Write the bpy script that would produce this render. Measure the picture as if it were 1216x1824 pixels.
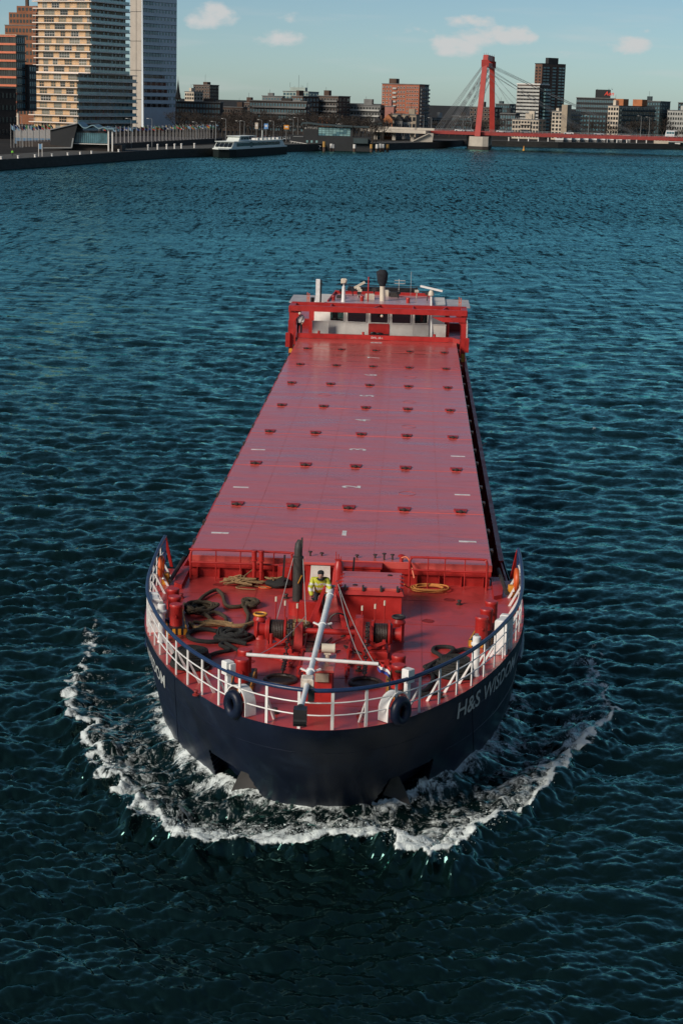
import bpy, bmesh, math, random
import numpy as np
from mathutils import Vector, Matrix
random.seed(7); rng = np.random.default_rng(11)
sc = bpy.context.scene
R = math.radians
WAVE_A, WAVE_C, WAVE_B = .054, .040, .0155
FINE_K, MID_K, BIG_K, BIAS_K, STREAK_K = .40, .95, .6, .02, 1.7
def nth(k):
    """ordinal words: first, second, ... ninety-ninth"""
    a = ['', 'first', 'second', 'third', 'fourth', 'fifth', 'sixth', 'seventh', 'eighth', 'ninth', 'tenth', 'eleventh', 'twelfth', 'thirteenth', 'fourteenth', 'fifteenth', 'sixteenth', 'seventeenth', 'eighteenth', 'nineteenth']
    t = ['', '', 'twent', 'thirt', 'fort', 'fift', 'sixt', 'sevent', 'eight', 'ninet']
    return a[k] if k < 20 else (t[k//10]+'ieth' if k % 10 == 0 else t[k//10]+'y-'+a[k % 10])
for o in list(bpy.data.objects): bpy.data.objects.remove(o)
COL = sc.collection

# ------------------------------------------------------------------ camera
CAM_H, PITCH, ROLL, FPX = 18.9, R(12.93), R(1.55), 3200.0
cF = Vector((0, math.cos(PITCH), -math.sin(PITCH))); cU0 = Vector((0, math.sin(PITCH), math.cos(PITCH))); cR0 = Vector((1, 0, 0))
cR = math.cos(ROLL)*cR0 + math.sin(ROLL)*cU0; cU = -math.sin(ROLL)*cR0 + math.cos(ROLL)*cU0
cam_d = bpy.data.cameras.new('camera'); cam = bpy.data.objects.new('camera', cam_d); COL.objects.link(cam)
m = Matrix((cR, cU, -cF)).transposed().to_4x4(); m.translation = (0, 0, CAM_H); cam.matrix_world = m
cam_d.sensor_fit = 'VERTICAL'; cam_d.sensor_height = 36; cam_d.lens = FPX/1824*36
cam_d.clip_start = 0.5; cam_d.clip_end = 20000
sc.camera = cam
def at(px, py, D):
    """a surveyed point D metres ahead of the bridge railing (photo coordinates 1216 x 1824 used while surveying)"""
    d = cF + cR*((px-608)/FPX) - cU*((py-912)/FPX)
    return Vector((0, 0, CAM_H)) + d*(D/d.y)

# ------------------------------------------------------------------ light
SUN_EL, SUN_AZ = 29.0, 227.0          # azimuth clockwise from +Y: low sun, behind the viewer and to the left
S = Vector((math.sin(R(SUN_AZ))*math.cos(R(SUN_EL)), math.cos(R(SUN_AZ))*math.cos(R(SUN_EL)), math.sin(R(SUN_EL))))
sun_d = bpy.data.lights.new('sun', 'SUN'); sun = bpy.data.objects.new('sun', sun_d); COL.objects.link(sun)
sun_d.energy = 3.1; sun_d.angle = R(20.0); sun_d.color = (1.0, 0.90, 0.78)
sun.rotation_euler = S.to_track_quat('Z', 'Y').to_euler(); sun.location = (-200, -100, 150)

world = bpy.data.worlds.new('World'); sc.world = world; world.use_nodes = True
nt = world.node_tree; N = nt.nodes; LK = nt.links; N.clear()
def wn(t, **k):
    n = N.new(t)
    for a, v in k.items(): setattr(n, a, v)
    return n
def wmath(op, a, b=None, c=None):
    n = wn('ShaderNodeMath', operation=op)
    for i, v in enumerate((a, b, c)):
        if v is None: continue
        if isinstance(v, (int, float)): n.inputs[i].default_value = v
        else: LK.new(v, n.inputs[i])
    return n.outputs[0]
sky = wn('ShaderNodeTexSky', sky_type='NISHITA'); sky.sun_disc = False
sky.sun_elevation = R(SUN_EL); sky.sun_rotation = R(SUN_AZ); sky.altitude = 0; sky.air_density = 0.55; sky.dust_density = 0.40; sky.ozone_density = 4.0
tint = wn('ShaderNodeMix', data_type='RGBA', blend_type='MULTIPLY'); tint.inputs[0].default_value = 1.0
LK.new(sky.outputs[0], tint.inputs[6]); tint.inputs[7].default_value = (1.30, 1.28, 1.06, 1)
# clouds: small cumulus low over the city, scattered round the whole sky
tc = wn('ShaderNodeTexCoord'); sep = wn('ShaderNodeSeparateXYZ'); LK.new(tc.outputs['Generated'], sep.inputs[0])
az = wmath('ARCTAN2', sep.outputs[0], sep.outputs[1]); el = wmath('ARCSINE', sep.outputs[2])
comb = wn('ShaderNodeCombineXYZ'); LK.new(az, comb.inputs[0]); LK.new(wmath('MULTIPLY', el, 1.7), comb.inputs[1])
nz = wn('ShaderNodeTexNoise'); nz.inputs['Scale'].default_value = 75; nz.inputs['Detail'].default_value = 6; nz.inputs['Roughness'].default_value = 0.55
nz2 = wn('ShaderNodeTexNoise'); nz2.inputs['Scale'].default_value = 20; nz2.inputs['Detail'].default_value = 3
LK.new(comb.outputs[0], nz.inputs[0]); vst = wn('ShaderNodeMapping'); vst.inputs['Scale'].default_value = (.55, 2.6, 1); LK.new(comb.outputs[0], vst.inputs[0]); LK.new(vst.outputs[0], nz2.inputs[0])
def angles(px, py):
    d = (at(px, py, 100)-Vector((0, 0, CAM_H))).normalized(); return math.atan2(d.x, d.y), math.asin(d.z)
cl = [(378, 28, 56, 27, 1.0), (360, 38, 40, 16, .9), (500, 68, 56, 20, .9), (522, 32, 36, 14, .5), (815, 82, 66, 24, 1.0), (850, 68, 60, 26, .9), (912, 64, 60, 22, 1.0), (835, 40, 60, 18, .6), (1118, 80, 52, 20, .9),
      (1130, 54, 38, 8, .3), (640, 62, 85, 11, .22), (725, 52, 60, 14, .25), (1010, 92, 32, 8, .18), (970, 90, 28, 7, .2)]
cl = [(*angles(x, y), w/3200, h/3200, s) for x, y, w, h, s in cl]
rr = random.Random(3)
for i in range(9):                                       # the same fair-weather cumulus all the way round
    a = 0.24 + (2*math.pi-0.48)*(i+rr.random())/9
    a = (a+math.pi) % (2*math.pi)-math.pi
    cl.append((a, rr.uniform(.03, .16), rr.uniform(.02, .06), rr.uniform(.006, .02), rr.uniform(.4, 1)))
mask = None
for a, e, w, h, s in cl:
    dx = wmath('MULTIPLY', wmath('SUBTRACT', az, a), 1/w); dy = wmath('MULTIPLY', wmath('SUBTRACT', el, e), 1/h)
    g = wmath('MULTIPLY', wmath('MAXIMUM', wmath('SUBTRACT', 1.0, wmath('ADD', wmath('MULTIPLY', dx, dx), wmath('MULTIPLY', dy, dy))), 0.0), s)
    mask = g if mask is None else wmath('MAXIMUM', mask, g)
mask = wmath('ADD', mask, wmath('MULTIPLY', wmath('SUBTRACT', nz.outputs[0], 0.62), wmath('MULTIPLY', wmath('GREATER_THAN', mask, 0.001), 1.9)))
mr = wn('ShaderNodeMapRange', interpolation_type='SMOOTHSTEP'); LK.new(mask, mr.inputs[0]); mr.inputs[1].default_value = 0.0; mr.inputs[2].default_value = .72; mr.inputs[4].default_value = 0.95
veil = wn('ShaderNodeMapRange', interpolation_type='SMOOTHSTEP'); LK.new(nz2.outputs[0], veil.inputs[0]); veil.inputs[1].default_value = .5; veil.inputs[2].default_value = .8; veil.inputs[4].default_value = .34
cm = wmath('MAXIMUM', mr.outputs[0], veil.outputs[0])
cmix = wn('ShaderNodeMix', data_type='RGBA'); LK.new(cm, cmix.inputs[0]); LK.new(tint.outputs[2], cmix.inputs[6]); cmix.inputs[7].default_value = (8.0, 8.2, 8.2, 1)
bg = wn('ShaderNodeBackground'); LK.new(cmix.outputs[2], bg.inputs[0]); bg.inputs[1].default_value = 0.061
wo = wn('ShaderNodeOutputWorld'); LK.new(bg.outputs[0], wo.inputs[0])
sc.view_settings.view_transform = 'Standard'; sc.view_settings.look = 'None'; sc.view_settings.gamma = 1; sc.view_settings.exposure = 0.25
sc.view_settings.use_curve_mapping = False
sc.cycles.max_bounces = 5; sc.cycles.diffuse_bounces = 2; sc.cycles.glossy_bounces = 3; sc.cycles.transparent_max_bounces = 6
sc.cycles.caustics_reflective = False; sc.cycles.caustics_refractive = False
sc.cycles.use_denoising = True

# ------------------------------------------------------------------ helpers
def link(o, parent=None):
    COL.objects.link(o)
    if parent is not None: o.parent = parent
    return o
def tag(o, label=None, cat=None, group=None, kind=None):
    if label: o['label'] = label
    if cat: o['category'] = cat
    if group: o['group'] = group
    if kind: o['kind'] = kind
    return o
def empty(name, loc=(0, 0, 0), rz=0, parent=None):
    o = bpy.data.objects.new(name, None); o.empty_display_size = .3; o.location = loc; o.rotation_euler = (0, 0, rz); return link(o, parent)
def frame(d):
    d = Vector(d).normalized(); a = Vector((0, 0, 1)) if abs(d.z) < .9 else Vector((1, 0, 0))
    x = d.cross(a).normalized(); return x, x.cross(d).normalized()
class MB:
    def __init__(s): s.v, s.f, s.mi = [], [], []
    def add(s, vs, fs, mi=0):
        n = len(s.v); s.v += [tuple(p) for p in vs]; s.f += [tuple(n+i for i in f) for f in fs]; s.mi += [mi]*len(fs); return s
    def hexa(s, p, mi=0):   # 8 points: bottom 0-3 ccw, top 4-7
        return s.add(p, [(3, 2, 1, 0), (4, 5, 6, 7), (0, 1, 5, 4), (1, 2, 6, 5), (2, 3, 7, 6), (3, 0, 4, 7)], mi)
    def box(s, x0, x1, y0, y1, z0, z1, mi=0):
        return s.hexa([(x0, y0, z0), (x1, y0, z0), (x1, y1, z0), (x0, y1, z0), (x0, y0, z1), (x1, y0, z1), (x1, y1, z1), (x0, y1, z1)], mi)
    def bbox(s, x0, x1, y0, y1, z0, z1, b=.02, mi=0):    # box with a chamfered top
        P = [(x0, y0), (x1, y0), (x1, y1), (x0, y1)]; Q = [(x0+b, y0+b), (x1-b, y0+b), (x1-b, y1-b), (x0+b, y1-b)]
        vs = [(*p, z0) for p in P]+[(*p, z1-b) for p in P]+[(*q, z1) for q in Q]
        fs = [(3, 2, 1, 0), (8, 9, 10, 11)]
        for k in (0, 4):
            for i in range(4): j = (i+1) % 4; fs.append((k+i, k+j, k+4+j, k+4+i))
        return s.add(vs, fs, mi)
    def bar(s, p0, p1, w, h, mi=0, up=None):             # rectangular bar between two points
        p0, p1 = Vector(p0), Vector(p1); d = (p1-p0).normalized(); up = Vector(up) if up else (Vector((0, 0, 1)) if abs(d.z) < .95 else Vector((0, 1, 0)))
        x = d.cross(up).normalized()*w/2; y = x.cross(d).normalized()*h/2
        return s.hexa([p0-x-y, p0+x-y, p0+x+y, p0-x+y, p1-x-y, p1+x-y, p1+x+y, p1-x+y], mi)
    def cyl(s, p0, p1, r0, r1=None, n=12, cap=True, mi=0):
        r1 = r0 if r1 is None else r1; p0, p1 = Vector(p0), Vector(p1); x, y = frame(p1-p0)
        vs = []
        for p, r in ((p0, r0), (p1, r1)):
            for i in range(n): a = 2*math.pi*i/n; vs.append(p+x*(r*math.cos(a))+y*(r*math.sin(a)))
        fs = [(i, (i+1) % n, n+(i+1) % n, n+i) for i in range(n)]
        if cap: fs += [tuple(range(n))[::-1], tuple(range(n, 2*n))]
        return s.add(vs, fs, mi)
    def tube(s, path, r, n=8, closed=False, mi=0, cap=True):
        P = [Vector(p) for p in path]; vs, fs = [], []; m_ = len(P); x = None
        for i, p in enumerate(P):
            if closed: d = P[(i+1) % m_]-P[i-1]
            else: d = P[min(i+1, m_-1)]-P[max(i-1, 0)]
            if d.length < 1e-9: d = Vector((0, 0, 1))
            d.normalize()
            if x is None: x, y = frame(d)
            else:
                x = (x-d*x.dot(d)); x = x.normalized() if x.length > 1e-6 else frame(d)[0]; y = x.cross(d).normalized()
            rr_ = r[i] if isinstance(r, (list, tuple)) else r
            for k in range(n): a = 2*math.pi*k/n; vs.append(p+x*(rr_*math.cos(a))+y*(rr_*math.sin(a)))
        for i in range(m_ if closed else m_-1):
            j = (i+1) % m_
            for k in range(n): l = (k+1) % n; fs.append((i*n+k, i*n+l, j*n+l, j*n+k))
        if not closed and cap: fs += [tuple(range(n))[::-1], tuple((m_-1)*n+k for k in range(n))]
        return s.add(vs, fs, mi)
    def lathe(s, c, prof, n=16, mi=0):
        c = Vector(c); vs, fs = [], []
        for r, z in prof:
            for k in range(n): a = 2*math.pi*k/n; vs.append(c+Vector((r*math.cos(a), r*math.sin(a), z)))
        for i in range(len(prof)-1):
            for k in range(n): l = (k+1) % n; fs.append((i*n+k, i*n+l, (i+1)*n+l, (i+1)*n+k))
        fs += [tuple(range(n))[::-1], tuple((len(prof)-1)*n+k for k in range(n))]
        return s.add(vs, fs, mi)
    def prism(s, poly, z0, z1, mi=0):
        n = len(poly); a = sum(poly[i][0]*poly[(i+1) % n][1]-poly[(i+1) % n][0]*poly[i][1] for i in range(n))
        if a < 0: poly = poly[::-1]
        vs = [(*p, z0) for p in poly]+[(*p, z1) for p in poly]
        return s.add(vs, [tuple(range(n))[::-1], tuple(range(n, 2*n))]+[(i, (i+1) % n, n+(i+1) % n, n+i) for i in range(n)], mi)
    def ball(s, c, rx, ry=None, rz=None, n=10, m_=6, mi=0):
        ry = ry or rx; rz = rz or rx; c = Vector(c); vs = [c+Vector((0, 0, -rz))]; fs = []
        for j in range(1, m_):
            t = -math.pi/2+math.pi*j/m_
            for k in range(n): a = 2*math.pi*k/n; vs.append(c+Vector((rx*math.cos(t)*math.cos(a), ry*math.cos(t)*math.sin(a), rz*math.sin(t))))
        vs.append(c+Vector((0, 0, rz))); top = len(vs)-1
        for k in range(n):
            l = (k+1) % n; fs.append((0, 1+l, 1+k)); fs.append((top, top-n+k, top-n+l))
            for j in range(m_-2): fs.append((1+j*n+k, 1+j*n+l, 1+(j+1)*n+l, 1+(j+1)*n+k))
        return s.add(vs, fs, mi)
    def mesh(s, name, mats, smooth=False):
        me = bpy.data.meshes.new(name); me.from_pydata(s.v, [], s.f); me.update()
        for mt in (mats if isinstance(mats, (list, tuple)) else [mats]): me.materials.append(mt)
        if len(set(s.mi)) > 1: me.polygons.foreach_set('material_index', s.mi)
        if smooth:
            me.polygons.foreach_set('use_smooth', [True]*len(me.polygons))
            try: me.set_sharp_from_angle(angle=R(40))
            except Exception: pass
        return me
    def build(s, name, mats, parent=None, smooth=False):
        return link(bpy.data.objects.new(name, s.mesh(name, mats, smooth)), parent)
    def thing(s, name, mats, mat_w, label, cat, group=None, smooth=False):
        """a one-mesh thing given in another frame (mat_w): its origin goes to the middle of its base"""
        V = np.array(s.v); c = Vector(((V[:, 0].min()+V[:, 0].max())/2, (V[:, 1].min()+V[:, 1].max())/2, V[:, 2].min()))
        s.v = [tuple(p) for p in (V-np.array(c))]
        o = s.build(name, mats, None, smooth); o.matrix_world = mat_w @ Matrix.Translation(c); return tag(o, label, cat, group)
def inst(name, me, parent=None, loc=(0, 0, 0), rz=0, sca=None):
    o = bpy.data.objects.new(name, me); o.location = loc; o.rotation_euler = (0, 0, rz)
    if sca: o.scale = sca
    return link(o, parent)
def bez(pts, n=8, closed=False):
    """Catmull-Rom through the points"""
    P = [Vector(p) for p in pts]; out = []; m_ = len(P)
    for i in range(m_ if closed else m_-1):
        if closed: a, b, c, d = P[i-1], P[i], P[(i+1) % m_], P[(i+2) % m_]
        else: a, b, c, d = P[max(i-1, 0)], P[i], P[i+1], P[min(i+2, m_-1)]
        for k in range(n):
            t = k/n; out.append(.5*((2*b)+(c-a)*t+(2*a-5*b+4*c-d)*t*t+(3*b-a-3*c+d)*t**3))
    if not closed: out.append(P[-1])
    return out
def text_verts(txt, size=1.0, shear=0.0, bold=0.0):
    cu = bpy.data.curves.new('t', 'FONT'); cu.body = txt; cu.size = size; cu.shear = shear; cu.offset = bold; cu.resolution_u = 3
    o = bpy.data.objects.new('t', cu); COL.objects.link(o); dg = bpy.context.evaluated_depsgraph_get(); dg.update()
    me = bpy.data.meshes.new_from_object(o.evaluated_get(dg)); v = [tuple(p.co) for p in me.vertices]; f = [tuple(p.vertices) for p in me.polygons]
    bpy.data.objects.remove(o); bpy.data.curves.remove(cu); bpy.data.meshes.remove(me); return v, f

# ------------------------------------------------------------------ materials
def M(name, col, rough=.5, metal=0.0, var=.18, scale=2.0, bump=0.0, bscale=20.0, spec=.5, stain=None, stain_amt=0.0, stain_scale=1.2, stretch=(1, 1, 1), coat=0.0, rvar=0.0):
    mt = bpy.data.materials.new(name); mt.use_nodes = True; t = mt.node_tree; n = t.nodes; b = n['Principled BSDF']
    b.inputs['Roughness'].default_value = rough; b.inputs['Metallic'].default_value = metal; b.inputs['Specular IOR Level'].default_value = spec; b.inputs['Coat Weight'].default_value = coat; b.inputs['Coat Roughness'].default_value = .17
    b.inputs['Base Color'].default_value = (*col, 1)
    tcn = n.new('ShaderNodeTexCoord'); mp = n.new('ShaderNodeMapping'); mp.inputs['Scale'].default_value = stretch; t.links.new(tcn.outputs['Object'], mp.inputs[0])
    if var > 0:
        nz = n.new('ShaderNodeTexNoise'); nz.inputs['Scale'].default_value = scale; nz.inputs['Detail'].default_value = 6; nz.inputs['Roughness'].default_value = .62; t.links.new(mp.outputs[0], nz.inputs[0])
        cr = n.new('ShaderNodeMapRange'); t.links.new(nz.outputs[0], cr.inputs[0]); cr.inputs[1].default_value = .3; cr.inputs[2].default_value = .7; cr.inputs[3].default_value = 1-var; cr.inputs[4].default_value = 1+var
        mx = n.new('ShaderNodeMix'); mx.data_type = 'RGBA'; mx.blend_type = 'MULTIPLY'; mx.inputs[0].default_value = 1; mx.inputs[6].default_value = (*col, 1); t.links.new(cr.outputs[0], mx.inputs[7])
        last = mx.outputs[2]
        if stain:
            ns = n.new('ShaderNodeTexNoise'); ns.inputs['Scale'].default_value = stain_scale; ns.inputs['Detail'].default_value = 8; ns.inputs['Roughness'].default_value = .7; ns.inputs['Distortion'].default_value = .6; t.links.new(mp.outputs[0], ns.inputs[0])
            c2 = n.new('ShaderNodeMapRange'); t.links.new(ns.outputs[0], c2.inputs[0]); c2.inputs[1].default_value = .53; c2.inputs[2].default_value = .72; c2.inputs[4].default_value = stain_amt
            m2 = n.new('ShaderNodeMix'); m2.data_type = 'RGBA'; t.links.new(c2.outputs[0], m2.inputs[0]); t.links.new(last, m2.inputs[6]); m2.inputs[7].default_value = (*stain, 1); last = m2.outputs[2]
        t.links.new(last, b.inputs['Base Color'])
        if rvar > 0:
            c3 = n.new('ShaderNodeMapRange'); t.links.new(nz.outputs[0], c3.inputs[0]); c3.inputs[1].default_value = .3; c3.inputs[2].default_value = .7; c3.inputs[3].default_value = max(rough-rvar, .03); c3.inputs[4].default_value = rough+rvar; t.links.new(c3.outputs[0], b.inputs['Roughness'])
    if bump > 0:
        nb = n.new('ShaderNodeTexNoise'); nb.inputs['Scale'].default_value = bscale; nb.inputs['Detail'].default_value = 4; t.links.new(mp.outputs[0], nb.inputs[0])
        bp = n.new('ShaderNodeBump'); bp.inputs['Strength'].default_value = 1; bp.inputs['Distance'].default_value = bump; t.links.new(nb.outputs[0], bp.inputs['Height']); t.links.new(bp.outputs[0], b.inputs['Normal'])
    return mt

# ------------------------------------------------------------------ ship frame
YAW = R(2.02)
SHIP = Matrix.Translation((-0.01, 57.33, 0)) @ Matrix.Rotation(-YAW, 4, 'Z')     # u: to the right, v: aft, w: up; v = 0 at the front of the hatch
deck_o = np.array([(0, -14.43), (0.7, -14.3), (1.36, -14.0), (2.0, -13.55), (2.6, -12.9), (3.16, -12.1), (3.6, -11.4), (4.1, -10.45), (4.7, -9.0), (5.15, -7.6), (5.57, -6.0), (5.85, -3.9), (5.97, -1.5), (5.96, 1), (5.72, 7), (5.70, 20), (5.70, 50), (5.70, 66), (5.3, 69.5), (3.5, 71.2), (0, 71.5)])
wl_o = np.array([(0, -11.6), (0.85, -11.45), (1.75, -11.05), (2.45, -10.4), (3.0, -9.6), (3.5, -8.8), (3.95, -7.95), (4.4, -7.0), (4.9, -5.6), (5.25, -4.2), (5.55, -2.6), (5.8, -0.5), (5.90, 2), (5.88, 5), (5.74, 10), (5.70, 22), (5.70, 50), (5.70, 65), (5.2, 68), (3.4, 69.5), (0, 70)])
def smooth_outline(o, n=10):
    q = bez([(a, b, 0) for a, b in np.vstack([[-o[1, 0], o[1, 1]], o])], n)[n:]
    return np.array([(p.x, p.y) for p in q])
dk, wk = smooth_outline(deck_o), smooth_outline(wl_o)
dk[:, 0] = np.clip(dk[:, 0], 0, 6.0); wk[:, 0] = np.clip(wk[:, 0], 0, 6.0)
seg = np.r_[0, np.cumsum(np.hypot(*np.diff(dk, axis=0).T))]
def hull_pt(s, w, out=0.0):
    """point of the hull skin: s = metres along the deck edge from the stem (negative: left side), w = height"""
    sg = -1 if s < 0 else 1; a = abs(s); t = (3.36-w)/3.36; t = math.copysign(abs(t)**1.15, t)
    def P(b): return np.array([np.interp(b, seg, dk[:, k])*(1-t)+t*np.interp(b, seg, wk[:, k]) for k in (0, 1)])
    p = P(a)
    if out:
        q = P(a+.05)-P(max(a-.05, 0)); q /= max(np.hypot(*q), 1e-9); p = p+np.array([q[1], -q[0]])*out
    return Vector((sg*p[0], p[1], w))

# ------------------------------------------------------------------ river
def spectrum_tile(n, L, seed, lp, ang, lmin, lmax, rms, power=2.0):
    r = np.random.default_rng(seed); k1 = np.fft.fftfreq(n, L/n)*2*np.pi; kx, ky = np.meshgrid(k1, k1, indexing='ij'); k = np.hypot(kx, ky); k[0, 0] = 1
    c = (kx*np.cos(ang)+ky*np.sin(ang))/k; kp = 2*np.pi/lp
    A = k**-2.0*np.exp(-.6*(kp/k)**2)*(np.abs(c)**power*.9+.1)
    A[(2*np.pi/k > lmax) | (2*np.pi/k < lmin)] = 0; A[0, 0] = 0
    H = A*(r.normal(size=(n, n))+1j*r.normal(size=(n, n)))
    h = np.fft.ifft2(H).real; sc_ = rms/h.std()
    dx = np.fft.ifft2(-1j*kx/k*H).real*sc_; dy = np.fft.ifft2(-1j*ky/k*H).real*sc_
    return np.stack([h*sc_, dx, dy], -1).astype(np.float32), L
def sample(tile, x, y, rot=0.0):
    T, L = tile; n = T.shape[0]; c, s_ = math.cos(rot), math.sin(rot)
    a = ((x*c+y*s_)/L*n) % n; b = ((-x*s_+y*c)/L*n) % n
    i = np.floor(a).astype(int); j = np.floor(b).astype(int); fa = (a-i)[..., None]; fb = (b-j)[..., None]; i %= n; j %= n; i1 = (i+1) % n; j1 = (j+1) % n
    q = T[i, j]*(1-fa)*(1-fb)+T[i1, j]*fa*(1-fb)+T[i, j1]*(1-fa)*fb+T[i1, j1]*fa*fb
    return q[..., 0], q[..., 1]*c-q[..., 2]*s_, q[..., 1]*s_+q[..., 2]*c
tA = spectrum_tile(512, 110.0, 1, 3.6, R(80), 1.1, 18, WAVE_A)
tC = spectrum_tile(512, 41.0, 2, 1.35, R(97), .3, 4.0, WAVE_C)
tB = spectrum_tile(512, 15.7, 3, .55, R(86), .08, 1.2, WAVE_B, 1.2)
ang = np.linspace(R(31.5), R(0.95), 800); Dr = np.r_[np.linspace(12, CAM_H/math.tan(R(31.5))-1, 14), CAM_H/np.tan(ang), 1350.0, 1700]
cc = np.linspace(-.245, .245, 740); ex = .245*np.exp(np.linspace(.012, 2.1, 110)); tx = np.r_[-ex[::-1], cc, ex]
Y, TX = np.meshgrid(Dr, tx, indexing='ij'); X = Y*TX
dD = np.gradient(Dr)[:, None]*np.ones_like(X); dX = np.gradient(tx)[None, :]*Y; sp = np.maximum(np.abs(dD), dX*1.0)
def fade(lo, hi): return np.clip(1-(sp-lo)/(hi-lo), 0, 1)
wB, wC, wA = fade(.09, .32), fade(.28, 1.1), fade(.9, 4.0)
hA, ax, ay = sample(tA, X, Y); hC, cx_, cy_ = sample(tC, X, Y, R(11)); hB, bx_, by_ = sample(tB, X, Y, R(-17))
gust = sample(spectrum_tile(256, 300.0, 5, 60, R(60), 12, 200, 1.0, 0), X, Y)[0]
gm = np.clip(1+.38*gust, .45, 1.7)
# in the lee of the bow and in its wash the short waves change
Minv = np.array(SHIP.inverted()); U = Minv[0, 0]*X+Minv[0, 1]*Y+Minv[0, 3]; V = Minv[1, 0]*X+Minv[1, 1]*Y+Minv[1, 3]
gm = gm*(1+.35*np.exp(-((np.abs(U)-8)/4.5)**2)*np.clip((V+14)/8, 0, 1)*np.clip((90-V)/30, 0, 1))
Z = hA*wA+(hC*wC+hB*wB)*gm
PX_, PY_ = X+.85*(ax*wA+cx_*wC+bx_*wB), Y+.85*(ay*wA+cy_*wC+by_*wB)
# bow wave
crest = [(-9.6, 9.0), (-9.04, 4.7), (-8.5, -.2), (-8.5, -2.6), (-7.1, -6.2), (-6.36, -8.5), (-5.03, -11.3), (-3.9, -12.75), (-2.76, -13.5), (-1.16, -13.35), (.57, -12.9), (1.76, -12.95), (2.66, -13.65), (3.38, -13.9), (4.31, -12.1), (5.26, -11.0), (6.54, -8.2), (8.01, -4.6), (8.9, -2.0), (8.7, 1.6), (9.5, 6.5)]
cr_amp = [.0, .10, .15, .20, .26, .30, .34, .40, .42, .40, .38, .44, .50, .48, .42, .36, .34, .34, .18, .14, 0.0]
cr_foam = [0, .50, .80, 1.1, 1.05, .98, 1.0, 1.1, 1.15, 1.2, 1.1, 1.12, 1.25, 1.3, 1.2, 1.05, 1.1, 1.25, .75, .85, 0.0]
cr_amp = [.8*k for k in cr_amp]
crest = [(a, b-.75*k/.34) for (a, b), k in zip(crest, cr_amp)]
cp = np.array([(p.x, p.y) for p in bez([(a, b, 0) for a, b in crest], 6)]); ti = np.linspace(0, len(crest)-1, len(cp))
c_amp = np.interp(ti, range(len(crest)), cr_amp); c_foam = np.interp(ti, range(len(crest)), cr_foam)
near = (np.abs(U) < 17) & (V > -24) & (V < 30)
u, v = U[near], V[near]
wob, wx, wy = sample(tC, u*1.0, v*1.0, 1.0); wob2, _, _ = sample(tB, u, v, .4)
uu, vv = u+wx*3.0+.5*wob/max(WAVE_C, 1e-6)*.25, v+wy*3.0+wob/max(WAVE_C, 1e-6)*.16+wob2/max(WAVE_B, 1e-6)*.05
best = np.full(u.shape, 1e9); sd = np.zeros_like(u); ba = np.zeros_like(u); bf = np.zeros_like(u)
for i in range(len(cp)-1):
    a, b = cp[i], cp[i+1]; d = b-a; L2 = d@d
    t = np.clip(((uu-a[0])*d[0]+(vv-a[1])*d[1])/L2, 0, 1); qx, qy = uu-(a[0]+t*d[0]), vv-(a[1]+t*d[1]); q = np.hypot(qx, qy)
    k = q < best; best[k] = q[k]; sgn = np.sign(d[0]*qy-d[1]*qx); sd[k] = (q*sgn)[k]
    ba[k] = (c_amp[i]+(c_amp[i+1]-c_amp[i])*t)[k]; bf[k] = (c_foam[i]+(c_foam[i+1]-c_foam[i])*t)[k]
inside = sd > 0; ad = np.abs(sd)
# distance to the hull at the waterline
wlp = np.vstack([np.c_[-wk[::-1, 0], wk[::-1, 1]], wk[1:]]); hd = np.full(u.shape, 1e9); halfw = np.interp(v, wk[:, 1], wk[:, 0], left=0)
for i in range(0, len(wlp)-1):
    a, b = wlp[i], wlp[i+1]; d = b-a; L2 = max(d@d, 1e-9); t = np.clip(((u-a[0])*d[0]+(v-a[1])*d[1])/L2, 0, 1); hd = np.minimum(hd, np.hypot(u-a[0]-t*d[0], v-a[1]-t*d[1]))
in_hull = (np.abs(u) < halfw) & (v > -11.5)
ridge = np.where(inside, np.exp(-(ad/.85)**2), np.exp(-(ad/.58)**2))*ba
lump = wob/max(WAVE_C, 1e-6); lump2 = wob2/max(WAVE_B, 1e-6)
dz = ridge*(1+.12*lump+.05*lump2)
trough = np.where(inside, -.16*np.exp(-((ad-1.9)/.9)**2), -.10*np.exp(-((ad-1.3)/.7)**2))*(ba/.4)
pile = .42*np.exp(-(hd/.8)**2)*np.clip((2-v)/10, 0, 1)
f = np.where(inside, np.exp(-ad/(.24+.46*np.clip(ba-.22, 0, .16)/.16)), np.exp(-(ad/.12)**2))*bf*1.02
wash = np.where(inside, .42*np.exp(-((ad-.6)/1.0)**2)*np.clip((ba-.15)/.25, 0, 1)+.36*np.clip(1-ad/6, 0, 1)*np.clip(ba/.2, 0, 1), 0)
hullfoam = (.66*np.exp(-hd/.5)+.34*np.exp(-(hd/.7)**2)*np.clip((-4-v)/5, 0, 1))*np.clip((9-v)/12, 0.15, 1)
f = np.maximum(np.maximum(f, wash), hullfoam*np.where(in_hull, 0, 1))
f = f+np.where(inside & ~in_hull, .10*np.clip(lump, 0, 2.2), 0)*np.clip(ba/.2, 0, 1)
Z[near] += dz+trough+pile; foam = np.zeros_like(X); foam[near] = f
wildm = np.clip(f, 0, 1); Z[near] += wildm*.014*lump2
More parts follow.
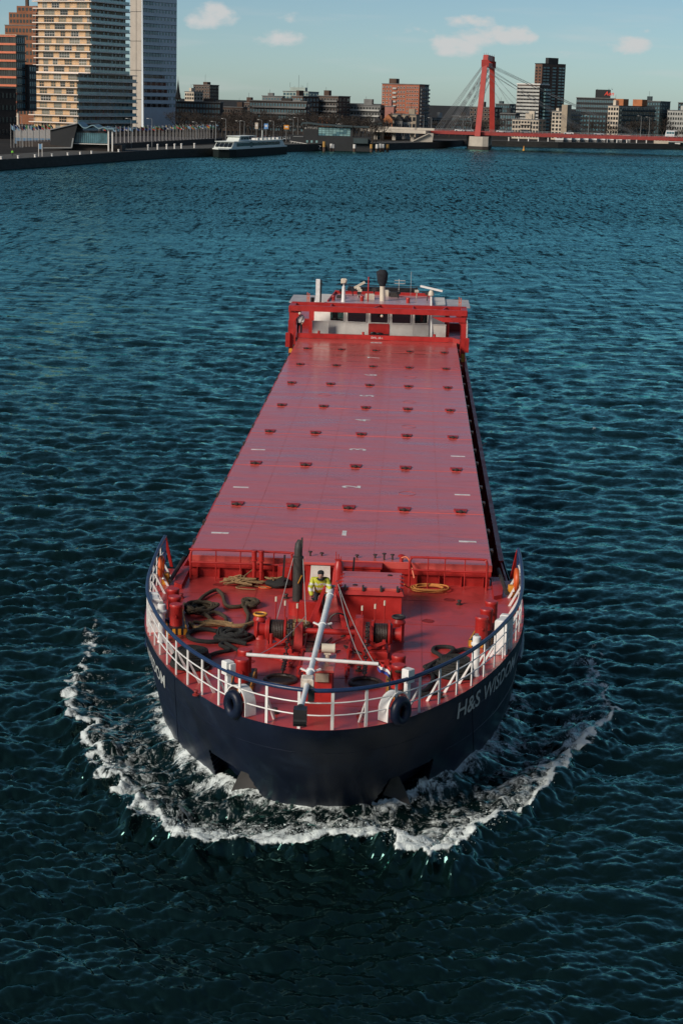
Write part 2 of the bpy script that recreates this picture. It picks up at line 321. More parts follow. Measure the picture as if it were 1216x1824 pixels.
# little whitecaps here and there on the steepest crests
cap = np.clip((hA*wA+hC*wC)/(WAVE_A+WAVE_C)-2.2, 0, .5)*1.25*wC; foam = np.maximum(foam, cap)
nr, ncol = X.shape
me = bpy.data.meshes.new('river'); me.vertices.add(nr*ncol); me.vertices.foreach_set('co', np.stack([PX_, PY_, Z], -1).astype(np.float32).ravel())
ii = (np.arange(nr-1)[:, None]*ncol+np.arange(ncol-1)[None, :]).ravel(); quads = np.stack([ii, ii+1, ii+ncol+1, ii+ncol], -1).astype(np.int32)
me.loops.add(quads.size); me.loops.foreach_set('vertex_index', quads.ravel()); me.polygons.add(len(quads)); me.polygons.foreach_set('loop_start', np.arange(0, quads.size, 4, dtype=np.int32)); me.polygons.foreach_set('loop_total', np.full(len(quads), 4, np.int32))
me.polygons.foreach_set('use_smooth', np.ones(len(quads), bool)); me.update()
at_f = me.attributes.new('foam', 'FLOAT', 'POINT'); at_f.data.foreach_set('value', foam.astype(np.float32).ravel())
at_l = me.attributes.new('chop', 'FLOAT', 'POINT'); at_l.data.foreach_set('value', ((1-wB)*.35+(1-wC)*.35+(1-wA)*.30).astype(np.float32).ravel())
river = link(bpy.data.objects.new('river', me)); tag(river, 'dark teal choppy river water with a white bow wave', None, None, 'structure')
mt = bpy.data.materials.new('river_water'); mt.use_nodes = True; t = mt.node_tree; n = t.nodes; lk = t.links; b = n['Principled BSDF']
def nm(op, a, b_=None, c=None):
    q = n.new('ShaderNodeMath'); q.operation = op
    for i, v_ in enumerate((a, b_, c)):
        if v_ is None: continue
        if isinstance(v_, (int, float)): q.inputs[i].default_value = v_
        else: lk.new(v_, q.inputs[i])
    return q.outputs[0]
def vm(op, a, b_=None, s_=None):
    q = n.new('ShaderNodeVectorMath'); q.operation = op
    for i, v_ in enumerate((a, b_)):
        if v_ is None: continue
        if isinstance(v_, tuple): q.inputs[i].default_value = v_
        else: lk.new(v_, q.inputs[i])
    if s_ is not None:
        if isinstance(s_, (int, float)): q.inputs['Scale'].default_value = s_
        else: lk.new(s_, q.inputs['Scale'])
    return q.outputs[0]
geo = n.new('ShaderNodeNewGeometry'); pos = geo.outputs['Position']
af = n.new('ShaderNodeAttribute'); af.attribute_name = 'foam'; al = n.new('ShaderNodeAttribute'); al.attribute_name = 'chop'
def noise(sc_, det=2, stretch=(1, 1, 0), rough=.55, dist=0.0):
    mp = n.new('ShaderNodeMapping'); mp.inputs['Scale'].default_value = stretch; mp.inputs['Rotation'].default_value = (0, 0, R(9)); lk.new(pos, mp.inputs[0])
    q = n.new('ShaderNodeTexNoise'); q.inputs['Scale'].default_value = sc_; q.inputs['Detail'].default_value = det; q.inputs['Roughness'].default_value = rough; q.inputs['Distortion'].default_value = dist; lk.new(mp.outputs[0], q.inputs[0]); return q
fine = noise(9.0, 4, (.8, 1, 0)); mid = noise(1.5, 3, (.6, 1, 0)); big = noise(.34, 3, (.5, 1, 0)); patch = noise(.03, 2, (.6, 1, 0)); streak = noise(1.1, 3, (1, .11, 0), .6)
def slope(q, amp): return vm('SCALE', vm('SUBTRACT', q.outputs['Color'], (.5, .5, .5)), None, amp)
chop = al.outputs['Fac']; pm = nm('MULTIPLY_ADD', patch.outputs[0], 1.3, .35)
sl = vm('ADD', slope(fine, nm('MULTIPLY_ADD', chop, FINE_K, .36)), vm('ADD', slope(mid, nm('MULTIPLY_ADD', nm('POWER', chop, .8), MID_K, .14)), vm('ADD', slope(big, nm('MULTIPLY', nm('POWER', chop, 2.0), BIG_K)), vm('MULTIPLY', slope(streak, nm('MULTIPLY', nm('POWER', chop, 2.5), STREAK_K)), (.4, 1, 0)))))
lean = n.new('ShaderNodeCombineXYZ'); lk.new(nm('MULTIPLY', nm('POWER', chop, 2.5), -BIAS_K), lean.inputs[1])   # wind from astern: the visible wave faces tilt up-river
sl = vm('MULTIPLY', vm('SCALE', sl, None, pm), (1, 1, 0))
# far off only the wave faces turned up-river stand clear of the crests before them
sx = n.new('ShaderNodeSeparateXYZ'); lk.new(sl, sx.inputs[0]); c2 = nm('POWER', chop, 1.6); yy = nm('ADD', nm('MULTIPLY', sx.outputs[1], nm('SUBTRACT', 1.0, c2)), nm('MULTIPLY', nm('ABSOLUTE', sx.outputs[1]), nm('MULTIPLY', c2, -1.0)))
cxy = n.new('ShaderNodeCombineXYZ'); lk.new(sx.outputs[0], cxy.inputs[0]); lk.new(yy, cxy.inputs[1])
sl = vm('ADD', cxy.outputs[0], lean.outputs[0]); nor = vm('NORMALIZE', vm('ADD', geo.outputs['Normal'], sl))
# silty teal river water: dark scattering body below a clear reflecting surface, teal tint of the reflected light put into the glossy colour
n.remove(b); body = n.new('ShaderNodeBsdfDiffuse'); body.inputs[0].default_value = (.002, .0075, .0075, 1); refl = n.new('ShaderNodeBsdfGlossy'); refl.inputs['Color'].default_value = (.49, 1.0, .93, 1); refl.inputs['Roughness'].default_value = .08
fre = n.new('ShaderNodeFresnel'); fre.inputs['IOR'].default_value = 1.48; b = n.new('ShaderNodeMixShader'); lk.new(fre.outputs[0], b.inputs[0]); lk.new(body.outputs[0], b.inputs[1]); lk.new(refl.outputs[0], b.inputs[2])
lk.new(nor, refl.inputs['Normal']); lk.new(nor, fre.inputs['Normal'])
# foam: lacy, bubbly
fn1 = noise(1.9, 8, (1, .8, 0), .75, 1.2); fn2 = noise(10.0, 6, (1, 1, 0), .75, .6)
vo = n.new('ShaderNodeTexVoronoi'); vo.feature = 'DISTANCE_TO_EDGE'; vo.inputs['Scale'].default_value = 2.6
wv = vm('ADD', pos, vm('SCALE', slope(fn1, 1.0), None, 1.6)); lk.new(vm('MULTIPLY', wv, (1, .75, 0)), vo.inputs['Vector'])
lace = nm('SUBTRACT', .30, nm('MULTIPLY', vo.outputs['Distance'], 1.5))
ff = nm('ADD', af.outputs['Fac'], nm('ADD', nm('MULTIPLY', nm('SUBTRACT', fn1.outputs[0], .5), 1.9), nm('ADD', nm('MULTIPLY', nm('SUBTRACT', fn2.outputs[0], .5), .95), nm('MULTIPLY', lace, .75))))
gate = n.new('ShaderNodeMapRange'); lk.new(af.outputs['Fac'], gate.inputs[0]); gate.inputs[1].default_value = .03; gate.inputs[2].default_value = .22
mrf = n.new('ShaderNodeMapRange'); mrf.interpolation_type = 'SMOOTHSTEP'; lk.new(ff, mrf.inputs[0]); mrf.inputs[1].default_value = .50; mrf.inputs[2].default_value = 1.02
fm = nm('MULTIPLY', mrf.outputs[0], gate.outputs[0])
fb = n.new('ShaderNodeBsdfPrincipled'); fb.inputs['Base Color'].default_value = (.78, .86, .85, 1); fb.inputs['Roughness'].default_value = .8
bpn = n.new('ShaderNodeBump'); bpn.inputs['Distance'].default_value = .045; bpn.inputs['Strength'].default_value = 1.0; lk.new(nm('ADD', fn2.outputs[0], fn1.outputs[0]), bpn.inputs['Height']); lk.new(bpn.outputs[0], fb.inputs['Normal'])
ms = n.new('ShaderNodeMixShader'); lk.new(fm, ms.inputs[0]); lk.new(b.outputs[0], ms.inputs[1]); lk.new(fb.outputs[0], ms.inputs[2]); lk.new(ms.outputs[0], n['Material Output'].inputs[0])
me.materials.append(mt)
foam_mat = M('foam_white', (.68, .76, .76), .8, var=0)
# spray thrown up along the crest
mb = MB(); q = random.Random(5); cl3 = [Vector((p[0], p[1], 0)) for p in cp]
for i in range(4200):
    k = min(int(abs(q.gauss(len(cp)*.5, len(cp)*.16))), len(cp)-2); a = cl3[k].lerp(cl3[k+1], q.random()); A_ = c_amp[k]
    if A_ < .12: continue
    p = a+Vector((q.gauss(0, .16), q.gauss(.1, .2), A_*.8+abs(q.gauss(0, .16)))); r_ = abs(q.gauss(0, .009))+.005
    d = [Vector((q.gauss(0, 1), q.gauss(0, 1), q.gauss(0, 1))).normalized()*r_ for _ in range(4)]
    mb.add([p+e for e in d], [(0, 1, 2), (0, 2, 3), (0, 3, 1), (1, 3, 2)])
o = mb.build('bow_spray', foam_mat); o.matrix_world = SHIP; tag(o, 'fine white spray thrown up along the bow wave crest', 'spray', None, 'stuff')

# ------------------------------------------------------------------ ship
RED = M('ship_red', (.38, .020, .017), .42, var=.22, scale=1.3, stain=(.16, .018, .014), stain_amt=.55, stain_scale=1.6, rvar=.10, bump=.004, bscale=9)
DECKRED = M('deck_red', (.44, .042, .038), .40, coat=.30, var=.26, scale=.9, stain=(.20, .026, .022), stain_amt=.6, stain_scale=.9, rvar=.14, bump=.006, bscale=3)
HATCH = M('hatch_red', (.55, .082, .068), .36, coat=.55, var=.26, scale=.7, stain=(.27, .042, .038), stain_amt=.75, stain_scale=.7, stretch=(.35, 1.6, 1), rvar=.18, bump=.018, bscale=.9)
SEAMD = M('deck_seam', (.34, .035, .028), .5, var=.3, scale=2)
SEAM = M('seam_red', (.44, .078, .07), .5, var=.3, scale=2)
DARKRED = M('socket_red', (.22, .016, .014), .55, var=.25, scale=5)
NAVY = M('hull_navy', (.006, .011, .028), .42, spec=.3, var=.35, scale=.7, stain=(.020, .034, .062), stain_amt=.75, stain_scale=.8, rvar=.12, stretch=(1, 1, .35))
RAILBLUE = M('rail_blue', (.013, .032, .090), .35, var=.2, scale=3)
WHITE = M('white_paint', (.74, .74, .72), .42, var=.10, scale=4, stain=(.36, .20, .12), stain_amt=.35, stain_scale=2.6)
CREAM = M('cream_paint', (.62, .55, .44), .5, var=.12, scale=3)
BLACK = M('black_paint', (.014, .014, .016), .45, var=.3, scale=6)
SOOT = M('sooty_steel', (.030, .028, .026), .6, var=.4, scale=4, stain=(.10, .07, .05), stain_amt=.4)
GREASE = M('greasy_steel', (.035, .022, .018), .45, var=.45, scale=12, bump=.01, bscale=40)
YEL = M('warning_yellow', (.62, .27, .025), .5, var=.2, scale=8)
ORANGE = M('life_orange', (.60, .10, .02), .5, var=.15)
STEEL = M('galvanised_steel', (.36, .35, .33), .4, .6, var=.2, scale=8)
ROPE_BR = M('brown_rope', (.060, .044, .026), .9, var=.5, scale=30, bump=.02, bscale=60)
ROPE_DK = M('dark_rope', (.016, .017, .016), .85, var=.5, scale=30, bump=.02, bscale=60)
ROPE_OR = M('orange_rope', (.52, .21, .05), .8, var=.35, scale=30)
ROPE_STR = M('straw_rope', (.24, .15, .07), .9, var=.45, scale=30)
WIRE = M('wire_grey', (.45, .45, .43), .5, .3, var=.1)
GLASSD = M('bridge_glass', (.006, .009, .010), .06, var=0, spec=.6)
RUBBER = M('black_rubber', (.012, .012, .013), .8, var=.2)
BEIGE = M('beige_plate', (.30, .25, .19), .6, var=.25, scale=4, stain=(.12, .09, .06), stain_amt=.4)

ship = empty('cargo_ship'); ship.matrix_world = SHIP
tag(ship, 'red and navy cargo ship steaming towards the bridge with a long closed hatch', 'ship')
DK = 3.36
def sp(mb, name, mat, parent=None, smooth=False): return mb.build(name, mat, parent or ship, smooth)

# hull skin with anchor pockets
sl_ = np.r_[np.arange(0, 6.0, .055), np.arange(6.0, 24, .3), np.linspace(24, seg[-1], 90)]
st = np.r_[-sl_[::-1], sl_[1:]]
def top_w(v_): return 3.39 if v_ < .95 else 2.60
nrow = 60
pock = [(3.55, 1.30), (1.78, 1.20), (1.22, .25), (1.36, -.5), (2.70, -.5)]
def in_poly(x, y, P):
    c = False; j = len(P)-1
    for i in range(len(P)):
        if (P[i][1] > y) != (P[j][1] > y) and x < (P[j][0]-P[i][0])*(y-P[i][1])/(P[j][1]-P[i][1])+P[i][0]: c = not c
        j = i
    return c
vs, fs, navy_i = [], [], []
for s_ in st:
    vv_ = float(np.interp(abs(s_), seg, dk[:, 1])); tw = top_w(vv_)
    for r_ in range(nrow+1):
        w_ = tw-(tw+.8)*r_/nrow; p = hull_pt(s_ if s_ != 0 else 1e-6, w_)
        if abs(s_) < 5 and in_poly(abs(s_), w_, pock): p = p+Vector((-.15*np.sign(s_), .62, 0))
        vs.append(p)
for i in range(len(st)-1):
    for r_ in range(nrow): a = i*(nrow+1)+r_; fs.append((a, a+1, a+nrow+2, a+nrow+1))
mb = MB(); mb.add(vs, fs); hull = sp(mb, 'hull', NAVY, None, True)
# lettering on both bows
def lettering(txt, s0, w0, size, side, shear):
    v_, f_ = text_verts(txt, size, shear, .012); mb = MB(); L_ = max(p[0] for p in v_)
    pts = [hull_pt((s0+x) if side > 0 else -(s0+L_-x), w0+y, .02) for x, y, _ in v_]
    mb.add(pts, f_); return mb
LET = M('letter_white', (.50, .53, .52), .5, var=.15, scale=5)
lt = sp(lettering('H&S WISDOM', 4.86, 2.52, .86, 1, .22), 'ship_name', LET, hull); lt['label'] = 'white slanted letters H&S WISDOM'
lt = sp(lettering('H&S WISDOM', 6.9, 2.42, .80, -1, .18), 'ship_name', LET, hull); lt['label'] = 'white slanted letters H&S WISDOM'
# anchors tucked in their pockets
for sg in (-1, 1):
    mb = MB(); c = hull_pt(sg*1.95, .45); c = c+Vector((-.1*sg, .22, 0))
    mb.hexa([c+Vector(q) for q in ((-.62, -.10, -.75), (.62, -.10, -.75), (.62, .12, -.75), (-.62, .12, -.75), (-.08, .04, .42), (.08, .04, .42), (.08, .18, .42), (-.08, .18, .42))])
    if False: mb.hexa([c+Vector(q) for q in ((e*.40-.07, -.16, -.3), (e*.40+.07, -.16, -.3), (e*.40+.07, .0, -.3), (e*.40-.07, 0, -.3), (e*.5-.03, -.14, .35), (e*.5+.03, -.14, .35), (e*.5+.03, -.04, .35), (e*.5-.03, -.04, .35))])
    mb.cyl(c+Vector((0, .1, .3)), c+Vector((0, .4, .9)), .08, n=8); sp(mb, 'anchor', M('anchor_grey', (.045, .043, .042), .7, var=.3, stain=(.14, .06, .03), stain_amt=.5), ship)
for w_ in (2.55, 1.45):
    for sg in (-1, 1): mb = MB(); mb.tube([hull_pt(sg*a_, w_, .001) for a_ in np.arange(.02 if w_ > 2 else 4.2, 16, .3)], .007, 4); sp(mb, 'weld_seam', NAVY, hull)
for a_ in (5.9, 12.4):
    for sg in (-1, 1): mb = MB(); mb.tube([hull_pt(sg*a_, w_, .004) for w_ in np.linspace(3.3, .2 if a_ != 2.4 else 1.5, 10)], .012, 4); sp(mb, 'weld_seam', NAVY, hull)
# rubbing strake along the side
mb = MB(); mb.tube([hull_pt(s_, 2.3, .03) for s_ in np.arange(11.5, 84, 1.0)], .09, 6); sp(mb, 'rubbing_strake', RAILBLUE)
mb = MB(); mb.tube([hull_pt(-s_, 2.3, .03) for s_ in np.arange(11.5, 84, 1.0)], .09, 6); sp(mb, 'rubbing_strake', RAILBLUE)

# foredeck
def half(v_, out=0.0): return float(np.interp(v_, dk[:, 1], dk[:, 0]))+out
vr = np.unique(np.r_[dk[dk[:, 1] < .95][:, 1], np.linspace(-14, .94, 30), .94]); mb = MB(); rows = []
for v_ in vr: h_ = max(half(v_)-.015, .005); rows.append([(-h_+2*h_*i/12, v_, DK) for i in range(13)])
vs = [p for r_ in rows for p in r_]; fs = [(i*13+k, i*13+k+1, (i+1)*13+k+1, (i+1)*13+k) for i in range(len(rows)-1) for k in range(12)]
mb.add(vs, fs); foredeck = sp(mb, 'foredeck', DECKRED)
# weld seams and plates on the foredeck
for v_ in (-1.9, -4.6, -7.4, -10.1, -12.4):
    h_ = half(v_)-.2; mb = MB(); mb.box(-h_, h_, v_-.010, v_+.010, DK, DK+.006); sp(mb, 'weld_seam', SEAMD, foredeck)
for u_ in (-2.6, 2.7): mb = MB(); mb.box(u_-.010, u_+.010, -12.2, -.2, DK, DK+.0065); sp(mb, 'weld_seam', SEAMD, foredeck)
mb = MB(); mb.box(-5.99, 5.99, .86, .94, 1.7, 3.345); sp(mb, 'forecastle_bulkhead', RED)
# side decks, bulwarks with stays
for sg in (-1, 1):
    mb = MB(); mb.box(min(sg*4.9, sg*5.66), max(sg*4.9, sg*5.66), .95, 60, 1.80, 1.9); sp(mb, 'side_deck', DECKRED)
    mb = MB(); mb.hexa([(sg*5.72-.04, .95, 1.85), (sg*5.72+.04, .95, 1.85), (sg*5.64+.03, 7, 1.85), (sg*5.64-.03, 7, 1.85), (sg*5.84-.04, .95, 2.58), (sg*5.84+.04, .95, 2.58), (sg*5.64+.03, 7, 2.58), (sg*5.64-.03, 7, 2.58)]); mb.box(sg*5.64-.03, sg*5.64+.03, 7, 66, 1.85, 2.58); mb.box(sg*5.66-.09, sg*5.66+.09, 6.5, 66, 2.58, 2.63); sp(mb, 'bulwark', RED)
    b0 = MB(); b0.hexa([(0, -.03, 0), (.30, -.03, 0), (.30, .03, 0), (0, .03, 0), (.22, -.03, .68), (.30, -.03, .68), (.30, .03, .68), (.22, .03, .68)]); bm_ = b0.mesh('bulwark_stay', DARKRED)
    for k in range(26): inst('bulwark_stay', bm_, ship, (sg*5.31, 7.2+k*1.9, 1.9), 0, (sg, 1, 1)) if sg > 0 else inst('bulwark_stay', bm_, ship, (-5.31, 7.2+k*1.9, 1.9), math.pi)
    # pipe run along the coaming
    mb = MB(); mb.tube([(sg*5.16, 1.0, 2.35), (sg*5.16, 55, 2.35)], .06, 6); sp(mb, 'deck_pipe', SOOT)
# sloping plate ramps beside the hatch front
for sg in (-1, 1):
    mb = MB(); pl = [(sg*5.02, -1.55), (sg*5.02, .85), (sg*5.45, .85), (sg*5.30, -1.3)]
    mb.prism(pl, DK-.02, DK+.14); sp(mb, 'deck_ramp', RED)
    mb = MB(); mb.bbox(sg*5.62-.12, sg*5.62+.12, -1.1, -.8, DK, DK+.36, .03); sp(mb, 'yellow_fitting', YEL)
    mb = MB(); mb.cyl((sg*5.45, -1.2, DK+.15), (sg*5.25, .8, DK+.42), .07, n=8); sp(mb, 'lashing_bar', SOOT)
# coaming
mb = MB(); mb.box(-4.94, 4.94, .12, 56.5, 1.7, 3.88); coam = sp(mb, 'hatch_coaming', RED)
mb = MB(); mb.box(-4.98, 4.98, .02, .118, 3.70, 3.90); sp(mb, 'coaming_flange', RED, coam)
for k in range(14): u_ = -4.7+k*.725; mb = MB(); mb.box(u_-.02, u_+.02, -.06, .118, DK, 3.69); sp(mb, 'coaming_stiffener', RED, coam)
# hatch covers
rows_v = [0.0, 7.45, 15.2, 22.55, 29.8, 37.0, 43.9, 50.6, 56.6]
us = (-4.15, -2.08, 0, 2.06, 4.15)
WMARK = M('white_mark', (.66, .67, .66), .6, var=.25, scale=6, stain=(.35, .08, .07), stain_amt=.5, stain_scale=5)
sm = MB(); sm.hexa([(-.12, -.20, -.02), (.12, -.20, -.02), (.19, .20, -.02), (-.19, .20, -.02), (-.12, -.20, .012), (.12, -.20, .012), (.19, .20, .05), (-.19, .20, .05)])
sm_me = sm.mesh('lifting_socket', RED)
km = MB(); km.cyl((-.16, -.17, .05), (.14, -.17, .05), .035, n=8); km.ball((0, -.16, .05), .085, .085, .06, 10, 5); km_me = km.mesh('socket_pin', GREASE)
digits = {1: '2', 2: '3', 3: '4', 4: '5', 5: '6', 6: '7', 7: '8'}
for i in range(8):
    v0, v1 = rows_v[i]+(.035 if i else 0), rows_v[i+1]-.035; mb = MB(); mb.bbox(-5, 5, v0, v1, 3.885, 4.11, .02)
    hc = sp(mb, 'hatch_cover', HATCH)
    for u_ in (-3.3, -1.1, 1.1, 3.3): mb = MB(); mb.box(u_-.007, u_+.007, v0+.05, v1-.05, 4.108, 4.113); sp(mb, 'weld_seam', SEAM, hc)
    mb = MB(); mb.box(-4.95, 4.95, (v0+v1)/2+.6, (v0+v1)/2+.612, 4.108, 4.1125); sp(mb, 'weld_seam', SEAM, hc)
    if i:
        for u_ in us:
            inst('lifting_socket', sm_me, hc, (u_, v0+.30, 4.112), 0, (1.35, 1.35, 1.2)); inst('socket_pin', km_me, hc, (u_, v0+.26, 4.115), 0, (1.15, 1.15, 1.1))
    vm_ = v0+(3.3 if i else 3.2)
    if i < 3:
        for u_ in (-4.3, 4.28): mb = MB(); mb.box(u_-.30, u_+.30, vm_-.09, vm_+.09, 4.108, 4.116); sp(mb, 'painted_dash', WMARK, hc)
    if i == 0: mb = MB(); mb.box(-.08, .07, 3.45, 4.15, 4.108, 4.116); sp(mb, 'painted_number', WMARK, hc)
    else:
        tv, tf = text_verts(digits[i], 1.0, 0, .02); mb = MB(); mb.add([(-y+.30, x+vm_+.5, 4.117) for x, y, z in tv], tf); sp(mb, 'painted_number', WMARK, hc)
    # clamp lugs along both edges, ringed scuffs
    for e in (-1, 1):
        for dv in (2.2, 5.1): mb = MB(); mb.bbox(e*5.06-.07, e*5.06+.07, v0+dv, v0+dv+.3, 3.9, 4.07, .02); sp(mb, 'clamp_lug', GREASE, hc)
    for rr2 in range(2):
        if i in (1, 3, 4, 5, 6):
            cx2, cy2 = (-2.2, 2.15)[(i+rr2) % 2], v0+random.uniform(2.4, 4.8); mb = MB(); mb.tube([(cx2+.33*math.cos(a), cy2+.36*math.sin(a), 4.112) for a in np.linspace(0, 2*math.pi, 24)[:-1]], .009, 4, True); sp(mb, 'ring_mark', SEAM, hc)
            if i != 4: break

# ------------------------------------------------------------ foredeck railing
rail = empty('bow_railing', (0, 0, 0), 0, ship)
sr = np.arange(-17.4, 17.41, .25)
def edge(s_, w_, ins=.10): p = hull_pt(s_, DK, -ins); return Vector((p.x, p.y, w_))
mb = MB(); mb.tube([edge(s_, 4.40+.04*max(0, abs(s_)-14)) for s_ in sr], .057, 10); sp(mb, 'top_rail', RAILBLUE, rail, True)
for hgt in (3.74, 4.07): mb = MB(); mb.tube([edge(s_, hgt) for s_ in sr], .019, 6); sp(mb, 'middle_rail', WHITE, rail, True)
skip = (2.35,)
pm_ = MB(); pm_.box(-.038, .038, -.015, .015, 0, 1.02); post_me = pm_.mesh('rail_post', WHITE)
bm2 = MB(); bm2.hexa([(-.026, .32, 0), (.026, .32, 0), (.026, .40, 0), (-.026, .40, 0), (-.026, .02, .62), (.026, .02, .62), (.026, .05, .66), (-.026, .05, .66)]); brace_me = bm2.mesh('rail_brace', WHITE)
for sg in (-1, 1):
    for k, a in enumerate(np.arange(.45, 17.3, .94)):
        s_ = sg*a; p, q = edge(s_-.1, DK), edge(s_+.1, DK); th = math.atan2(q.y-p.y, q.x-p.x)
        c = edge(s_, DK); th2 = th if True else 0
        if sg < 0: th2 = th
        o = inst('rail_post', post_me, rail, c, th2)
        if k and not (2.2 < a < 2.7): inst('rail_brace', brace_me, rail, c, th2)
for sg in (-1, 1):                      # raking end of the rail
    e = edge(sg*17.4, 4.5); mb = MB(); mb.bar(e, (sg*5.72, e.y+.55, DK), .10, .05); sp(mb, 'end_brace', RED, rail)
    for dv in (0.1, .38): mb = MB(); mb.bar((e.x, e.y-dv, DK), (e.x, e.y-dv, 4.45), .09, .03); sp(mb, 'end_plate', RAILBLUE, rail)
    # lifebuoy in its bracket
    lb = empty('lifebuoy', (sg*5.74, -1.15, 3.98), 0, ship); tag(lb, None)
    mb = MB(); mb.tube([(0, .30*math.cos(a), .30*math.sin(a)) for a in np.linspace(0, 2*math.pi, 25)[:-1]], .075, 8, True); sp(mb, 'ring', ORANGE, lb, True)
    mb = MB(); mb.tube([(-.10*sg, -.36, -.3), (-.10*sg, -.1, -.42), (-.10*sg, .3, -.36)], .03, 6); mb.bar((.1*sg, 0, -.62), (.1*sg, 0, .1), .05, .05); sp(mb, 'bracket', WHITE, lb)

# white mooring roller posts and lamp posts on the rail
def roller_post(s_, h_, name='rail_light_post'):
    p, q = edge(s_-.1, DK, .16), edge(s_+.1, DK, .16); th = math.atan2(q.y-p.y, q.x-p.x); e = empty(name, edge(s_, DK, .2), th, ship)
    mb = MB(); mb.box(-.06, .06, -.06, .06, 0, h_-.36); sp(mb, 'post', WHITE, e)
    mb = MB(); mb.bbox(-.12, .12, -.13, .10, h_-.36, h_, .02); mb.box(.125, .20, -.06, .10, h_-.30, h_-.05); sp(mb, 'light_box', WHITE, e)
    mb = MB(); mb.box(-.075, .075, .102, .11, h_-.26, h_-.10); sp(mb, 'lens', BLACK, e)
for s_ in (-2.98, 2.86): roller_post(s_, 1.28)
def pedestal(s_, h_, r_=.10):
    e = empty('pedestal_roller', edge(s_, DK, .34), 0, ship)
    mb = MB(); mb.lathe((0, 0, 0), [(r_*1.3, 0), (r_, .06), (r_, h_-.28), (r_*1.5, h_-.26), (r_*1.5, h_-.20), (r_*1.15, h_-.18), (r_*1.15, h_-.02), (r_*.9, h_)], 14); sp(mb, 'pedestal', WHITE, e, True)
    mb = MB(); mb.bbox(-.05, .05, -.05, .05, h_, h_+.06, .01); sp(mb, 'cap', STEEL, e)
pedestal(-9.2, 1.15); pedestal(7.0, 1.15)
for s_ in (-10.6, 9.6):                # side fairlead housings
    p, q = edge(s_-.1, DK, .16), edge(s_+.1, DK, .16); th = math.atan2(q.y-p.y, q.x-p.x); e = empty('side_fairlead', edge(s_, DK, .28), th, ship)
    mb = MB(); mb.bbox(-.42, -.20, -.2, .16, 0, 1.02, .03); mb.bbox(.20, .42, -.2, .16, 0, 1.02, .03); mb.bbox(-.20, .20, -.18, .14, .74, 1.0, .03); sp(mb, 'frame', WHITE, e)
    mb = MB(); mb.cyl((-.12, 0, .02), (-.12, 0, .74), .07, n=10); mb.cyl((.12, 0, .02), (.12, 0, .74), .07, n=10); sp(mb, 'roller', WHITE, e, True)
    mb = MB(); mb.bbox(-.12, .12, .3, .55, 0, .12, .02); mb.cyl((0, .42, .1), (0, .42, .3), .09, n=10); sp(mb, 'mushroom_vent', RAILBLUE if s_ < 0 else BLACK, e)
# panama chocks at the bow: blue ring through the rail with a white hood behind
for s_ in (-2.45, 2.42):
    p, q = edge(s_-.2, DK), edge(s_+.2, DK); th = math.atan2(q.y-p.y, q.x-p.x); e = empty('panama_chock', edge(s_, DK, .0), th, ship)
    mb = MB(); ring = []
    for k in range(29): a = 2*math.pi*k/28; ring.append((.21*math.cos(a), 0, .27+.27*math.sin(a)))
    mb.tube(ring[:-1], .13, 12, True); sp(mb, 'ring', NAVY, e, True)
    mb = MB(); mb.add([(.2*math.cos(a), .09, .27+.26*math.sin(a)) for a in np.linspace(0, 2*math.pi, 21)[:-1]], [tuple(range(20))]); sp(mb, 'throat', BLACK if s_ < 0 else DARKRED, e)
    mb = MB(); n_ = 16; pr, pb = [], []
    for k in range(n_+1): a = math.pi*k/n_; pr.append((.38*math.cos(a), .06, max(.02, .30+.44*math.sin(a)))); pb.append((.40*math.cos(a), .40, max(.02, .26+.44*math.sin(a))))
    pr[0] = (.38, .06, .02); pr[-1] = (-.38, .06, .02); pb[0] = (.40, .40, .02); pb[-1] = (-.40, .40, .02)
    mb.add(pr+pb, [(k, k+1, n_+2+k, n_+1+k) for k in range(n_)]); po = [(x*1.06, y, z*1.05) for x, y, z in pr+pb]; mb.add(po, [(k+1, k, n_+1+k, n_+2+k) for k in range(n_)])
    mb.add([pr[k] for k in range(n_+1)]+[po[k] for k in range(n_+1)], [(k, n_+1+k, n_+2+k, k+1) for k in range(n_)]); mb.add([pb[k] for k in range(n_+1)]+[po[n_+1+k] for k in range(n_+1)], [(k+1, n_+2+k, n_+1+k, k) for k in range(n_)])
    sp(mb, 'hood', WHITE, e, True)

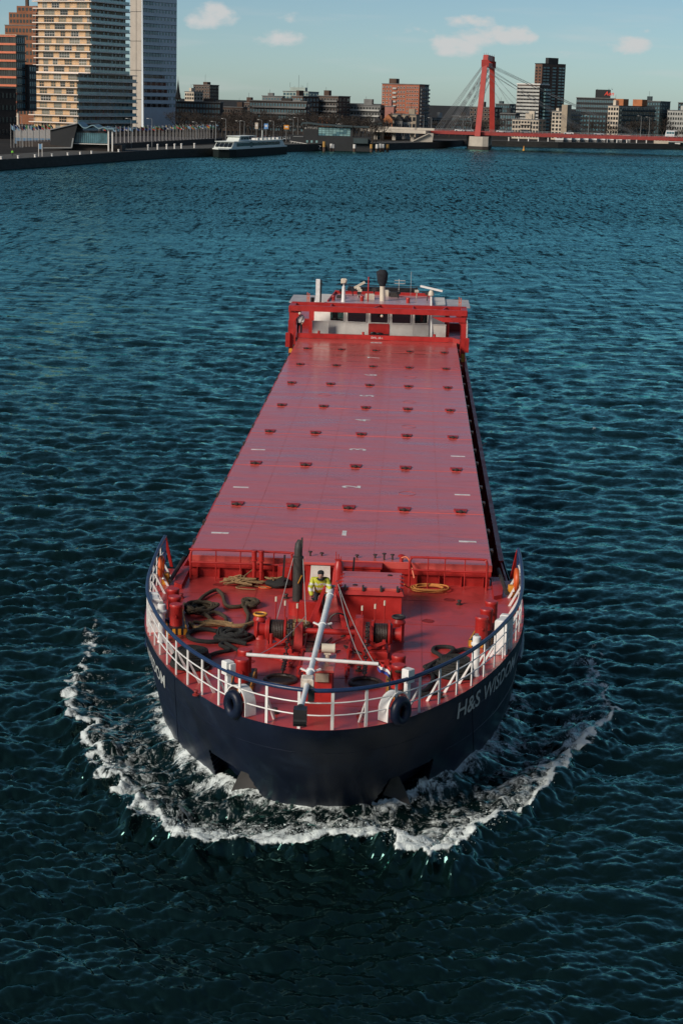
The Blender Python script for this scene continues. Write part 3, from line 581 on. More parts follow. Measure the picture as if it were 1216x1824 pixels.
# ------------------------------------------------------------ bollards
pst = MB(); pst.lathe((0, 0, 0), [(.195, 0), (.19, .04), (.19, .54), (.20, .56), (.20, .61), (.185, .64)], 20); bol_me = pst.mesh('bollard_post', RED, True)
pn = MB(); pn.cyl((0, -.18, .32), (0, -.25, .32), .05, n=8); pin_me = pn.mesh('bollard_pin', RED)
def bollard(name, posts, L_, W_, h_=.22, label=None):
    c = sum((Vector((a, b, 0)) for a, b in posts), Vector())/len(posts); d = Vector((posts[-1][0]-posts[0][0], posts[-1][1]-posts[0][1], 0)); th = math.atan2(d.y, d.x)
    e = empty(name, (c.x, c.y, DK), th, ship)
    if label: e['label'] = label
    mb = MB(); mb.bbox(-L_/2, L_/2, -W_/2, W_/2, 0, h_, .015); sp(mb, 'base', BLACK, e)
    # yellow warning stripes round the base
    mb = MB()
    for k in range(7):
        x = -L_/2+.05+(L_-.1)*k/6
        for e_ in (-1, 1): mb.box(x-.05, x+.05, min(e_*(W_/2+.001), e_*(W_/2+.008)), max(e_*(W_/2+.001), e_*(W_/2+.008)), .01, h_-.02)
    for k in range(4):
        y = -W_/2+.06+(W_-.12)*k/3
        for e_ in (-1, 1): mb.box(min(e_*(L_/2+.001), e_*(L_/2+.008)), max(e_*(L_/2+.001), e_*(L_/2+.008)), y-.045, y+.045, .01, h_-.02)
    for e_ in (-1, 1): mb.box(-L_/2+.02, L_/2-.02, e_*(W_/2-.035)-.02, e_*(W_/2-.035)+.02, h_, h_+.006)
    o = sp(mb, 'warning_stripes', YEL, e); o['kind'] = 'stuff'
    for a, b in posts:
        q = Matrix.Rotation(-th, 3, 'Z') @ Vector((a-c.x, b-c.y, 0)); inst('bollard_post', bol_me, e, (q.x, q.y, h_)); inst('bollard_pin', pin_me, e, (q.x, q.y, h_), -th)
bollard('triple_bollard', [(-4.9, -4.6), (-4.74, -5.45), (-4.58, -6.3)], 2.45, .62)
bollard('triple_bollard', [(4.79, -4.7), (4.61, -5.55), (4.44, -6.42)], 2.45, .62)
bollard('double_bollard', [(-2.15, -10.5), (-2.15, -11.35)], 1.55, .62)
bollard('double_bollard', [(2.04, -10.5), (2.05, -11.35)], 1.55, .62)

# ------------------------------------------------------------ anchor windlasses
def drum(e, x0, x1, y, z, r_flange, r_core, core_mat):
    for x in (x0, x1): mb = MB(); mb.cyl((x-.03, y, z), (x+.03, y, z), r_flange, n=24); sp(mb, 'drum_flange', RED, e, True)
    mb = MB()
    n_ = max(4, int((x1-x0)/.06))
    for k in range(n_): x = x0+.05+(x1-x0-.1)*(k+.5)/n_; mb.tube([(x, y+r_core*math.cos(a), z+r_core*math.sin(a)) for a in np.linspace(0, 2*math.pi, 17)[:-1]], .034, 6, True)
    mb.cyl((x0, y, z), (x1, y, z), r_core-.01, n=16, cap=False); sp(mb, 'wound_rope', core_mat, e, True)
for sg, uc in ((-1, -1.36), (1, 1.36)):
    e = empty('anchor_windlass', (uc, -7.35, DK), 0, ship)
    ro, ri = sg*.38, -sg*.10
    drum(e, min(ro, ri), max(ro, ri), 0, .50, .38, .27, GREASE)
    mb = MB(); mb.cyl((sg*.42, 0, .50), (sg*.48, 0, .50), .32, .28, n=20); mb.cyl((sg*.48, 0, .50), (sg*.70, 0, .50), .17, .20, n=20); mb.cyl((sg*.70, 0, .50), (sg*.74, 0, .50), .25, n=20); sp(mb, 'warping_head', RED, e, True)
    mb = MB(); mb.cyl((-sg*.30, 0, .52), (-sg*.18, 0, .52), .30, n=18); sp(mb, 'chain_wheel', GREASE, e, True)
    mb = MB(); mb.hexa([(min(-sg*.62, -sg*.36), -.34, 0), (max(-sg*.62, -sg*.36), -.34, 0), (max(-sg*.62, -sg*.36), .34, 0), (min(-sg*.62, -sg*.36), .34, 0), (min(-sg*.60, -sg*.38), -.16, .98 if sg > 0 else .70), (max(-sg*.60, -sg*.38), -.16, .98 if sg > 0 else .70), (max(-sg*.60, -sg*.38), .20, .98 if sg > 0 else .70), (min(-sg*.60, -sg*.38), .20, .98 if sg > 0 else .70)]); sp(mb, 'gear_case', RED, e)
    mb = MB(); mb.hexa([(sg*.40-.03, -.34, 0), (sg*.40+.03, -.34, 0), (sg*.40+.03, .34, 0), (sg*.40-.03, .34, 0), (sg*.40-.03, -.14, .8), (sg*.40+.03, -.14, .8), (sg*.40+.03, .14, .8), (sg*.40-.03, .14, .8)]); sp(mb, 'side_frame', RED, e)
    # brake levers
    for k, (x, y) in enumerate(((-.05, .34), (.22, .38), (-.42, .1))):
        mb = MB(); mb.cyl((sg*x, y, .35), (sg*x, y+.04, 1.15+.1*(k % 2)), .022, n=6); sp(mb, 'brake_lever', RED, e); mb = MB(); mb.cyl((sg*x, y+.04, 1.13+.1*(k % 2)), (sg*x, y+.04, 1.27+.1*(k % 2)), .032, n=6); sp(mb, 'lever_grip', CREAM, e)
    # chain stopper forward of the drum
    mb = MB(); mb.bbox(-.36, .36, -1.05, -.62, 0, .26, .03); mb.bar((-.3, -.9, .26), (.3, -.9, .52), .06, .08); mb.bar((.3, -.75, .26), (-.26, -.75, .50), .06, .08); mb.cyl((-.25, -.82, .3), (-.25, -.82, .62), .05, n=8); mb.cyl((.25, -.82, .3), (.25, -.82, .56), .05, n=8); sp(mb, 'chain_stopper', RED, e)
    # chain down to the hawse pipe: links
    lk_ = MB()
    for k in range(20):
        t_ = k/19; y = -.38-2.55*t_; z = .80-.62*min(1, t_*1.6)+.03; tw = (k % 2)*.5*math.pi
        pth = []
        for a in np.linspace(0, 2*math.pi, 11)[:-1]:
            lx, ly = .055*math.cos(a), .105*math.sin(a); pth.append((lx*math.cos(tw)-sg*.24, y+ly, z+lx*math.sin(tw)))
        lk_.tube(pth, .022, 5, True)
    o = sp(lk_, 'anchor_chain', GREASE, e, True); o['kind'] = 'stuff'
    mb = MB(); mb.tube([(-sg*.2+.42*math.cos(a), -3.15+.40*math.sin(a), .03) for a in np.linspace(0, 2*math.pi, 25)[:-1]], .06, 8, True); mb.prism([(-sg*.2+.40*math.cos(a), -3.15+.38*math.sin(a)) for a in np.linspace(0, 2*math.pi, 25)[:-1]], .0, .012); sp(mb, 'hawse_pipe', GREASE, e, True)
mb = MB(); mb.cyl((-.80, -7.35, DK+.50), (.80, -7.35, DK+.50), .085, n=12); sp(mb, 'windlass_shaft', RED, None, True)
# capstan-like vents beside the drums
for u_, v_ in ((-2.06, -6.6), (2.0, -6.35)):
    e = empty('deck_vent', (u_, v_, DK), 0, ship)
    mb = MB(); mb.lathe((0, 0, 0), [(.21, 0), (.18, .05), (.18, .50), (.21, .54), (.21, .59), (.16, .66), (.16, .72)], 18); sp(mb, 'vent_body', RED, e, True)
    mb = MB(); mb.tube([(.18*math.cos(a), .18*math.sin(a), .73) for a in np.linspace(0, 2*math.pi, 21)[:-1]], .035, 6, True); sp(mb, 'vent_rim', YEL if u_ < 0 else SOOT, e, True)
    mb = MB(); mb.lathe((0, 0, .71), [(.16, 0), (.15, .02)], 16); sp(mb, 'vent_mesh', GREASE, e)

# centre hydraulic housing
cb = empty('hydraulic_housing', (-.08, -11.25, DK), 0, ship)
mb = MB(); mb.bbox(-.38, .38, -.82, .62, 0, .80, .02); sp(mb, 'housing_body', RED, cb); mb = MB(); mb.bbox(-.43, .43, -.87, .68, .80, .86, .015); sp(mb, 'housing_lid', HATCH, cb)
mb = MB(); mb.box(-.06, .30, -.90, -.872, .55, .78); sp(mb, 'panel', BEIGE, cb)
for s2 in (-1, 1): mb = MB(); mb.cyl((s2*.22, .3, .86), (s2*.22, .3, .91), .05, n=8); sp(mb, 'lid_bolt', RED, cb)
e = empty('deck_floodlight', (.13, -11.1, DK+.86), 0, ship)
mb = MB(); mb.cyl((0, 0, 0), (0, 0, .16), .06, n=8); mb.box(-.09, .09, -.07, .07, .14, .18); sp(mb, 'light_stand', CREAM, e)
mb = MB(); mb.cyl((-.16, 0, .30), (.16, 0, .30), .125, n=16); mb.cyl((.16, 0, .30), (.20, 0, .30), .135, n=16); sp(mb, 'light_body', CREAM, e, True)

# ------------------------------------------------------------ lowered foremast
mast = empty('foremast', (0, 0, 0), 0, ship); mast['label'] = 'white foremast lowered forward over the bow rail'
def mp_(v_): t_ = (v_+4.6)/(-16.1+4.6); return Vector((-.08+(-.28+.08)*t_, v_, 4.30+.20*t_))
MASTW = M('mast_white', (.74, .78, .78), .35, var=.12, scale=3)
mb = MB(); mb.cyl(mp_(-4.35), mp_(-9.5), .098, .085, n=16); mb.cyl(mp_(-9.5), mp_(-16.0), .085, .062, n=16); sp(mb, 'pole', MASTW, mast, True)
for v_ in (-5.1, -8.4, -12.9): mb = MB(); mb.cyl(mp_(v_), mp_(v_-.08), .115, n=14); sp(mb, 'clamp_band', MASTW, mast, True)
for v_ in (-8.4, -12.9):
    c = mp_(v_); mb = MB()
    for s2 in (-1, 1): mb.bar(c+Vector((s2*.1, 0, 0)), c+Vector((s2*.26, .08, .04)), .05, .04)
    sp(mb, 'mast_cleat', WHITE, mast)
c = mp_(-11.9); mb = MB(); mb.cyl(c+Vector((-1.78, .05, .07)), c+Vector((1.72, -.06, -.02)), .05, n=10); sp(mb, 'crosstree', WHITE, mast, True)
mb = MB(); c = mp_(-13.9); mb.bbox(c.x-.16, c.x+.16, -14.12, -13.72, c.z-.16, c.z+.16, .03); sp(mb, 'mast_rest', M('rust_white', (.62, .56, .48), .6, var=.3, scale=6, stain=(.25, .10, .04), stain_amt=.6, stain_scale=4), mast)
mb = MB(); mb.bbox(c.x+.04, c.x+.20, -14.4, -14.13, c.z-.34, c.z-.02, .03); sp(mb, 'masthead_horn', BLACK, mast)
c = mp_(-16.0); mb = MB(); mb.cyl(c, c+Vector((-.01, -.12, 0)), .12, n=12); mb.box(c.x-.16, c.x+.16, c.y-.42, c.y-.10, c.z-.20, c.z+.10); mb.cyl((c.x-.16, c.y-.26, c.z-.19), (c.x+.16, c.y-.26, c.z-.19), .17, n=16); sp(mb, 'masthead_light', BLACK, mast)
# tabernacle: A-frame with cheeks that carries the mast foot
tb = empty('mast_tabernacle', (-.10, -4.4, DK), 0, ship)
for s2 in (-1, 1):
    mb = MB(); mb.hexa([(s2*.60-.10, -1.9, 0), (s2*.60+.10, -1.9, 0), (s2*.60+.10, -1.3, 0), (s2*.60-.10, -1.3, 0), (s2*.19-.04, -.25, 1.0), (s2*.19+.04, -.25, 1.0), (s2*.19+.04, .18, 1.0), (s2*.19-.04, .18, 1.0)]); sp(mb, 'frame_leg', RED, tb)
    mb = MB(); mb.hexa([(s2*.19-.035, -.20, .9), (s2*.19+.035, -.20, .9), (s2*.19+.035, .16, .9), (s2*.19-.035, .16, .9), (s2*.19-.035, -.10, 1.22), (s2*.19+.035, -.10, 1.22), (s2*.19+.035, .10, 1.22), (s2*.19-.035, .10, 1.22)]); sp(mb, 'cheek_plate', RED, tb)
mb = MB(); mb.cyl((-.26, 0, 1.06), (.26, 0, 1.06), .04, n=10); sp(mb, 'pivot_pin', STEEL, tb)
mb = MB(); mb.tube([(.32+.28*math.cos(a), -1.5, .36+.28*math.sin(a)) for a in np.linspace(0, 2*math.pi, 19)[:-1]], .025, 6, True); sp(mb, 'hand_wheel', SOOT, tb, True)

# companionway behind the mast: locker with white door, levers and pivot post
cw = empty('companionway', (-.5, -1.7, DK), 0, ship)
mb = MB(); mb.bbox(-.52, .16, -3.15, -2.92, 0, .66, .02); sp(mb, 'step_locker', RED, cw)
mb = MB(); mb.box(-.56, .34, .55, 1.2, 0, .88); sp(mb, 'locker_body', RED, cw); mb = MB(); mb.bbox(-.62, .40, .48, 1.3, .88, .96, .02); sp(mb, 'locker_top', HATCH, cw)
mb = MB(); mb.hexa([(-.42, .36, .02), (.26, .36, .02), (.26, .40, .02), (-.42, .40, .02), (-.38, .44, .86), (.24, .44, .86), (.24, .48, .86), (-.38, .48, .86)]); sp(mb, 'white_door', M('door_white', (.60, .58, .52), .5, var=.2, scale=3, stain=(.3, .2, .14), stain_amt=.4), cw)
mb = MB(); mb.lathe((.52, .35, 0), [(.24, 0), (.22, .2), (.18, .75), (.12, 1.05), (.05, 1.12)], 16); sp(mb, 'pivot_post', RED, cw, True)
for k in range(3): mb = MB(); mb.cyl((.44+.07*k, .3, 1.05), (.42+.08*k, .34, 1.38-.08*k), .018, n=6); mb.box(.42+.07*k-.03, .44+.07*k+.03, .26, .34, 1.10, 1.15); sp(mb, 'lever', RED, cw)
mb = MB(); mb.box(.78, .95, -1.2, 1.1, 0, .55); sp(mb, 'cable_tray', SOOT, cw)
for k, (u_, h_) in enumerate(((-1.3, .95), (.95, .95))):
    mb = MB(); mb.bar((u_, .62, .1), (u_+.05, .70, 1.12), .06, .05); sp(mb, 'clamp_arm', BLACK, cw)
# second low locker right of the post
mb = MB(); mb.bbox(.15, 1.35, -.62, -.06, DK, DK+.66, .02); mb.box(.10, 1.40, -.66, -.02, DK+.66, DK+.72); sp(mb, 'deck_locker', RED)
mb = MB(); mb.bbox(-2.0, -1.55, -.62, -.06, DK, DK+.62, .02); sp(mb, 'deck_locker', RED)
# things standing on the first hatch edge: valve wheels, twist locks
for u_, v_, h_ in ((-.62, .5, .10), (.55, .42, .09), (1.15, .45, .12), (1.45, .25, .22), (1.72, .3, .18), (-1.0, .4, .16)):
    mb = MB(); mb.cyl((u_, v_, 4.1), (u_, v_, 4.11+h_), .03, n=8); mb.tube([(u_+.06*math.cos(a), v_+.06*math.sin(a), 4.1+h_) for a in np.linspace(0, 2*math.pi, 13)[:-1]], .018, 5, True); sp(mb, 'valve', GREASE, None)
mb = MB(); mb.lathe((2.02, .1, 3.9), [(.10, 0), (.07, .05), (.06, .36), (.12, .38), (.12, .42), (.04, .46)], 10); sp(mb, 'hydrant', RED, None, True)
mb = MB(); mb.tube(bez([(2.02, .0, 4.26), (2.2, -.05, 4.30), (2.34, -.25, 4.1), (2.46, -.5, 3.72)], 6), .03, 6); sp(mb, 'hydrant_hose', ORANGE, None)
# store hatch with clamped lid
sh = empty('store_hatch', (1.13, -3.2, DK), 0, ship)
mb = MB(); mb.box(-.96, .94, -1.0, 1.0, 0, .84); sp(mb, 'hatch_box', RED, sh)
mb = MB(); mb.hexa([(-1.02, -1.1, .78), (1.0, -1.1, .78), (1.0, 1.06, .78), (-1.02, 1.06, .78), (-.97, -1.02, .90), (.95, -1.02, .90), (.95, 1.02, .90), (-.97, 1.02, .90)]); sp(mb, 'rim', RED, sh)
mb = MB(); mb.bbox(-.94, .92, -.98, .98, .90, .98, .02); lid = sp(mb, 'lid', HATCH, sh)
for y in (-.35, .3): mb = MB(); mb.box(-.9, .88, y-.012, y+.012, .978, .988); sp(mb, 'lid_ridge', HATCH, lid)
for x in (-.8, -.25, .3, .8): mb = MB(); mb.bbox(x-.03, x+.03, -1.07, -.92, .9, 1.06, .01); sp(mb, 'lid_dog', SOOT, sh)
for y in (-.75, -.3, .15, .6):
    for x in (-.95, .93): mb = MB(); mb.box(x-.07, x+.07, y-.025, y+.025, .93, 1.0); sp(mb, 'lid_dog', RED, sh)
for x, y in ((-.5, -.7), (.55, .6)): mb = MB(); mb.ball((x, y, .985), .09, .07, .03, 10, 4); sp(mb, 'lid_eye', BLACK, lid)
# dark exhaust pipe in its red collar, with chain stays and yellow tag
ex_ = empty('exhaust_pipe', (-1.14, -3.9, DK), 0, ship)
mb = MB(); mb.lathe((0, 0, 0), [(.27, 0), (.27, .40), (.23, .42), (.2, .42)], 20); sp(mb, 'collar', RED, ex_, True)
mb = MB(); mb.lathe((0, 0, 0), [(.155, .35), (.155, 1.75), (.165, 1.76), (.165, 1.83), (.12, 1.85)], 18); mb.tube([(0, 0, 1.8), (0, 0, 2.05), (.01, .03, 2.2), (.05, .1, 2.3)], [.125, .125, .12, .09], 14); mb.box(.08, .13, -.05, .05, 2.1, 2.42); sp(mb, 'pipe', SOOT, ex_, True)
mb = MB(); mb.bar((.02, -.17, 1.02), (.13, -.165, 1.28), .07, .02); sp(mb, 'yellow_tag', YEL, ex_)
for s2, tgt in ((-1, (-.55, -3.2, .1)), (1, (.45, -2.6, .1))):
    mb = MB(); mb.cyl((s2*.15, -.05, 1.78), tgt, .012, n=5); sp(mb, 'stay_chain', WIRE, ex_)
# coaming rails
def crail(u0, u1, posts, bend=None):
    e = empty('coaming_rail', (0, 0, 0), 0, ship)
    top = [(u0, -.35, DK), (u0, -.35, 4.22), (u0+.06, -.35, 4.34), (u0+.2, -.35, 4.39), (u1-.2, -.35, 4.39), (u1-.06, -.35, 4.34), (u1, -.35, 4.22), (u1, -.35, DK)]
    mb = MB(); mb.tube(bez(top, 3), .04, 8); sp(mb, 'hand_rail', RED, e, True)
    mb = MB(); mb.cyl((u0, -.35, 3.96), (u1, -.35, 3.96), .034, n=8); sp(mb, 'middle_rail', RED, e, True)
    for u_ in posts: mb = MB(); mb.cyl((u_, -.35, DK), (u_, -.35, 4.38), .022, n=6); sp(mb, 'rail_post', RED, e)
crail(-4.88, -1.55, (-4.05, -3.25, -2.15)); crail(2.3, 4.82, (2.9, 3.45, 4.1))
for u_ in (-2.77, -2.54):
    e = empty('air_pipe', (u_, -.6, DK), 0, ship); mb = MB(); mb.cyl((0, 0, 0), (0, 0, .80), .062, n=12); mb.cyl((0, 0, .42), (0, 0, .46), .08, n=12); sp(mb, 'pipe', RED, e, True); mb = MB(); mb.lathe((0, 0, .78), [(.11, 0), (.11, .03), (.085, .04), (.085, .30), (.10, .31), (.095, .36)], 14); sp(mb, 'float_head', RED, e, True)
# mast stays and halyards
for p0, p1, sag in ((mp_(-11.9)+Vector((1.3, 0, 0)), Vector((.2, -5.4, 4.55)), .25), (mp_(-11.9)+Vector((1.6, 0, 0)), Vector((.15, -5.2, 4.7)), .15), (mp_(-11.9)+Vector((-1.6, 0, .05)), Vector((-.72, -6.6, 4.1)), .2)):
    P = [p0.lerp(p1, t_)-Vector((0, 0, sag*4*t_*(1-t_))) for t_ in np.linspace(0, 1, 12)]; mb = MB(); mb.tube(P, .011, 5); sp(mb, 'halyard', WIRE, mast)

# hydraulic hoses, pipe runs and small fittings between the windlasses
q = random.Random(31)
for k in range(9):
    x0, y0 = q.uniform(-1.0, 1.0), q.uniform(-9.6, -5.2); P = [(x0, y0, DK+.04)]
    for _ in range(5): x0 += q.gauss(0, .28); y0 += q.gauss(-.1, .4); P.append((max(-1.9, min(1.9, x0)), max(-12, min(-4.8, y0)), DK+.035+abs(q.gauss(0, .03))))
    mb = MB(); mb.tube(bez(P, 5), .022, 6); sp(mb, 'hydraulic_hose', GREASE if k % 3 else RED, None, True)
for x0, y0, x1, y1 in ((-.7, -5.6, -.7, -10.3), (.62, -5.4, .62, -10.2), (-1.9, -8.4, -.7, -8.4), (.62, -8.7, 1.9, -8.7), (-.35, -5.0, -.35, -7.0)):
    mb = MB(); mb.cyl((x0, y0, DK+.09), (x1, y1, DK+.09), .04, n=8); sp(mb, 'deck_pipe', RED, None, True)
    for t_ in (.15, .5, .85): mb = MB(); c = Vector((x0, y0, 0)).lerp(Vector((x1, y1, 0)), t_); mb.box(c.x-.07, c.x+.07, c.y-.05, c.y+.05, DK, DK+.15); sp(mb, 'pipe_clamp', RED)
for x0, y0 in ((-.95, -9.3), (.95, -9.4), (-.42, -8.2), (.4, -6.2), (1.85, -4.9), (-3.3, -12.0), (3.2, -11.4), (-4.9, -2.6), (3.9, -2.2), (-1.6, -2.2), (1.1, -13.2), (-1.1, -13.2)):
    mb = MB(); mb.lathe((x0, y0, DK), [(.10, 0), (.10, .03), (.05, .05), (.05, .11), (.08, .12), (.06, .15)], 10); sp(mb, 'deck_fitting', GREASE if q.random() < .5 else DARKRED, None, True)
for x0, y0 in ((3.6, -1.7), (-3.9, -.9), (2.9, -4.2), (-2.2, -8.9)):
    mb = MB(); mb.lathe((x0, y0, DK), [(.19, 0), (.19, .012), (.15, .014), (.15, .006)], 16); sp(mb, 'deck_plug', DARKRED)

# ------------------------------------------------------------ hatch-lifting gantry
g = empty('hatch_gantry', (0, 56.2, 0), 0, ship); g['label'] = 'red travelling gantry that lifts the hatch covers'
for sg in (-1, 1):
    x = sg*5.42
    for y in (-.55, 1.5):
        mb = MB(); mb.bar((x, y, 2.0), (x, y, 5.75), .30, .26); sp(mb, 'gantry_leg', RED, g)
        mb = MB(); mb.hexa([(x-.15, y-.14, 5.2), (x+.15, y-.14, 5.2), (x+.15, y+.14, 5.2), (x-.15, y+.14, 5.2), (x-.15-(.45 if sg > 0 else 0), y-.14, 5.74), (x+.15+(.45 if sg < 0 else 0), y-.14, 5.74), (x+.15+(.45 if sg < 0 else 0), y+.14, 5.74), (x-.15-(.45 if sg > 0 else 0), y+.14, 5.74)]); sp(mb, 'knee_plate', RED, g)
    mb = MB(); mb.bbox(x-.22, x+.22, -1.0, 2.0, 1.9, 2.35, .04); sp(mb, 'end_carriage', RED, g)
    for y in (-.7, 1.7): mb = MB(); mb.cyl((x-.2, y, 2.0), (x+.2, y, 2.0), .2, n=14); sp(mb, 'wheel', SOOT, g, True)
    mb = MB(); mb.bbox(x+sg*.2-.14, x+sg*.2+.14, -.95, -.72, 3.6, 4.5, .03); sp(mb, 'motor_box', RED, g)
    mb = MB(); mb.bbox(x-.1, x+.1, -.95, -.72, 3.0, 3.5, .03); sp(mb, 'yellow_buffer', YEL, g)
    mb = MB(); mb.bbox(x-.2, x+.2, -.6, 1.6, 5.76, 6.16, .03); sp(mb, 'end_beam', RED, g)
for y, nm_ in ((-.62, 'front_beam'), (1.5, 'rear_beam')):
    mb = MB(); mb.hexa([(-5.55, y-.13, 5.86), (5.58, y-.13, 5.86), (5.58, y+.13, 5.86), (-5.55, y+.13, 5.86), (-5.55, y-.13, 6.2), (5.58, y-.13, 6.2), (5.58, y+.13, 6.2), (-5.55, y+.13, 6.2)]); sp(mb, nm_, RED, g)
mb = MB(); mb.hexa([(3.4, -.76, 5.73), (4.1, -.76, 5.45), (4.1, -.50, 5.45), (3.4, -.50, 5.73), (3.4, -.76, 5.74), (4.1, -.76, 5.74), (4.1, -.50, 5.74), (3.4, -.50, 5.74)]); mb.box(4.1, 5.5, -.76, -.50, 5.45, 5.735); sp(mb, 'haunch', RED, g)
for u_, p_ in ((-3, 0), (-.4, .5), (2.2, 0), (4.0, .3)): mb = MB(); mb.bar((u_, -.5, 6.12), (u_+p_, 1.4, 6.12), .08, .08); sp(mb, 'cross_brace', RED, g)
mb = MB(); mb.bbox(-5.1, 4.75, -.35, -.08, 4.13, 4.42, .02); mb.hexa([(4.75, -.35, 4.13), (5.2, -.5, 4.08), (5.2, -.2, 4.08), (4.75, -.08, 4.13), (4.75, -.35, 4.42), (5.2, -.5, 4.34), (5.2, -.2, 4.34), (4.75, -.08, 4.42)]); lb_ = sp(mb, 'lifting_beam', RED, g)
tv, tf = text_verts('SWL 18 t', .19, 0, .002); mb = MB(); mb.add([(x-.4, -.355, 4.21+y) for x, y, z in tv], tf); sp(mb, 'load_marking', WMARK, lb_)
for u_ in (-3.7, 3.6, -.9): mb = MB(); mb.cyl((u_, -.2, 4.4), (u_, -.2, 4.6), .08, n=8); sp(mb, 'sheave', RED, g)
for u_ in (-4.9, .25): mb = MB(); mb.ball((u_, -.8, 5.72), .09, .07, .09, 10, 6); mb.box(u_-.03, u_+.03, -.8, -.75, 5.7, 5.8); sp(mb, 'work_lamp', CREAM, g)
# ------------------------------------------------------------ wheelhouse
wh = empty('wheelhouse', (0, 59, 0), 0, ship)
WALLW = M('house_white', (.66, .63, .58), .5, var=.10, scale=1.5, stain=(.45, .36, .28), stain_amt=.3)
front = [(-4.25, 1.2), (-3.25, .35), (-2.15, .02), (-.66, -.12), (.72, -.12), (2.2, .02), (3.25, .35), (4.3, 1.2)]
mb = MB(); mb.prism([(x, y) for x, y in front]+[(4.3, 5.6), (-4.25, 5.6)], 1.95, 6.02); sp(mb, 'house_wall', WALLW, wh)
mb = MB(); mb.prism([(-3.35, -.05), (-2.2, -.35), (2.25, -.35), (3.45, -.05), (3.3, 5.3), (-3.1, 5.3)], 6.02, 6.12); sp(mb, 'roof', M('roof_sky_lilac', (.46, .30, .32), .30, var=.2, scale=.8, stain=(.25, .05, .05), stain_amt=.4, stain_scale=.6), wh)  # roof colour holds the pale lilac reflection of the sky
for i in range(7):
    a, b_ = Vector((*front[i], 0)), Vector((*front[i+1], 0)); d = b_-a; n_ = Vector((d.y, -d.x, 0)).normalized()
    if n_.y > 0: n_ = -n_
    if i in (0, 6): continue
    i0, i1 = a+d*.09, b_-d*.09; lean = .05
    e = empty('window', (0, 0, 0), 0, wh)
    P = [i0+n_*.012+Vector((0, 0, 4.86)), i1+n_*.012+Vector((0, 0, 4.86)), b_-d*.07+n_*.03+Vector((0, 0, 5.78)), a+d*.07+n_*.03+Vector((0, 0, 5.78))]
    mb = MB(); mb.add(P, [(0, 1, 2, 3)]); sp(mb, 'pane', GLASSD, e)
    mb = MB()
    for k in range(4): mb.bar(P[k]+n_*.012, P[(k+1) % 4]+n_*.012, .05, .05, up=tuple(n_))
    sp(mb, 'window_frame', WALLW, e)
mb = MB(); mb.box(-.64, .70, -.16, -.125, 4.0, 4.80); sp(mb, 'red_panel', RED, wh)
for sg in (-1, 1):
    x0, x1 = (-4.28, -3.22) if sg < 0 else (3.35, 4.35); mb = MB(); mb.box(x0, x1, -.42, -.36, 3.9, 4.86); mb.box(x0-.02, x1+.02, -.45, -.33, 4.86, 4.91); sp(mb, 'wing_bulwark', WALLW, wh)
    xx = sg*4.9; mb = MB(); mb.box(xx-.9, xx+.9, -1.2, 5.5, 3.78, 3.9); sp(mb, 'wing_deck', DECKRED, wh)
    mb = MB(); mb.tube([(sg*5.75, -1.1, 4.95), (sg*5.75, 5.5, 4.95)], .035, 6); mb.tube([(sg*5.75, -1.1, 4.5), (sg*5.75, 5.5, 4.5)], .025, 6)
    sp(mb, 'wing_rail', RED if sg < 0 else WHITE, wh)
    for y in np.linspace(-1.1, 5.5, 7): mb = MB(); mb.cyl((sg*5.75, y, 3.9), (sg*5.75, y, 4.97), .028, n=6); sp(mb, 'rail_post', RED if sg < 0 else WHITE, wh)
    mb = MB(); mb.box(sg*4.0-.6, sg*4.0+.6, 1.5, 5.0, 3.9, 5.75); sp(mb, 'side_house', RED, wh)
    mb = MB(); mb.box(sg*4.9-1.0, sg*4.9+1.0, 1.0, 5.4, 5.86, 5.93); sp(mb, 'side_awning', M('awning_grey', (.42, .40, .40), .5, var=.2), wh)
mb = MB(); mb.box(-5.6, 5.6, 5.0, 10.0, 1.9, 4.3); sp(mb, 'accommodation', RED, wh); mb = MB(); mb.box(-5.68, 5.68, 4.95, 10.1, 4.3, 4.38); sp(mb, 'aft_deck', DECKRED, wh)
# roof edge curb and fittings
mb = MB(); mb.box(-3.1, 3.3, 5.15, 5.3, 6.12, 6.32); mb.bar((-3.32, -.05, 6.16), (-3.08, 5.2, 6.2), .08, .12); mb.bar((3.42, -.05, 6.16), (3.28, 5.2, 6.2), .08, .12); sp(mb, 'roof_curb', RED, wh)
mb = MB(); mb.cyl((.18, 1.4, 6.1), (.15, 1.4, 7.15), .19, .17, n=16); sp(mb, 'signal_mast', CREAM, wh, True)
mb = MB(); mb.tube([(.15, 1.4, 7.1), (.13, 1.4, 7.5), (.12, 1.4, 7.9), (.14, 1.42, 8.15)], [.20, .34, .38, .22], 12); mb.ball((-.08, 1.36, 7.95), .2, .2, .17, 8, 5); mb.ball((.3, 1.44, 7.9), .18, .2, .2, 8, 5); sp(mb, 'mast_cover', M('black_canvas', (.012, .014, .02), .9, var=.4, scale=4), wh, True)
mb = MB(); mb.lathe((-2.33, .3, 6.1), [(.16, 0), (.13, .1), (.11, 1.0), (.05, 1.02), (.05, 1.25)], 12); sp(mb, 'searchlight_post', WHITE, wh, True)
mb = MB(); mb.bbox(-2.52, -2.14, .1, .45, 7.32, 7.62, .06); mb.cyl((-2.33, .1, 7.47), (-2.33, .02, 7.47), .14, n=12); sp(mb, 'searchlight', CREAM, wh)
mb = MB(); mb.bbox(-4.12, -3.86, .0, .12, 6.0, 7.55, .02); sp(mb, 'whip_board', WHITE, wh); mb = MB(); mb.cyl((-3.80, .1, 6.0), (-3.78, .1, 7.5), .05, n=8); sp(mb, 'antenna', BLACK, wh)
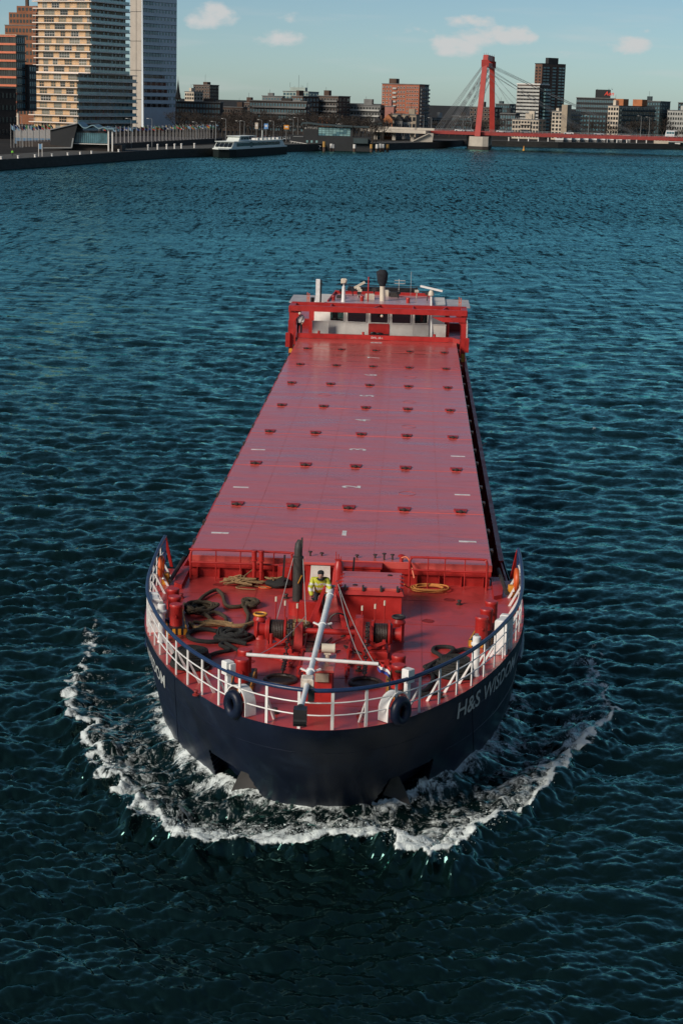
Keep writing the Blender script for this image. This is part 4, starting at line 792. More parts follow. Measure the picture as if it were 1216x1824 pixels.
mb = MB(); mb.cyl((3.46, -.5, 3.9), (3.34, -.2, 6.75), .075, n=10); sp(mb, 'radar_pole', WHITE, wh, True); mb = MB(); mb.lathe((3.33, -.2, 6.75), [(.2, 0), (.18, .18), (.1, .32)], 12); sp(mb, 'radar_motor', CREAM, wh, True)
mb = MB(); mb.bar((2.62, -.1, 7.32), (4.05, -.35, 7.06), .17, .12); sp(mb, 'radar_scanner', WHITE, wh)
mb = MB(); mb.box(-2.3, 2.5, 6.4, 7.6, 5.2, 6.42); sp(mb, 'funnel_casing', BLACK, wh)
mb = MB(); mb.bar((-2.1, 5.6, 6.5), (2.4, 5.6, 6.55), .10, .10); mb.bar((-2.1, 5.6, 6.1), (-2.1, 5.6, 6.6), .1, .1); mb.bar((2.4, 5.6, 6.1), (2.4, 5.6, 6.65), .1, .1); sp(mb, 'black_frame', BLACK, wh)
mb = MB(); mb.bar((-1.8, 5.0, 6.55), (-1.1, 5.1, 6.95), .16, .14); sp(mb, 'horn', CREAM, wh)
mb = MB(); mb.cyl((-.75, .8, 6.1), (-.75, .8, 7.72), .045, n=8); sp(mb, 'red_pole', RED, wh)
for x, y in ((-1.15, 1.0), (1.85, .7), (-3.0, .8)): mb = MB(); mb.lathe((x, y, 6.1), [(.12, 0), (.12, .25), (.15, .27), (.12, .36)], 10); sp(mb, 'roof_vent', RED, wh, True)
mb = MB(); mb.cyl((2.0, 3.4, 6.1), (2.0, 3.4, 7.9), .015, n=5); sp(mb, 'whip_aerial', WIRE, wh)
mb = MB(); mb.tube([(.9, 5.3, 6.9), (1.6, 5.3, 6.9), (1.6, 5.3, 7.1), (.9, 5.3, 7.1)], .03, 5, True); mb.cyl((1.2, 5.3, 6.3), (1.2, 5.3, 7.2), .03, n=6); sp(mb, 'aerial_array', WIRE, wh)
for x, y in ((-4.6, .2), (5.2, .2)): mb = MB(); mb.bar((x-.06, y, 5.9), (x-.06, y, 6.65), .05, .05); mb.bar((x+.06, y, 5.9), (x+.06, y, 6.6), .05, .05); mb.bar((x-.06, y, 6.3), (x+.06, y, 6.3), .04, .04); sp(mb, 'orange_post', ORANGE, wh)
mb = MB(); mb.cyl((-4.35, .6, 5.95), (-4.35, .6, 6.3), .13, n=10); sp(mb, 'compass_hood', BLACK, wh)
q = random.Random(17)
for k in range(14):
    x, y = q.uniform(-2.9, 3.1), q.uniform(2.2, 5.0); hgt = q.uniform(.15, .7); mb = MB()
    if k % 3: mb.cyl((x, y, 6.1), (x+q.uniform(-.1, .1), y, 6.1+hgt), .04, n=6); mb.bbox(x-.14, x+.14, y-.1, y+.1, 6.1+hgt*.7, 6.1+hgt*.7+.16, .02)
    else: mb.bbox(x-.3, x+.3, y-.25, y+.25, 6.12, 6.12+hgt*.6, .03)
    sp(mb, 'roof_fitting', q.choice((BLACK, SOOT, CREAM, BLACK)), wh)
for z_ in (6.45, 6.75): mb = MB(); mb.tube([(-3.0, 4.9, z_), (-1.0, 5.1, z_), (3.2, 5.1, z_)], .025, 5); sp(mb, 'roof_rail', BLACK, wh)
mb = MB(); mb.bbox(-.55, .75, -1.6, -1.3, 4.2, 4.3, .02); mb.ball((-.3, -1.45, 4.36), .2, .1, .08); mb.ball((.1, -1.45, 4.34), .25, .12, .07); sp(mb, 'rope_bundle_tray', BLACK, wh)

# ------------------------------------------------------------ ropes and gear lying on the foredeck (things of their own)
def rope(name, pts, r_, mat, label, cat='rope', lift=0.0, jit=.03, n=7, extra=None):
    q = random.Random(len(label)); P = []
    for i, p in enumerate(pts):
        z = DK+r_+.004+(p[2] if len(p) > 2 else 0); P.append((p[0]+q.uniform(-jit, jit), p[1]+q.uniform(-jit, jit), z))
    C = bez(P, n); C = [Vector((p.x, p.y, max(p.z, DK+r_))) for p in C]
    mb = MB(); mb.tube(C, r_, 8)
    if extra: extra(mb, q)
    return mb.thing(name, mat, SHIP, label, cat, 'ropes lying on the foredeck', True)
def tangle(cx_, cy_, ru, rv, turns, r_, zr=.10):
    def f(mb, q):
        pts = []
        for k in range(turns*7):
            a = k*.9+q.uniform(-.3, .3); rr_ = q.uniform(.35, 1.0); pts.append((cx_+ru*rr_*math.cos(a), cy_+rv*rr_*math.sin(a), DK+r_+q.uniform(0, zr)))
        mb.tube(bez(pts, 6), r_, 6)
    return f
rope('mooring_rope', [(-4.27, -3.44), (-4.17, -2.6, .02), (-3.86, -1.95, .05), (-3.62, -2.34), (-3.48, -3.2), (-3.28, -3.6), (-2.9, -3.45), (-2.6, -2.95, .08), (-2.4, -3.4, .1), (-2.75, -3.75, .05), (-2.62, -4.5), (-2.55, -5.4), (-2.62, -6.0), (-2.75, -6.4)], .062, ROPE_BR, 'thick brown rope looping aft across the deck to a fist-shaped knot', extra=tangle(-2.65, -3.35, .32, .36, 3, .055, .16))
rope('mooring_rope', [(-4.66, -3.5), (-4.21, -4.1, .05), (-3.85, -4.75, .04), (-3.55, -5.27), (-3.2, -5.33), (-3.3, -4.75), (-3.65, -4.44, .05), (-3.9, -4.75, .03)], .058, ROPE_BR, 'heap of brown rope beside the left triple bollard', extra=tangle(-4.1, -4.1, .55, .55, 7, .05, .20))
rope('mooring_rope', [(-4.27, -5.6), (-4.03, -6.05), (-3.79, -5.8), (-3.38, -5.62), (-2.92, -5.75), (-2.64, -5.6), (-2.36, -5.3)], .07, ROPE_STR, 'frayed straw-coloured rope lying across the deck between heaps', extra=tangle(-3.55, -5.6, .62, .16, 5, .04, .10))
rope('mooring_rope', [(-3.35, -6.3), (-3.67, -6.15), (-4.03, -6.3), (-4.16, -6.77), (-3.95, -7.25), (-3.46, -7.4), (-3.05, -7.25), (-2.6, -7.2), (-2.3, -6.75), (-2.57, -6.4), (-3.1, -6.44), (-3.32, -6.95), (-3.1, -7.4, .08), (-2.81, -7.37, .08), (-2.4, -7.45)], .065, ROPE_DK, 'black rope in wide loops left of the windlass', extra=tangle(-2.9, -6.85, .5, .45, 5, .06, .18))
rope('mooring_rope', [(-3.55, -9.1), (-3.13, -8.4), (-2.83, -8.05), (-3.13, -7.85, .06), (-3.0, -7.6, .06), (-2.54, -8.15)], .055, ROPE_DK, 'short black rope running to the coil behind the left rail')
rope('mooring_rope', [(4.21, -7.3), (3.89, -7.15), (3.56, -7.6), (3.33, -8.3), (3.07, -8.85), (2.85, -9.1), (3.0, -9.87), (2.9, -10.8), (2.62, -11.45), (3.1, -11.2)], .06, ROPE_DK, 'black rope trailing from the right triple bollard to the bow rail')
rope('mooring_rope', [(2.8, -9.0), (3.26, -8.2), (3.16, -7.75), (3.0, -7.48), (3.08, -7.05), (3.45, -7.0), (3.61, -7.4, .05), (3.36, -8.2, .08), (3.0, -8.8, .06), (2.75, -9.6)], .06, ROPE_DK, 'black rope folded in a narrow bight right of the windlass')
def coil(name, c, r0, r1, layers, r_, mat, label, seed):
    q = random.Random(seed); mb = MB(); pts = []
    for l in range(layers):
        nt_ = int((r1-r0)/(2*r_*.9)); nt_ = max(nt_, 1)
        for k in range(nt_*10):
            t_ = k/(nt_*10); rr_ = (r0+(r1-r0)*t_) if l % 2 == 0 else (r1-(r1-r0)*t_); rr_ *= (1-.06*l)
            a = 2*math.pi*k/10+l; pts.append((c[0]+rr_*math.cos(a)+q.uniform(-.015, .015), c[1]+rr_*math.sin(a)+q.uniform(-.015, .015), DK+r_+l*r_*1.7+q.uniform(0, .02)))
    mb.tube(bez(pts, 2), r_, 6); return mb.thing(name, mat, SHIP, label, 'rope coil', 'rope coils on the foredeck', True)
coil('rope_coil', (-3.72, -9.45), .12, .62, 6, .045, ROPE_DK, 'big black rope coil behind the left bow rail', 1)
coil('rope_coil', (3.60, -9.35), .12, .60, 6, .045, ROPE_DK, 'big black rope coil behind the right bow rail', 2)
coil('rope_coil', (-.98, -6.0), .14, .42, 4, .05, ROPE_STR, 'straw rope coil lying aft of the left windlass drum', 3)
# loose orange hose
q = random.Random(4); pts = []
for k in range(46): a = k*.62; rr_ = .44+.10*math.sin(k*.37); pts.append((2.98+rr_*1.22*math.cos(a)+q.uniform(-.03, .03), -.62+rr_*.9*math.sin(a)+q.uniform(-.03, .03), DK+.03+.002*k+q.uniform(0, .02)))
pts += [(2.5, -.5, DK+.06), (2.3, -.75, DK+.1), (2.14, -1.1, DK+.3)]
mb = MB(); mb.tube(bez(pts, 4), .024, 6); mb.thing('hose_coil', ROPE_OR, SHIP, 'loose orange hose coiled on deck by the right coaming rail', 'hose', None, True)
q = random.Random(6); mb = MB()
for s2 in range(3):
    pts = [(-3.1+q.gauss(0, .34), -.75+q.gauss(0, .20), DK+.05+abs(q.gauss(0, .10))) for _ in range(24)]; mb.tube(bez(pts, 5), .024, 5)
pts = [(-3.1+.5*math.cos(a)+.3, -1.1+.2*math.sin(a)-.1, DK+.03) for a in np.linspace(0, 5, 12)]; mb.tube(bez(pts, 4), .02, 5); mb.cyl((-3.75, -.6, DK+.1), (-3.4, -.7, DK+.14), .07, n=8)
mb.thing('rope_heap', ROPE_STR, SHIP, 'tangled straw-coloured rope heap by the two red air pipes', 'rope', 'ropes lying on the foredeck', True)
bag = empty('gear_bag'); tag(bag, 'black slumped gear bag with straw ropes near the exhaust pipe', 'bag'); bag.matrix_world = SHIP @ Matrix.Translation((-1.92, -.85, DK))
mb = MB(); mb.ball((0, 0, .12), .46, .34, .16, 14, 8); mb.v = [(x+.05*math.sin(9*y), y, max(z+.03*math.sin(11*x+3*y), 0)) for x, y, z in mb.v]; mb.build('sack', ROPE_DK, bag, True)
q = random.Random(9); mb = MB(); mb.tube(bez([(q.gauss(-.15, .14), q.gauss(.05, .12), .22+abs(q.gauss(0, .05))) for _ in range(16)], 4), .025, 5); mb.build('tie_rope', ROPE_STR, bag, True)
q = random.Random(10); mb = MB(); mb.tube(bez([(-.45+.2*math.cos(a), -.25+.12*math.sin(a), .03) for a in np.linspace(0, 6.0, 12)], 4), .02, 5); mb.build('loose_loop', ORANGE, bag, True)
# short rope looped over the right double bollard
mb = MB(); mb.tube(bez([(1.80, -11.6, DK+.5), (1.88, -11.35, DK+.66), (2.05, -11.55, DK+.72), (2.22, -11.35, DK+.62), (2.30, -11.75, DK+.35), (2.12, -11.82, DK+.2)], 6), .045, 7); mb.thing('bollard_rope', ROPE_BR, SHIP, 'brown rope end looped over the front right double bollard', 'rope', 'ropes lying on the foredeck', True)
# small tricolour hanging from the crosstree
fl = empty('flag'); tag(fl, 'small red white and blue flag bunched at the right end of the crosstree', 'flag'); c = mp_(-11.9)+Vector((1.68, -.05, -.05)); fl.matrix_world = SHIP @ Matrix.Translation(c)
for k, mt_ in enumerate((M('flag_red', (.55, .03, .03), .8, var=.1), M('flag_white', (.75, .75, .75), .8, var=.1), M('flag_blue', (.03, .06, .30), .8, var=.1))):
    mb = MB(); vs = []
    for i in range(9):
        for j in (0, 1): vs.append((.02+i*.042, .05*math.sin(i*1.3+k)-.04*k, .10-.075*k-.075*j-.022*i+.02*math.sin(i*2+k)))
    fs = [(2*i, 2*i+1, 2*i+3, 2*i+2) for i in range(8)]; vs2 = [(x, y+.008, z) for x, y, z in vs]; mb.add(vs+vs2, fs+[tuple(18+a for a in f_[::-1]) for f_ in fs]); mb.build('stripe', mt_, fl, True)

# ------------------------------------------------------------ people
SKIN = M('skin', (.42, .24, .17), .6, var=.08); HIVIS = M('hivis_yellow', (.46, .47, .03), .6, var=.2, scale=6); REFL = M('reflective_grey', (.58, .60, .58), .4, var=.05)
DARKCLOTH = M('dark_cloth', (.016, .018, .024), .85, var=.3, scale=10); BEANIE = M('black_beanie', (.012, .014, .018), .95, var=.3, scale=20); BOOT = M('boot_black', (.015, .014, .013), .5); SHIRT = M('white_shirt', (.70, .68, .66), .8, var=.1)
def skin_mesh(name, verts, edges, radii, mats, parent, sub=2, face_mat=None):
    me = bpy.data.meshes.new(name); me.from_pydata([tuple(v_) for v_ in verts], edges, []); o = bpy.data.objects.new(name, me); COL.objects.link(o)
    o.modifiers.new('s', 'SKIN'); o.modifiers.new('d', 'SUBSURF').levels = sub; sk = me.skin_vertices[0].data
    for i, r_ in enumerate(radii): sk[i].radius = r_ if isinstance(r_, tuple) else (r_, r_)
    sk[0].use_root = True
    dg = bpy.context.evaluated_depsgraph_get(); dg.update(); me2 = bpy.data.meshes.new_from_object(o.evaluated_get(dg)); bpy.data.objects.remove(o); bpy.data.meshes.remove(me)
    me2.name = name; me2.materials.clear()
    for mt_ in mats: me2.materials.append(mt_)
    for p in me2.polygons:
        p.use_smooth = True
        if face_mat: p.material_index = face_mat(p.center)
        else: p.material_index = 0
    return link(bpy.data.objects.new(name, me2), parent)
def person(mw, J, jacket, band, label, hat=True):
    """J: joint positions (pelvis, chest, neck, head, shoulders, elbows, wrists, hips, knees, ankles)"""
    e = empty('person'); e.matrix_world = mw @ Matrix.Scale(.96, 4); tag(e, label, 'person')
    V_ = [J['pelvis'], J['chest'], J['neck'], J['head'], J['shL'], J['elL'], J['wrL'], J['shR'], J['elR'], J['wrR'], J['hipL'], J['knL'], J['anL'], J['hipR'], J['knR'], J['anR'], Vector(J['anL'])+Vector((0, -.16, -.05)), Vector(J['anR'])+Vector((0, -.16, -.05))]
    E_ = [(0, 1), (1, 2), (2, 3), (1, 4), (4, 5), (5, 6), (1, 7), (7, 8), (8, 9), (0, 10), (10, 11), (11, 12), (0, 13), (13, 14), (14, 15), (12, 16), (15, 17)]
    rad = [.13, .14, .062, .09, .075, .052, .034, .075, .052, .034, .095, .068, .05, .095, .068, .05, .045, .045]
    body = skin_mesh('body', V_, E_, rad, [SKIN, DARKCLOTH, BOOT], e, 2, lambda c: 2 if c.z < .14 else (1 if c.z < J['pelvis'][2]+.12 else 0))
    # jacket shell
    V2 = [J['pelvis'], Vector(J['pelvis']).lerp(Vector(J['chest']), .5), J['chest'], Vector(J['chest']).lerp(Vector(J['neck']), .75), J['shL'], J['elL'], Vector(J['elL']).lerp(Vector(J['wrL']), .92), J['shR'], J['elR'], Vector(J['elR']).lerp(Vector(J['wrR']), .92)]
    E2 = [(0, 1), (1, 2), (2, 3), (2, 4), (4, 5), (5, 6), (2, 7), (7, 8), (8, 9)]
    r2 = [(.19, .165), (.195, .165), (.20, .165), (.105, .10), .115, .086, .066, .115, .086, .066]
    pz, cz = J['pelvis'][2], J['chest'][2]
    skin_mesh('jacket', V2, E2, r2, [jacket, band, DARKCLOTH], e, 2, (lambda c: 1 if (abs(c.z-(pz+.17)) < .032 or abs(c.z-(pz+.34)) < .028 or (abs(c.x) > .24 and abs((c.z-J['elL'][2])-.02) < .035)) else 0) if band else None)
    # hands: palm and five fingers
    for w_, el_ in (('wrL', 'elL'), ('wrR', 'elR')):
        a, b_ = Vector(J[el_]), Vector(J[w_]); d = (b_-a).normalized(); x, y = frame(d); HV, HE, HR = [b_, b_+d*.085], [(0, 1)], [.036, .038]
        for k, (off, ln) in enumerate(((-.034, .055), (-.012, .07), (.012, .068), (.034, .05))):
            s0 = len(HV); HV += [b_+d*.095+x*off, b_+d*(.095+ln*.55)+x*off, b_+d*(.095+ln*.8)+x*off+y*.025]; HE += [(1, s0), (s0, s0+1), (s0+1, s0+2)]; HR += [.0095, .009, .008]
        s0 = len(HV); HV += [b_+d*.04+x*.045, b_+d*.075+x*.065+y*.02]; HE += [(0, s0), (s0, s0+1)]; HR += [.012, .010]
        skin_mesh('hand', HV, HE, HR, [DARKCLOTH if hat else SKIN], e, 1)
    h = Vector(J['head']); mb = MB(); mb.ball(h+Vector((0, -.005, .02)), .082, .100, .118, 16, 12); mb.ball(h+Vector((0, -.102, .005)), .014, .022, .022, 8, 6)
    for s2 in (-1, 1): mb.ball(h+Vector((s2*.083, .01, .01)), .012, .022, .032, 8, 6)
    mb.ball(h+Vector((0, -.05, -.07)), .05, .045, .04, 10, 6); hd_ = mb.build('head', SKIN, e, True)
    mb = MB()
    for s2 in (-1, 1): mb.ball(h+Vector((s2*.032, -.092, .035)), .012, .008, .008, 8, 5)
    mb.ball(h+Vector((0, -.093, -.045)), .026, .010, .007, 8, 5); mb.build('eyes_and_mouth', DARKCLOTH, hd_, True)['kind'] = 'stuff'
    mb = MB(); mb.lathe(h+Vector((0, .008, .05)), [(.098, 0), (.104, .02), (.104, .05), (.092, .09), (.06, .115), (.02, .125)], 16) if hat else mb.ball(h+Vector((0, .02, .06)), .09, .10, .09, 12, 8)
    mb.build('beanie' if hat else 'hair', BEANIE, e, True)
    if hat: mb = MB(); mb.tube([h+Vector((.075*math.cos(a), -.02+.075*math.sin(a), -.12-.02*math.sin(a))) for a in np.linspace(0, 2*math.pi, 15)[:-1]], .035, 8, True); mb.build('collar', DARKCLOTH, e, True)
    return e
J1 = dict(pelvis=(0, .10, .86), chest=(.03, -.16, 1.19), neck=(.04, -.27, 1.39), head=(.05, -.35, 1.50), shL=(-.20, -.18, 1.31), elL=(-.28, -.28, 1.03), wrL=(-.19, -.46, .82), shR=(.26, -.20, 1.31), elR=(.35, -.30, 1.06), wrR=(.27, -.50, .96),
          hipL=(-.10, .10, .82), knL=(-.13, -.02, .46), anL=(-.13, .08, .09), hipR=(.10, .10, .82), knR=(.13, -.02, .46), anR=(.13, .08, .09))
person(SHIP @ Matrix.Translation((-.45, -4.30, DK)), J1, HIVIS, REFL, 'person in yellow hi-vis jacket and black beanie leaning over the lowered mast')
J2 = dict(pelvis=(0, 0, .92), chest=(0, -.02, 1.3), neck=(0, -.02, 1.5), head=(0, -.03, 1.63), shL=(-.2, 0, 1.42), elL=(-.26, .04, 1.14), wrL=(-.2, -.12, .95), shR=(.2, 0, 1.42), elR=(.27, .02, 1.14), wrR=(.2, -.14, .98), hipL=(-.1, 0, .88), knL=(-.11, -.02, .48), anL=(-.11, .03, .09), hipR=(.1, 0, .88), knR=(.11, -.02, .48), anR=(.11, .03, .09))
person(SHIP @ Matrix.Translation((-5.05, 57.9, 3.9)), J2, SHIRT, None, 'person in white shirt and dark trousers on the left bridge wing', False)

# ------------------------------------------------------------------ the banks
LAND = M('land_asphalt', (.032, .030, .028), 1.0, var=.3, scale=.2, spec=.1); QUAY = M('quay_stone', (.028, .027, .025), .85, var=.45, scale=.5, stretch=(1, 1, 3)); PROM = M('promenade_paving', (.085, .085, .08), .95, var=.25, scale=.4, spec=.15)  # quay and paving darkened: shade over the left bank is put into the colour
CONC = M('concrete', (.42, .38, .32), .8, var=.15, scale=.3); DCONC = M('dark_concrete', (.09, .085, .08), .85, var=.25, scale=.3); BRIDGERED = M('bridge_red', (.38, .04, .03), .5, var=.15, scale=.4)
bank = [(-290, -300), (-210, 0), (-130, 280), (-85.1, 443), (-76.7, 475.7), (-67.6, 517.8), (-56.2, 563), (-44.8, 588), (-24, 660), (-8, 694), (16, 728), (36, 770), (50, 826), (70, 832), (94, 836), (122, 850), (156, 872), (420, 990), (1500, 1300)]
def offs(P, d):
    out = []
    for i, p in enumerate(P):
        a, b_ = Vector(P[max(i-1, 0)]), Vector(P[min(i+1, len(P)-1)]); t_ = (b_-a).normalized(); out.append((p[0]-t_.y*d, p[1]+t_.x*d))
    return out
bk = [Vector((a, b_)) for a, b_ in bank]; inner = offs(bk, 2.0)
mb = MB(); n_ = len(bank)
vs = [(a, b_, -2) for a, b_ in bank]+[(a, b_, 2.5) for a, b_ in bank]+[(a, b_, 2.5) for a, b_ in inner]+[(a, b_, 2.42) for a, b_ in inner]
fs = [(i, i+1, n_+i+1, n_+i) for i in range(n_-1)]+[(n_+i, n_+i+1, 2*n_+i+1, 2*n_+i) for i in range(n_-1)]+[(2*n_+i, 2*n_+i+1, 3*n_+i+1, 3*n_+i) for i in range(n_-1)]
mb.add(vs, fs); tag(mb.build('quay_wall', QUAY), 'dark stone quay wall along the river bank', None, None, 'structure')
far = [(-9000, -300), (-9000, 9000), (9000, 9000), (9000, 1300)]
mb = MB(); mid_ = offs(bk, 16.0); vs = [(a, b_, 2.42) for a, b_ in inner]+[(a, b_, 2.42) for a, b_ in mid_]; mb.add(vs, [(i, i+1, n_+i+1, n_+i) for i in range(n_-1)]); tag(mb.build('promenade', PROM), 'grey paved promenade behind the quay edge', None, None, 'structure')
mb = MB(); out_ = [(a-6000 if i < 8 else a+(i-8)*700-3000, b_+6500 if i > 6 else b_+i*900) for i, (a, b_) in enumerate(mid_)]
out_ = [(-9000, -300)]*3+[(-9000, 300)]*2+[(-9000, 2000)]*2+[(-6000, 9000)]*4+[(0, 9000)]*3+[(6000, 9000)]*4+[(9000, 2500)]
mb.add([(a, b_, 2.42) for a, b_ in mid_]+[(a, b_, 2.42) for a, b_ in out_], [(i, i+1, n_+i+1, n_+i) for i in range(n_-1)]); tag(mb.build('ground', LAND), 'dark city ground behind the quays', None, None, 'structure')
GZ = 2.42

# ------------------------------------------------------------------ building kit
GL_D = M('glass_dark', (.012, .016, .02), .12, var=.3, scale=.6, spec=.6); GL_B = M('glass_blue', (.08, .17, .20), .15, var=.4, scale=.4, spec=.6); GL_G = M('glass_green', (.20, .34, .34), .2, var=.35, scale=.4, spec=.6)
FR_W = M('frame_white', (.62, .60, .56), .6, var=.05); FR_M = M('frame_muted', (.27, .26, .24), .7, var=.2); FR_D = M('frame_dark', (.03, .03, .032), .6, var=.1); FR_G = M('frame_grey', (.22, .23, .23), .6, var=.1)
def paint(n_, c, r=.85, v=.22, s=.25): return M(n_, c, r, var=v, scale=s)
BRN = paint('brown_brick', (.075, .045, .032)); DBR = paint('dark_brick', (.036, .028, .024)); BRK = paint('red_brick', (.30, .10, .055)); CRM = paint('cream_render', (.50, .43, .34)); GRY = paint('grey_render', (.16, .16, .155)); LGR = paint('light_render', (.40, .40, .37)); BLK = paint('black_cladding', (.022, .024, .026)); DTL = paint('dark_teal_cladding', (.035, .055, .06)); ORB = paint('orange_brick', (.36, .13, .05)); PNK = paint('pink_render', (.34, .15, .12)); TAN = paint('tan_stone', (.30, .245, .18)); RUST = paint('rust_brick', (.22, .085, .04)); MINT = paint('mint_render', (.36, .44, .40)); WHT = paint('white_cladding', (.62, .62, .60), .6, .08)  # dark brick: shade on the blocks is partly put into its colour
_wc = {}
def win(w, h, fm, gm, key=None):
    k = (round(w, 2), round(h, 2), fm.name, gm.name)
    if k not in _wc:
        mb = MB(); t_ = min(.12, w*.12); mb.box(-w/2, w/2, -.03, 0, 0, h, 0)
        mb.box(-w/2-t_, w/2+t_, -.10, 0, -t_, 0, 1); mb.box(-w/2-t_, w/2+t_, -.10, 0, h, h+t_, 1); mb.box(-w/2-t_, -w/2, -.10, 0, 0, h, 1); mb.box(w/2, w/2+t_, -.10, 0, 0, h, 1)
        _wc[k] = mb.mesh('window', [gm, fm])
    return _wc[k]
class Bld:
    def __init__(s, name, label, pxl, pxc, pxr, top, D, rho, wall, cat='building', zb=GZ, depth=14.0, group=None):
        C = at(pxc, 230, D); s.rho = R(rho); s.zb = zb; s.h = at(pxc, top, D).z-zb; s.e = empty(name, (C.x, C.y, zb), -s.rho); tag(s.e, label, cat, group); s.wall = wall
        rl = at(pxl, 230, D).x/D; rr_ = at(pxr, 230, D).x/D; dL = (-math.cos(s.rho), math.sin(s.rho)); dR = (math.sin(s.rho), math.cos(s.rho))
        s.a = (rl*C.y-C.x)/(dL[0]-rl*dL[1]) if pxl < pxc else 10.0
        s.b = (rr_*C.y-C.x)/(dR[0]-rr_*dR[1]) if pxr > pxc else depth
        s.a, s.b = max(s.a, .5), max(min(s.b, 90), .5)
    def part(s, mb, name, mat, parent=None): return mb.build(name, mat, parent or s.e)
    def body(s, x0=None, x1=0, y0=0, y1=None, z0=0, z1=None, mat=None, name='wall'):
        mb = MB(); mb.box(-s.a if x0 is None else x0, x1, y0, s.b if y1 is None else y1, z0, s.h if z1 is None else z1); return s.part(mb, name, mat or s.wall)
    def roof(s, over=.25, t_=.35, mat=None, x0=None, x1=0, y0=0, y1=None, z=None):
        mb = MB(); z = s.h if z is None else z; mb.box((-s.a if x0 is None else x0)-over, x1+over, y0-over, (s.b if y1 is None else y1)+over, z, z+t_); return s.part(mb, 'roof', mat or GRY)
    def plant(s, x0, x1, y0, y1, h, mat=None, name='roof_plant'):
        mb = MB(); mb.box(x0, x1, y0, y1, s.h+.3, s.h+h); return s.part(mb, name, mat or s.wall)
    def windows(s, face, u0, u1, z0, z1, nb, nf, fw=.55, fh=.55, fm=FR_W, gm=GL_D, skip=0.0, off=0.0, seed=1):
        q = random.Random(seed); du, dz = (u1-u0)/nb, (z1-z0)/nf; me_ = win(du*fw, dz*fh, fm, gm)
        for j in range(nf):
            for i in range(nb):
                if q.random() < skip: continue
                u_, z = u0+du*(i+.5), z0+dz*(j+.5-fh/2)
                if face == 'L': inst('window', me_, s.e, (u_, -off, z))
                else: inst('window', me_, s.e, (off, u_, z), math.pi/2)
    def bands(s, face, u0, u1, z0, z1, nf, t_=.3, proud=.5, mat=None, name='floor_band', off=0.0):
        dz = (z1-z0)/nf
        for j in range(nf+1):
            mb = MB(); z = z0+dz*j
            if face == 'L': mb.box(u0, u1, -proud, -off-.002, z-t_/2, z+t_/2)
            else: mb.box(off+.002, proud, u0, u1, z-t_/2, z+t_/2)
            s.part(mb, name, mat or CRM)
    def std(s, nf, nL, nR, fm=FR_W, gm=GL_D, fw=.5, fh=.5, roofmat=None, z0=.4):
        s.body(); s.roof(mat=roofmat)
        if nL: s.windows('L', -s.a, 0, z0, s.h-.3, nL, nf, fw, fh, fm, gm)
        if nR: s.windows('R', 0, s.b, z0, s.h-.3, nR, nf, fw, fh, fm, gm)
        return s

# ---- 1: stepped brown tower far left
b = Bld('brick_tower', 'stepped brown brick tower with chimney behind the striped block', 12, 66, 80, 46, 930, 18, RUST); b.body(); k = b.a/54
b.windows('L', -b.a, 0, 4, b.h-.5, 9, 12, .5, .45, FR_D, GL_D); b.roof()
mb = MB(); mb.box(-b.a+2, 0, 0.6, b.b, b.h+.35, b.h+6.4); b.part(mb, 'upper_block', RUST); mb = MB(); mb.box(-b.a+6.0, 0, 1.4, b.b-1, b.h+6.4, b.h+9.6); b.part(mb, 'crown_block', RUST); mb = MB(); mb.box(-b.a+10, -b.a+11.4, 3, 4.4, b.h+9.6, b.h+22); b.part(mb, 'chimney', BRN)
b.windows('L', -b.a+2.3, -.3, b.h+.8, b.h+6.2, 8, 2, .5, .5, FR_D, GL_D, off=-.6); b.windows('L', -b.a+6.6, -.4, b.h+6.8, b.h+9.3, 5, 1, .5, .5, FR_D, GL_D, off=-1.4)
# ---- 2: red striped office
b = Bld('office_block', 'office block with orange red floor bands at the left edge', -40, 31, 47, 64, 700, 24, GL_D); b.body(z0=9); b.bands('L', -b.a-.3, .4, 9.2, b.h, 9, .75, .8, M('orange_band', (.55, .15, .07), .6, var=.15)); b.bands('R', 0, b.b, 9.2, b.h, 9, .5, .5, FR_D); b.roof(.8, .5, CRM)
b.windows('R', .2, b.b-.2, 9.4, b.h, 4, 9, .8, .6, FR_D, GL_B); b.windows('L', -b.a+.5, -.5, 9.4, b.h, 16, 9, .6, .62, FR_D, GL_D, .25)
for i in range(4): mb = MB(); mb.box(-b.a*i/3-.4, -b.a*i/3+.4, .4, 1.2, 0, 9); b.part(mb, 'column', CRM)
mb = MB(); mb.box(.01, 1.6, b.b, b.b+5, 9, b.h*.72); b.part(mb, 'rear_wing', FR_D)
b.windows('R', b.b+.2, b.b+4.8, 9.4, b.h*.72-.3, 3, 6, .8, .6, FR_D, GL_B, off=1.6)
# ---- 3: dark warehouse below it
b = Bld('warehouse', 'black-brown warehouse in shade below the striped office', -30, 30, 62, 158, 640, -42, DBR); b.std(4, 9, 6, FR_D, GL_D, .4, .4)

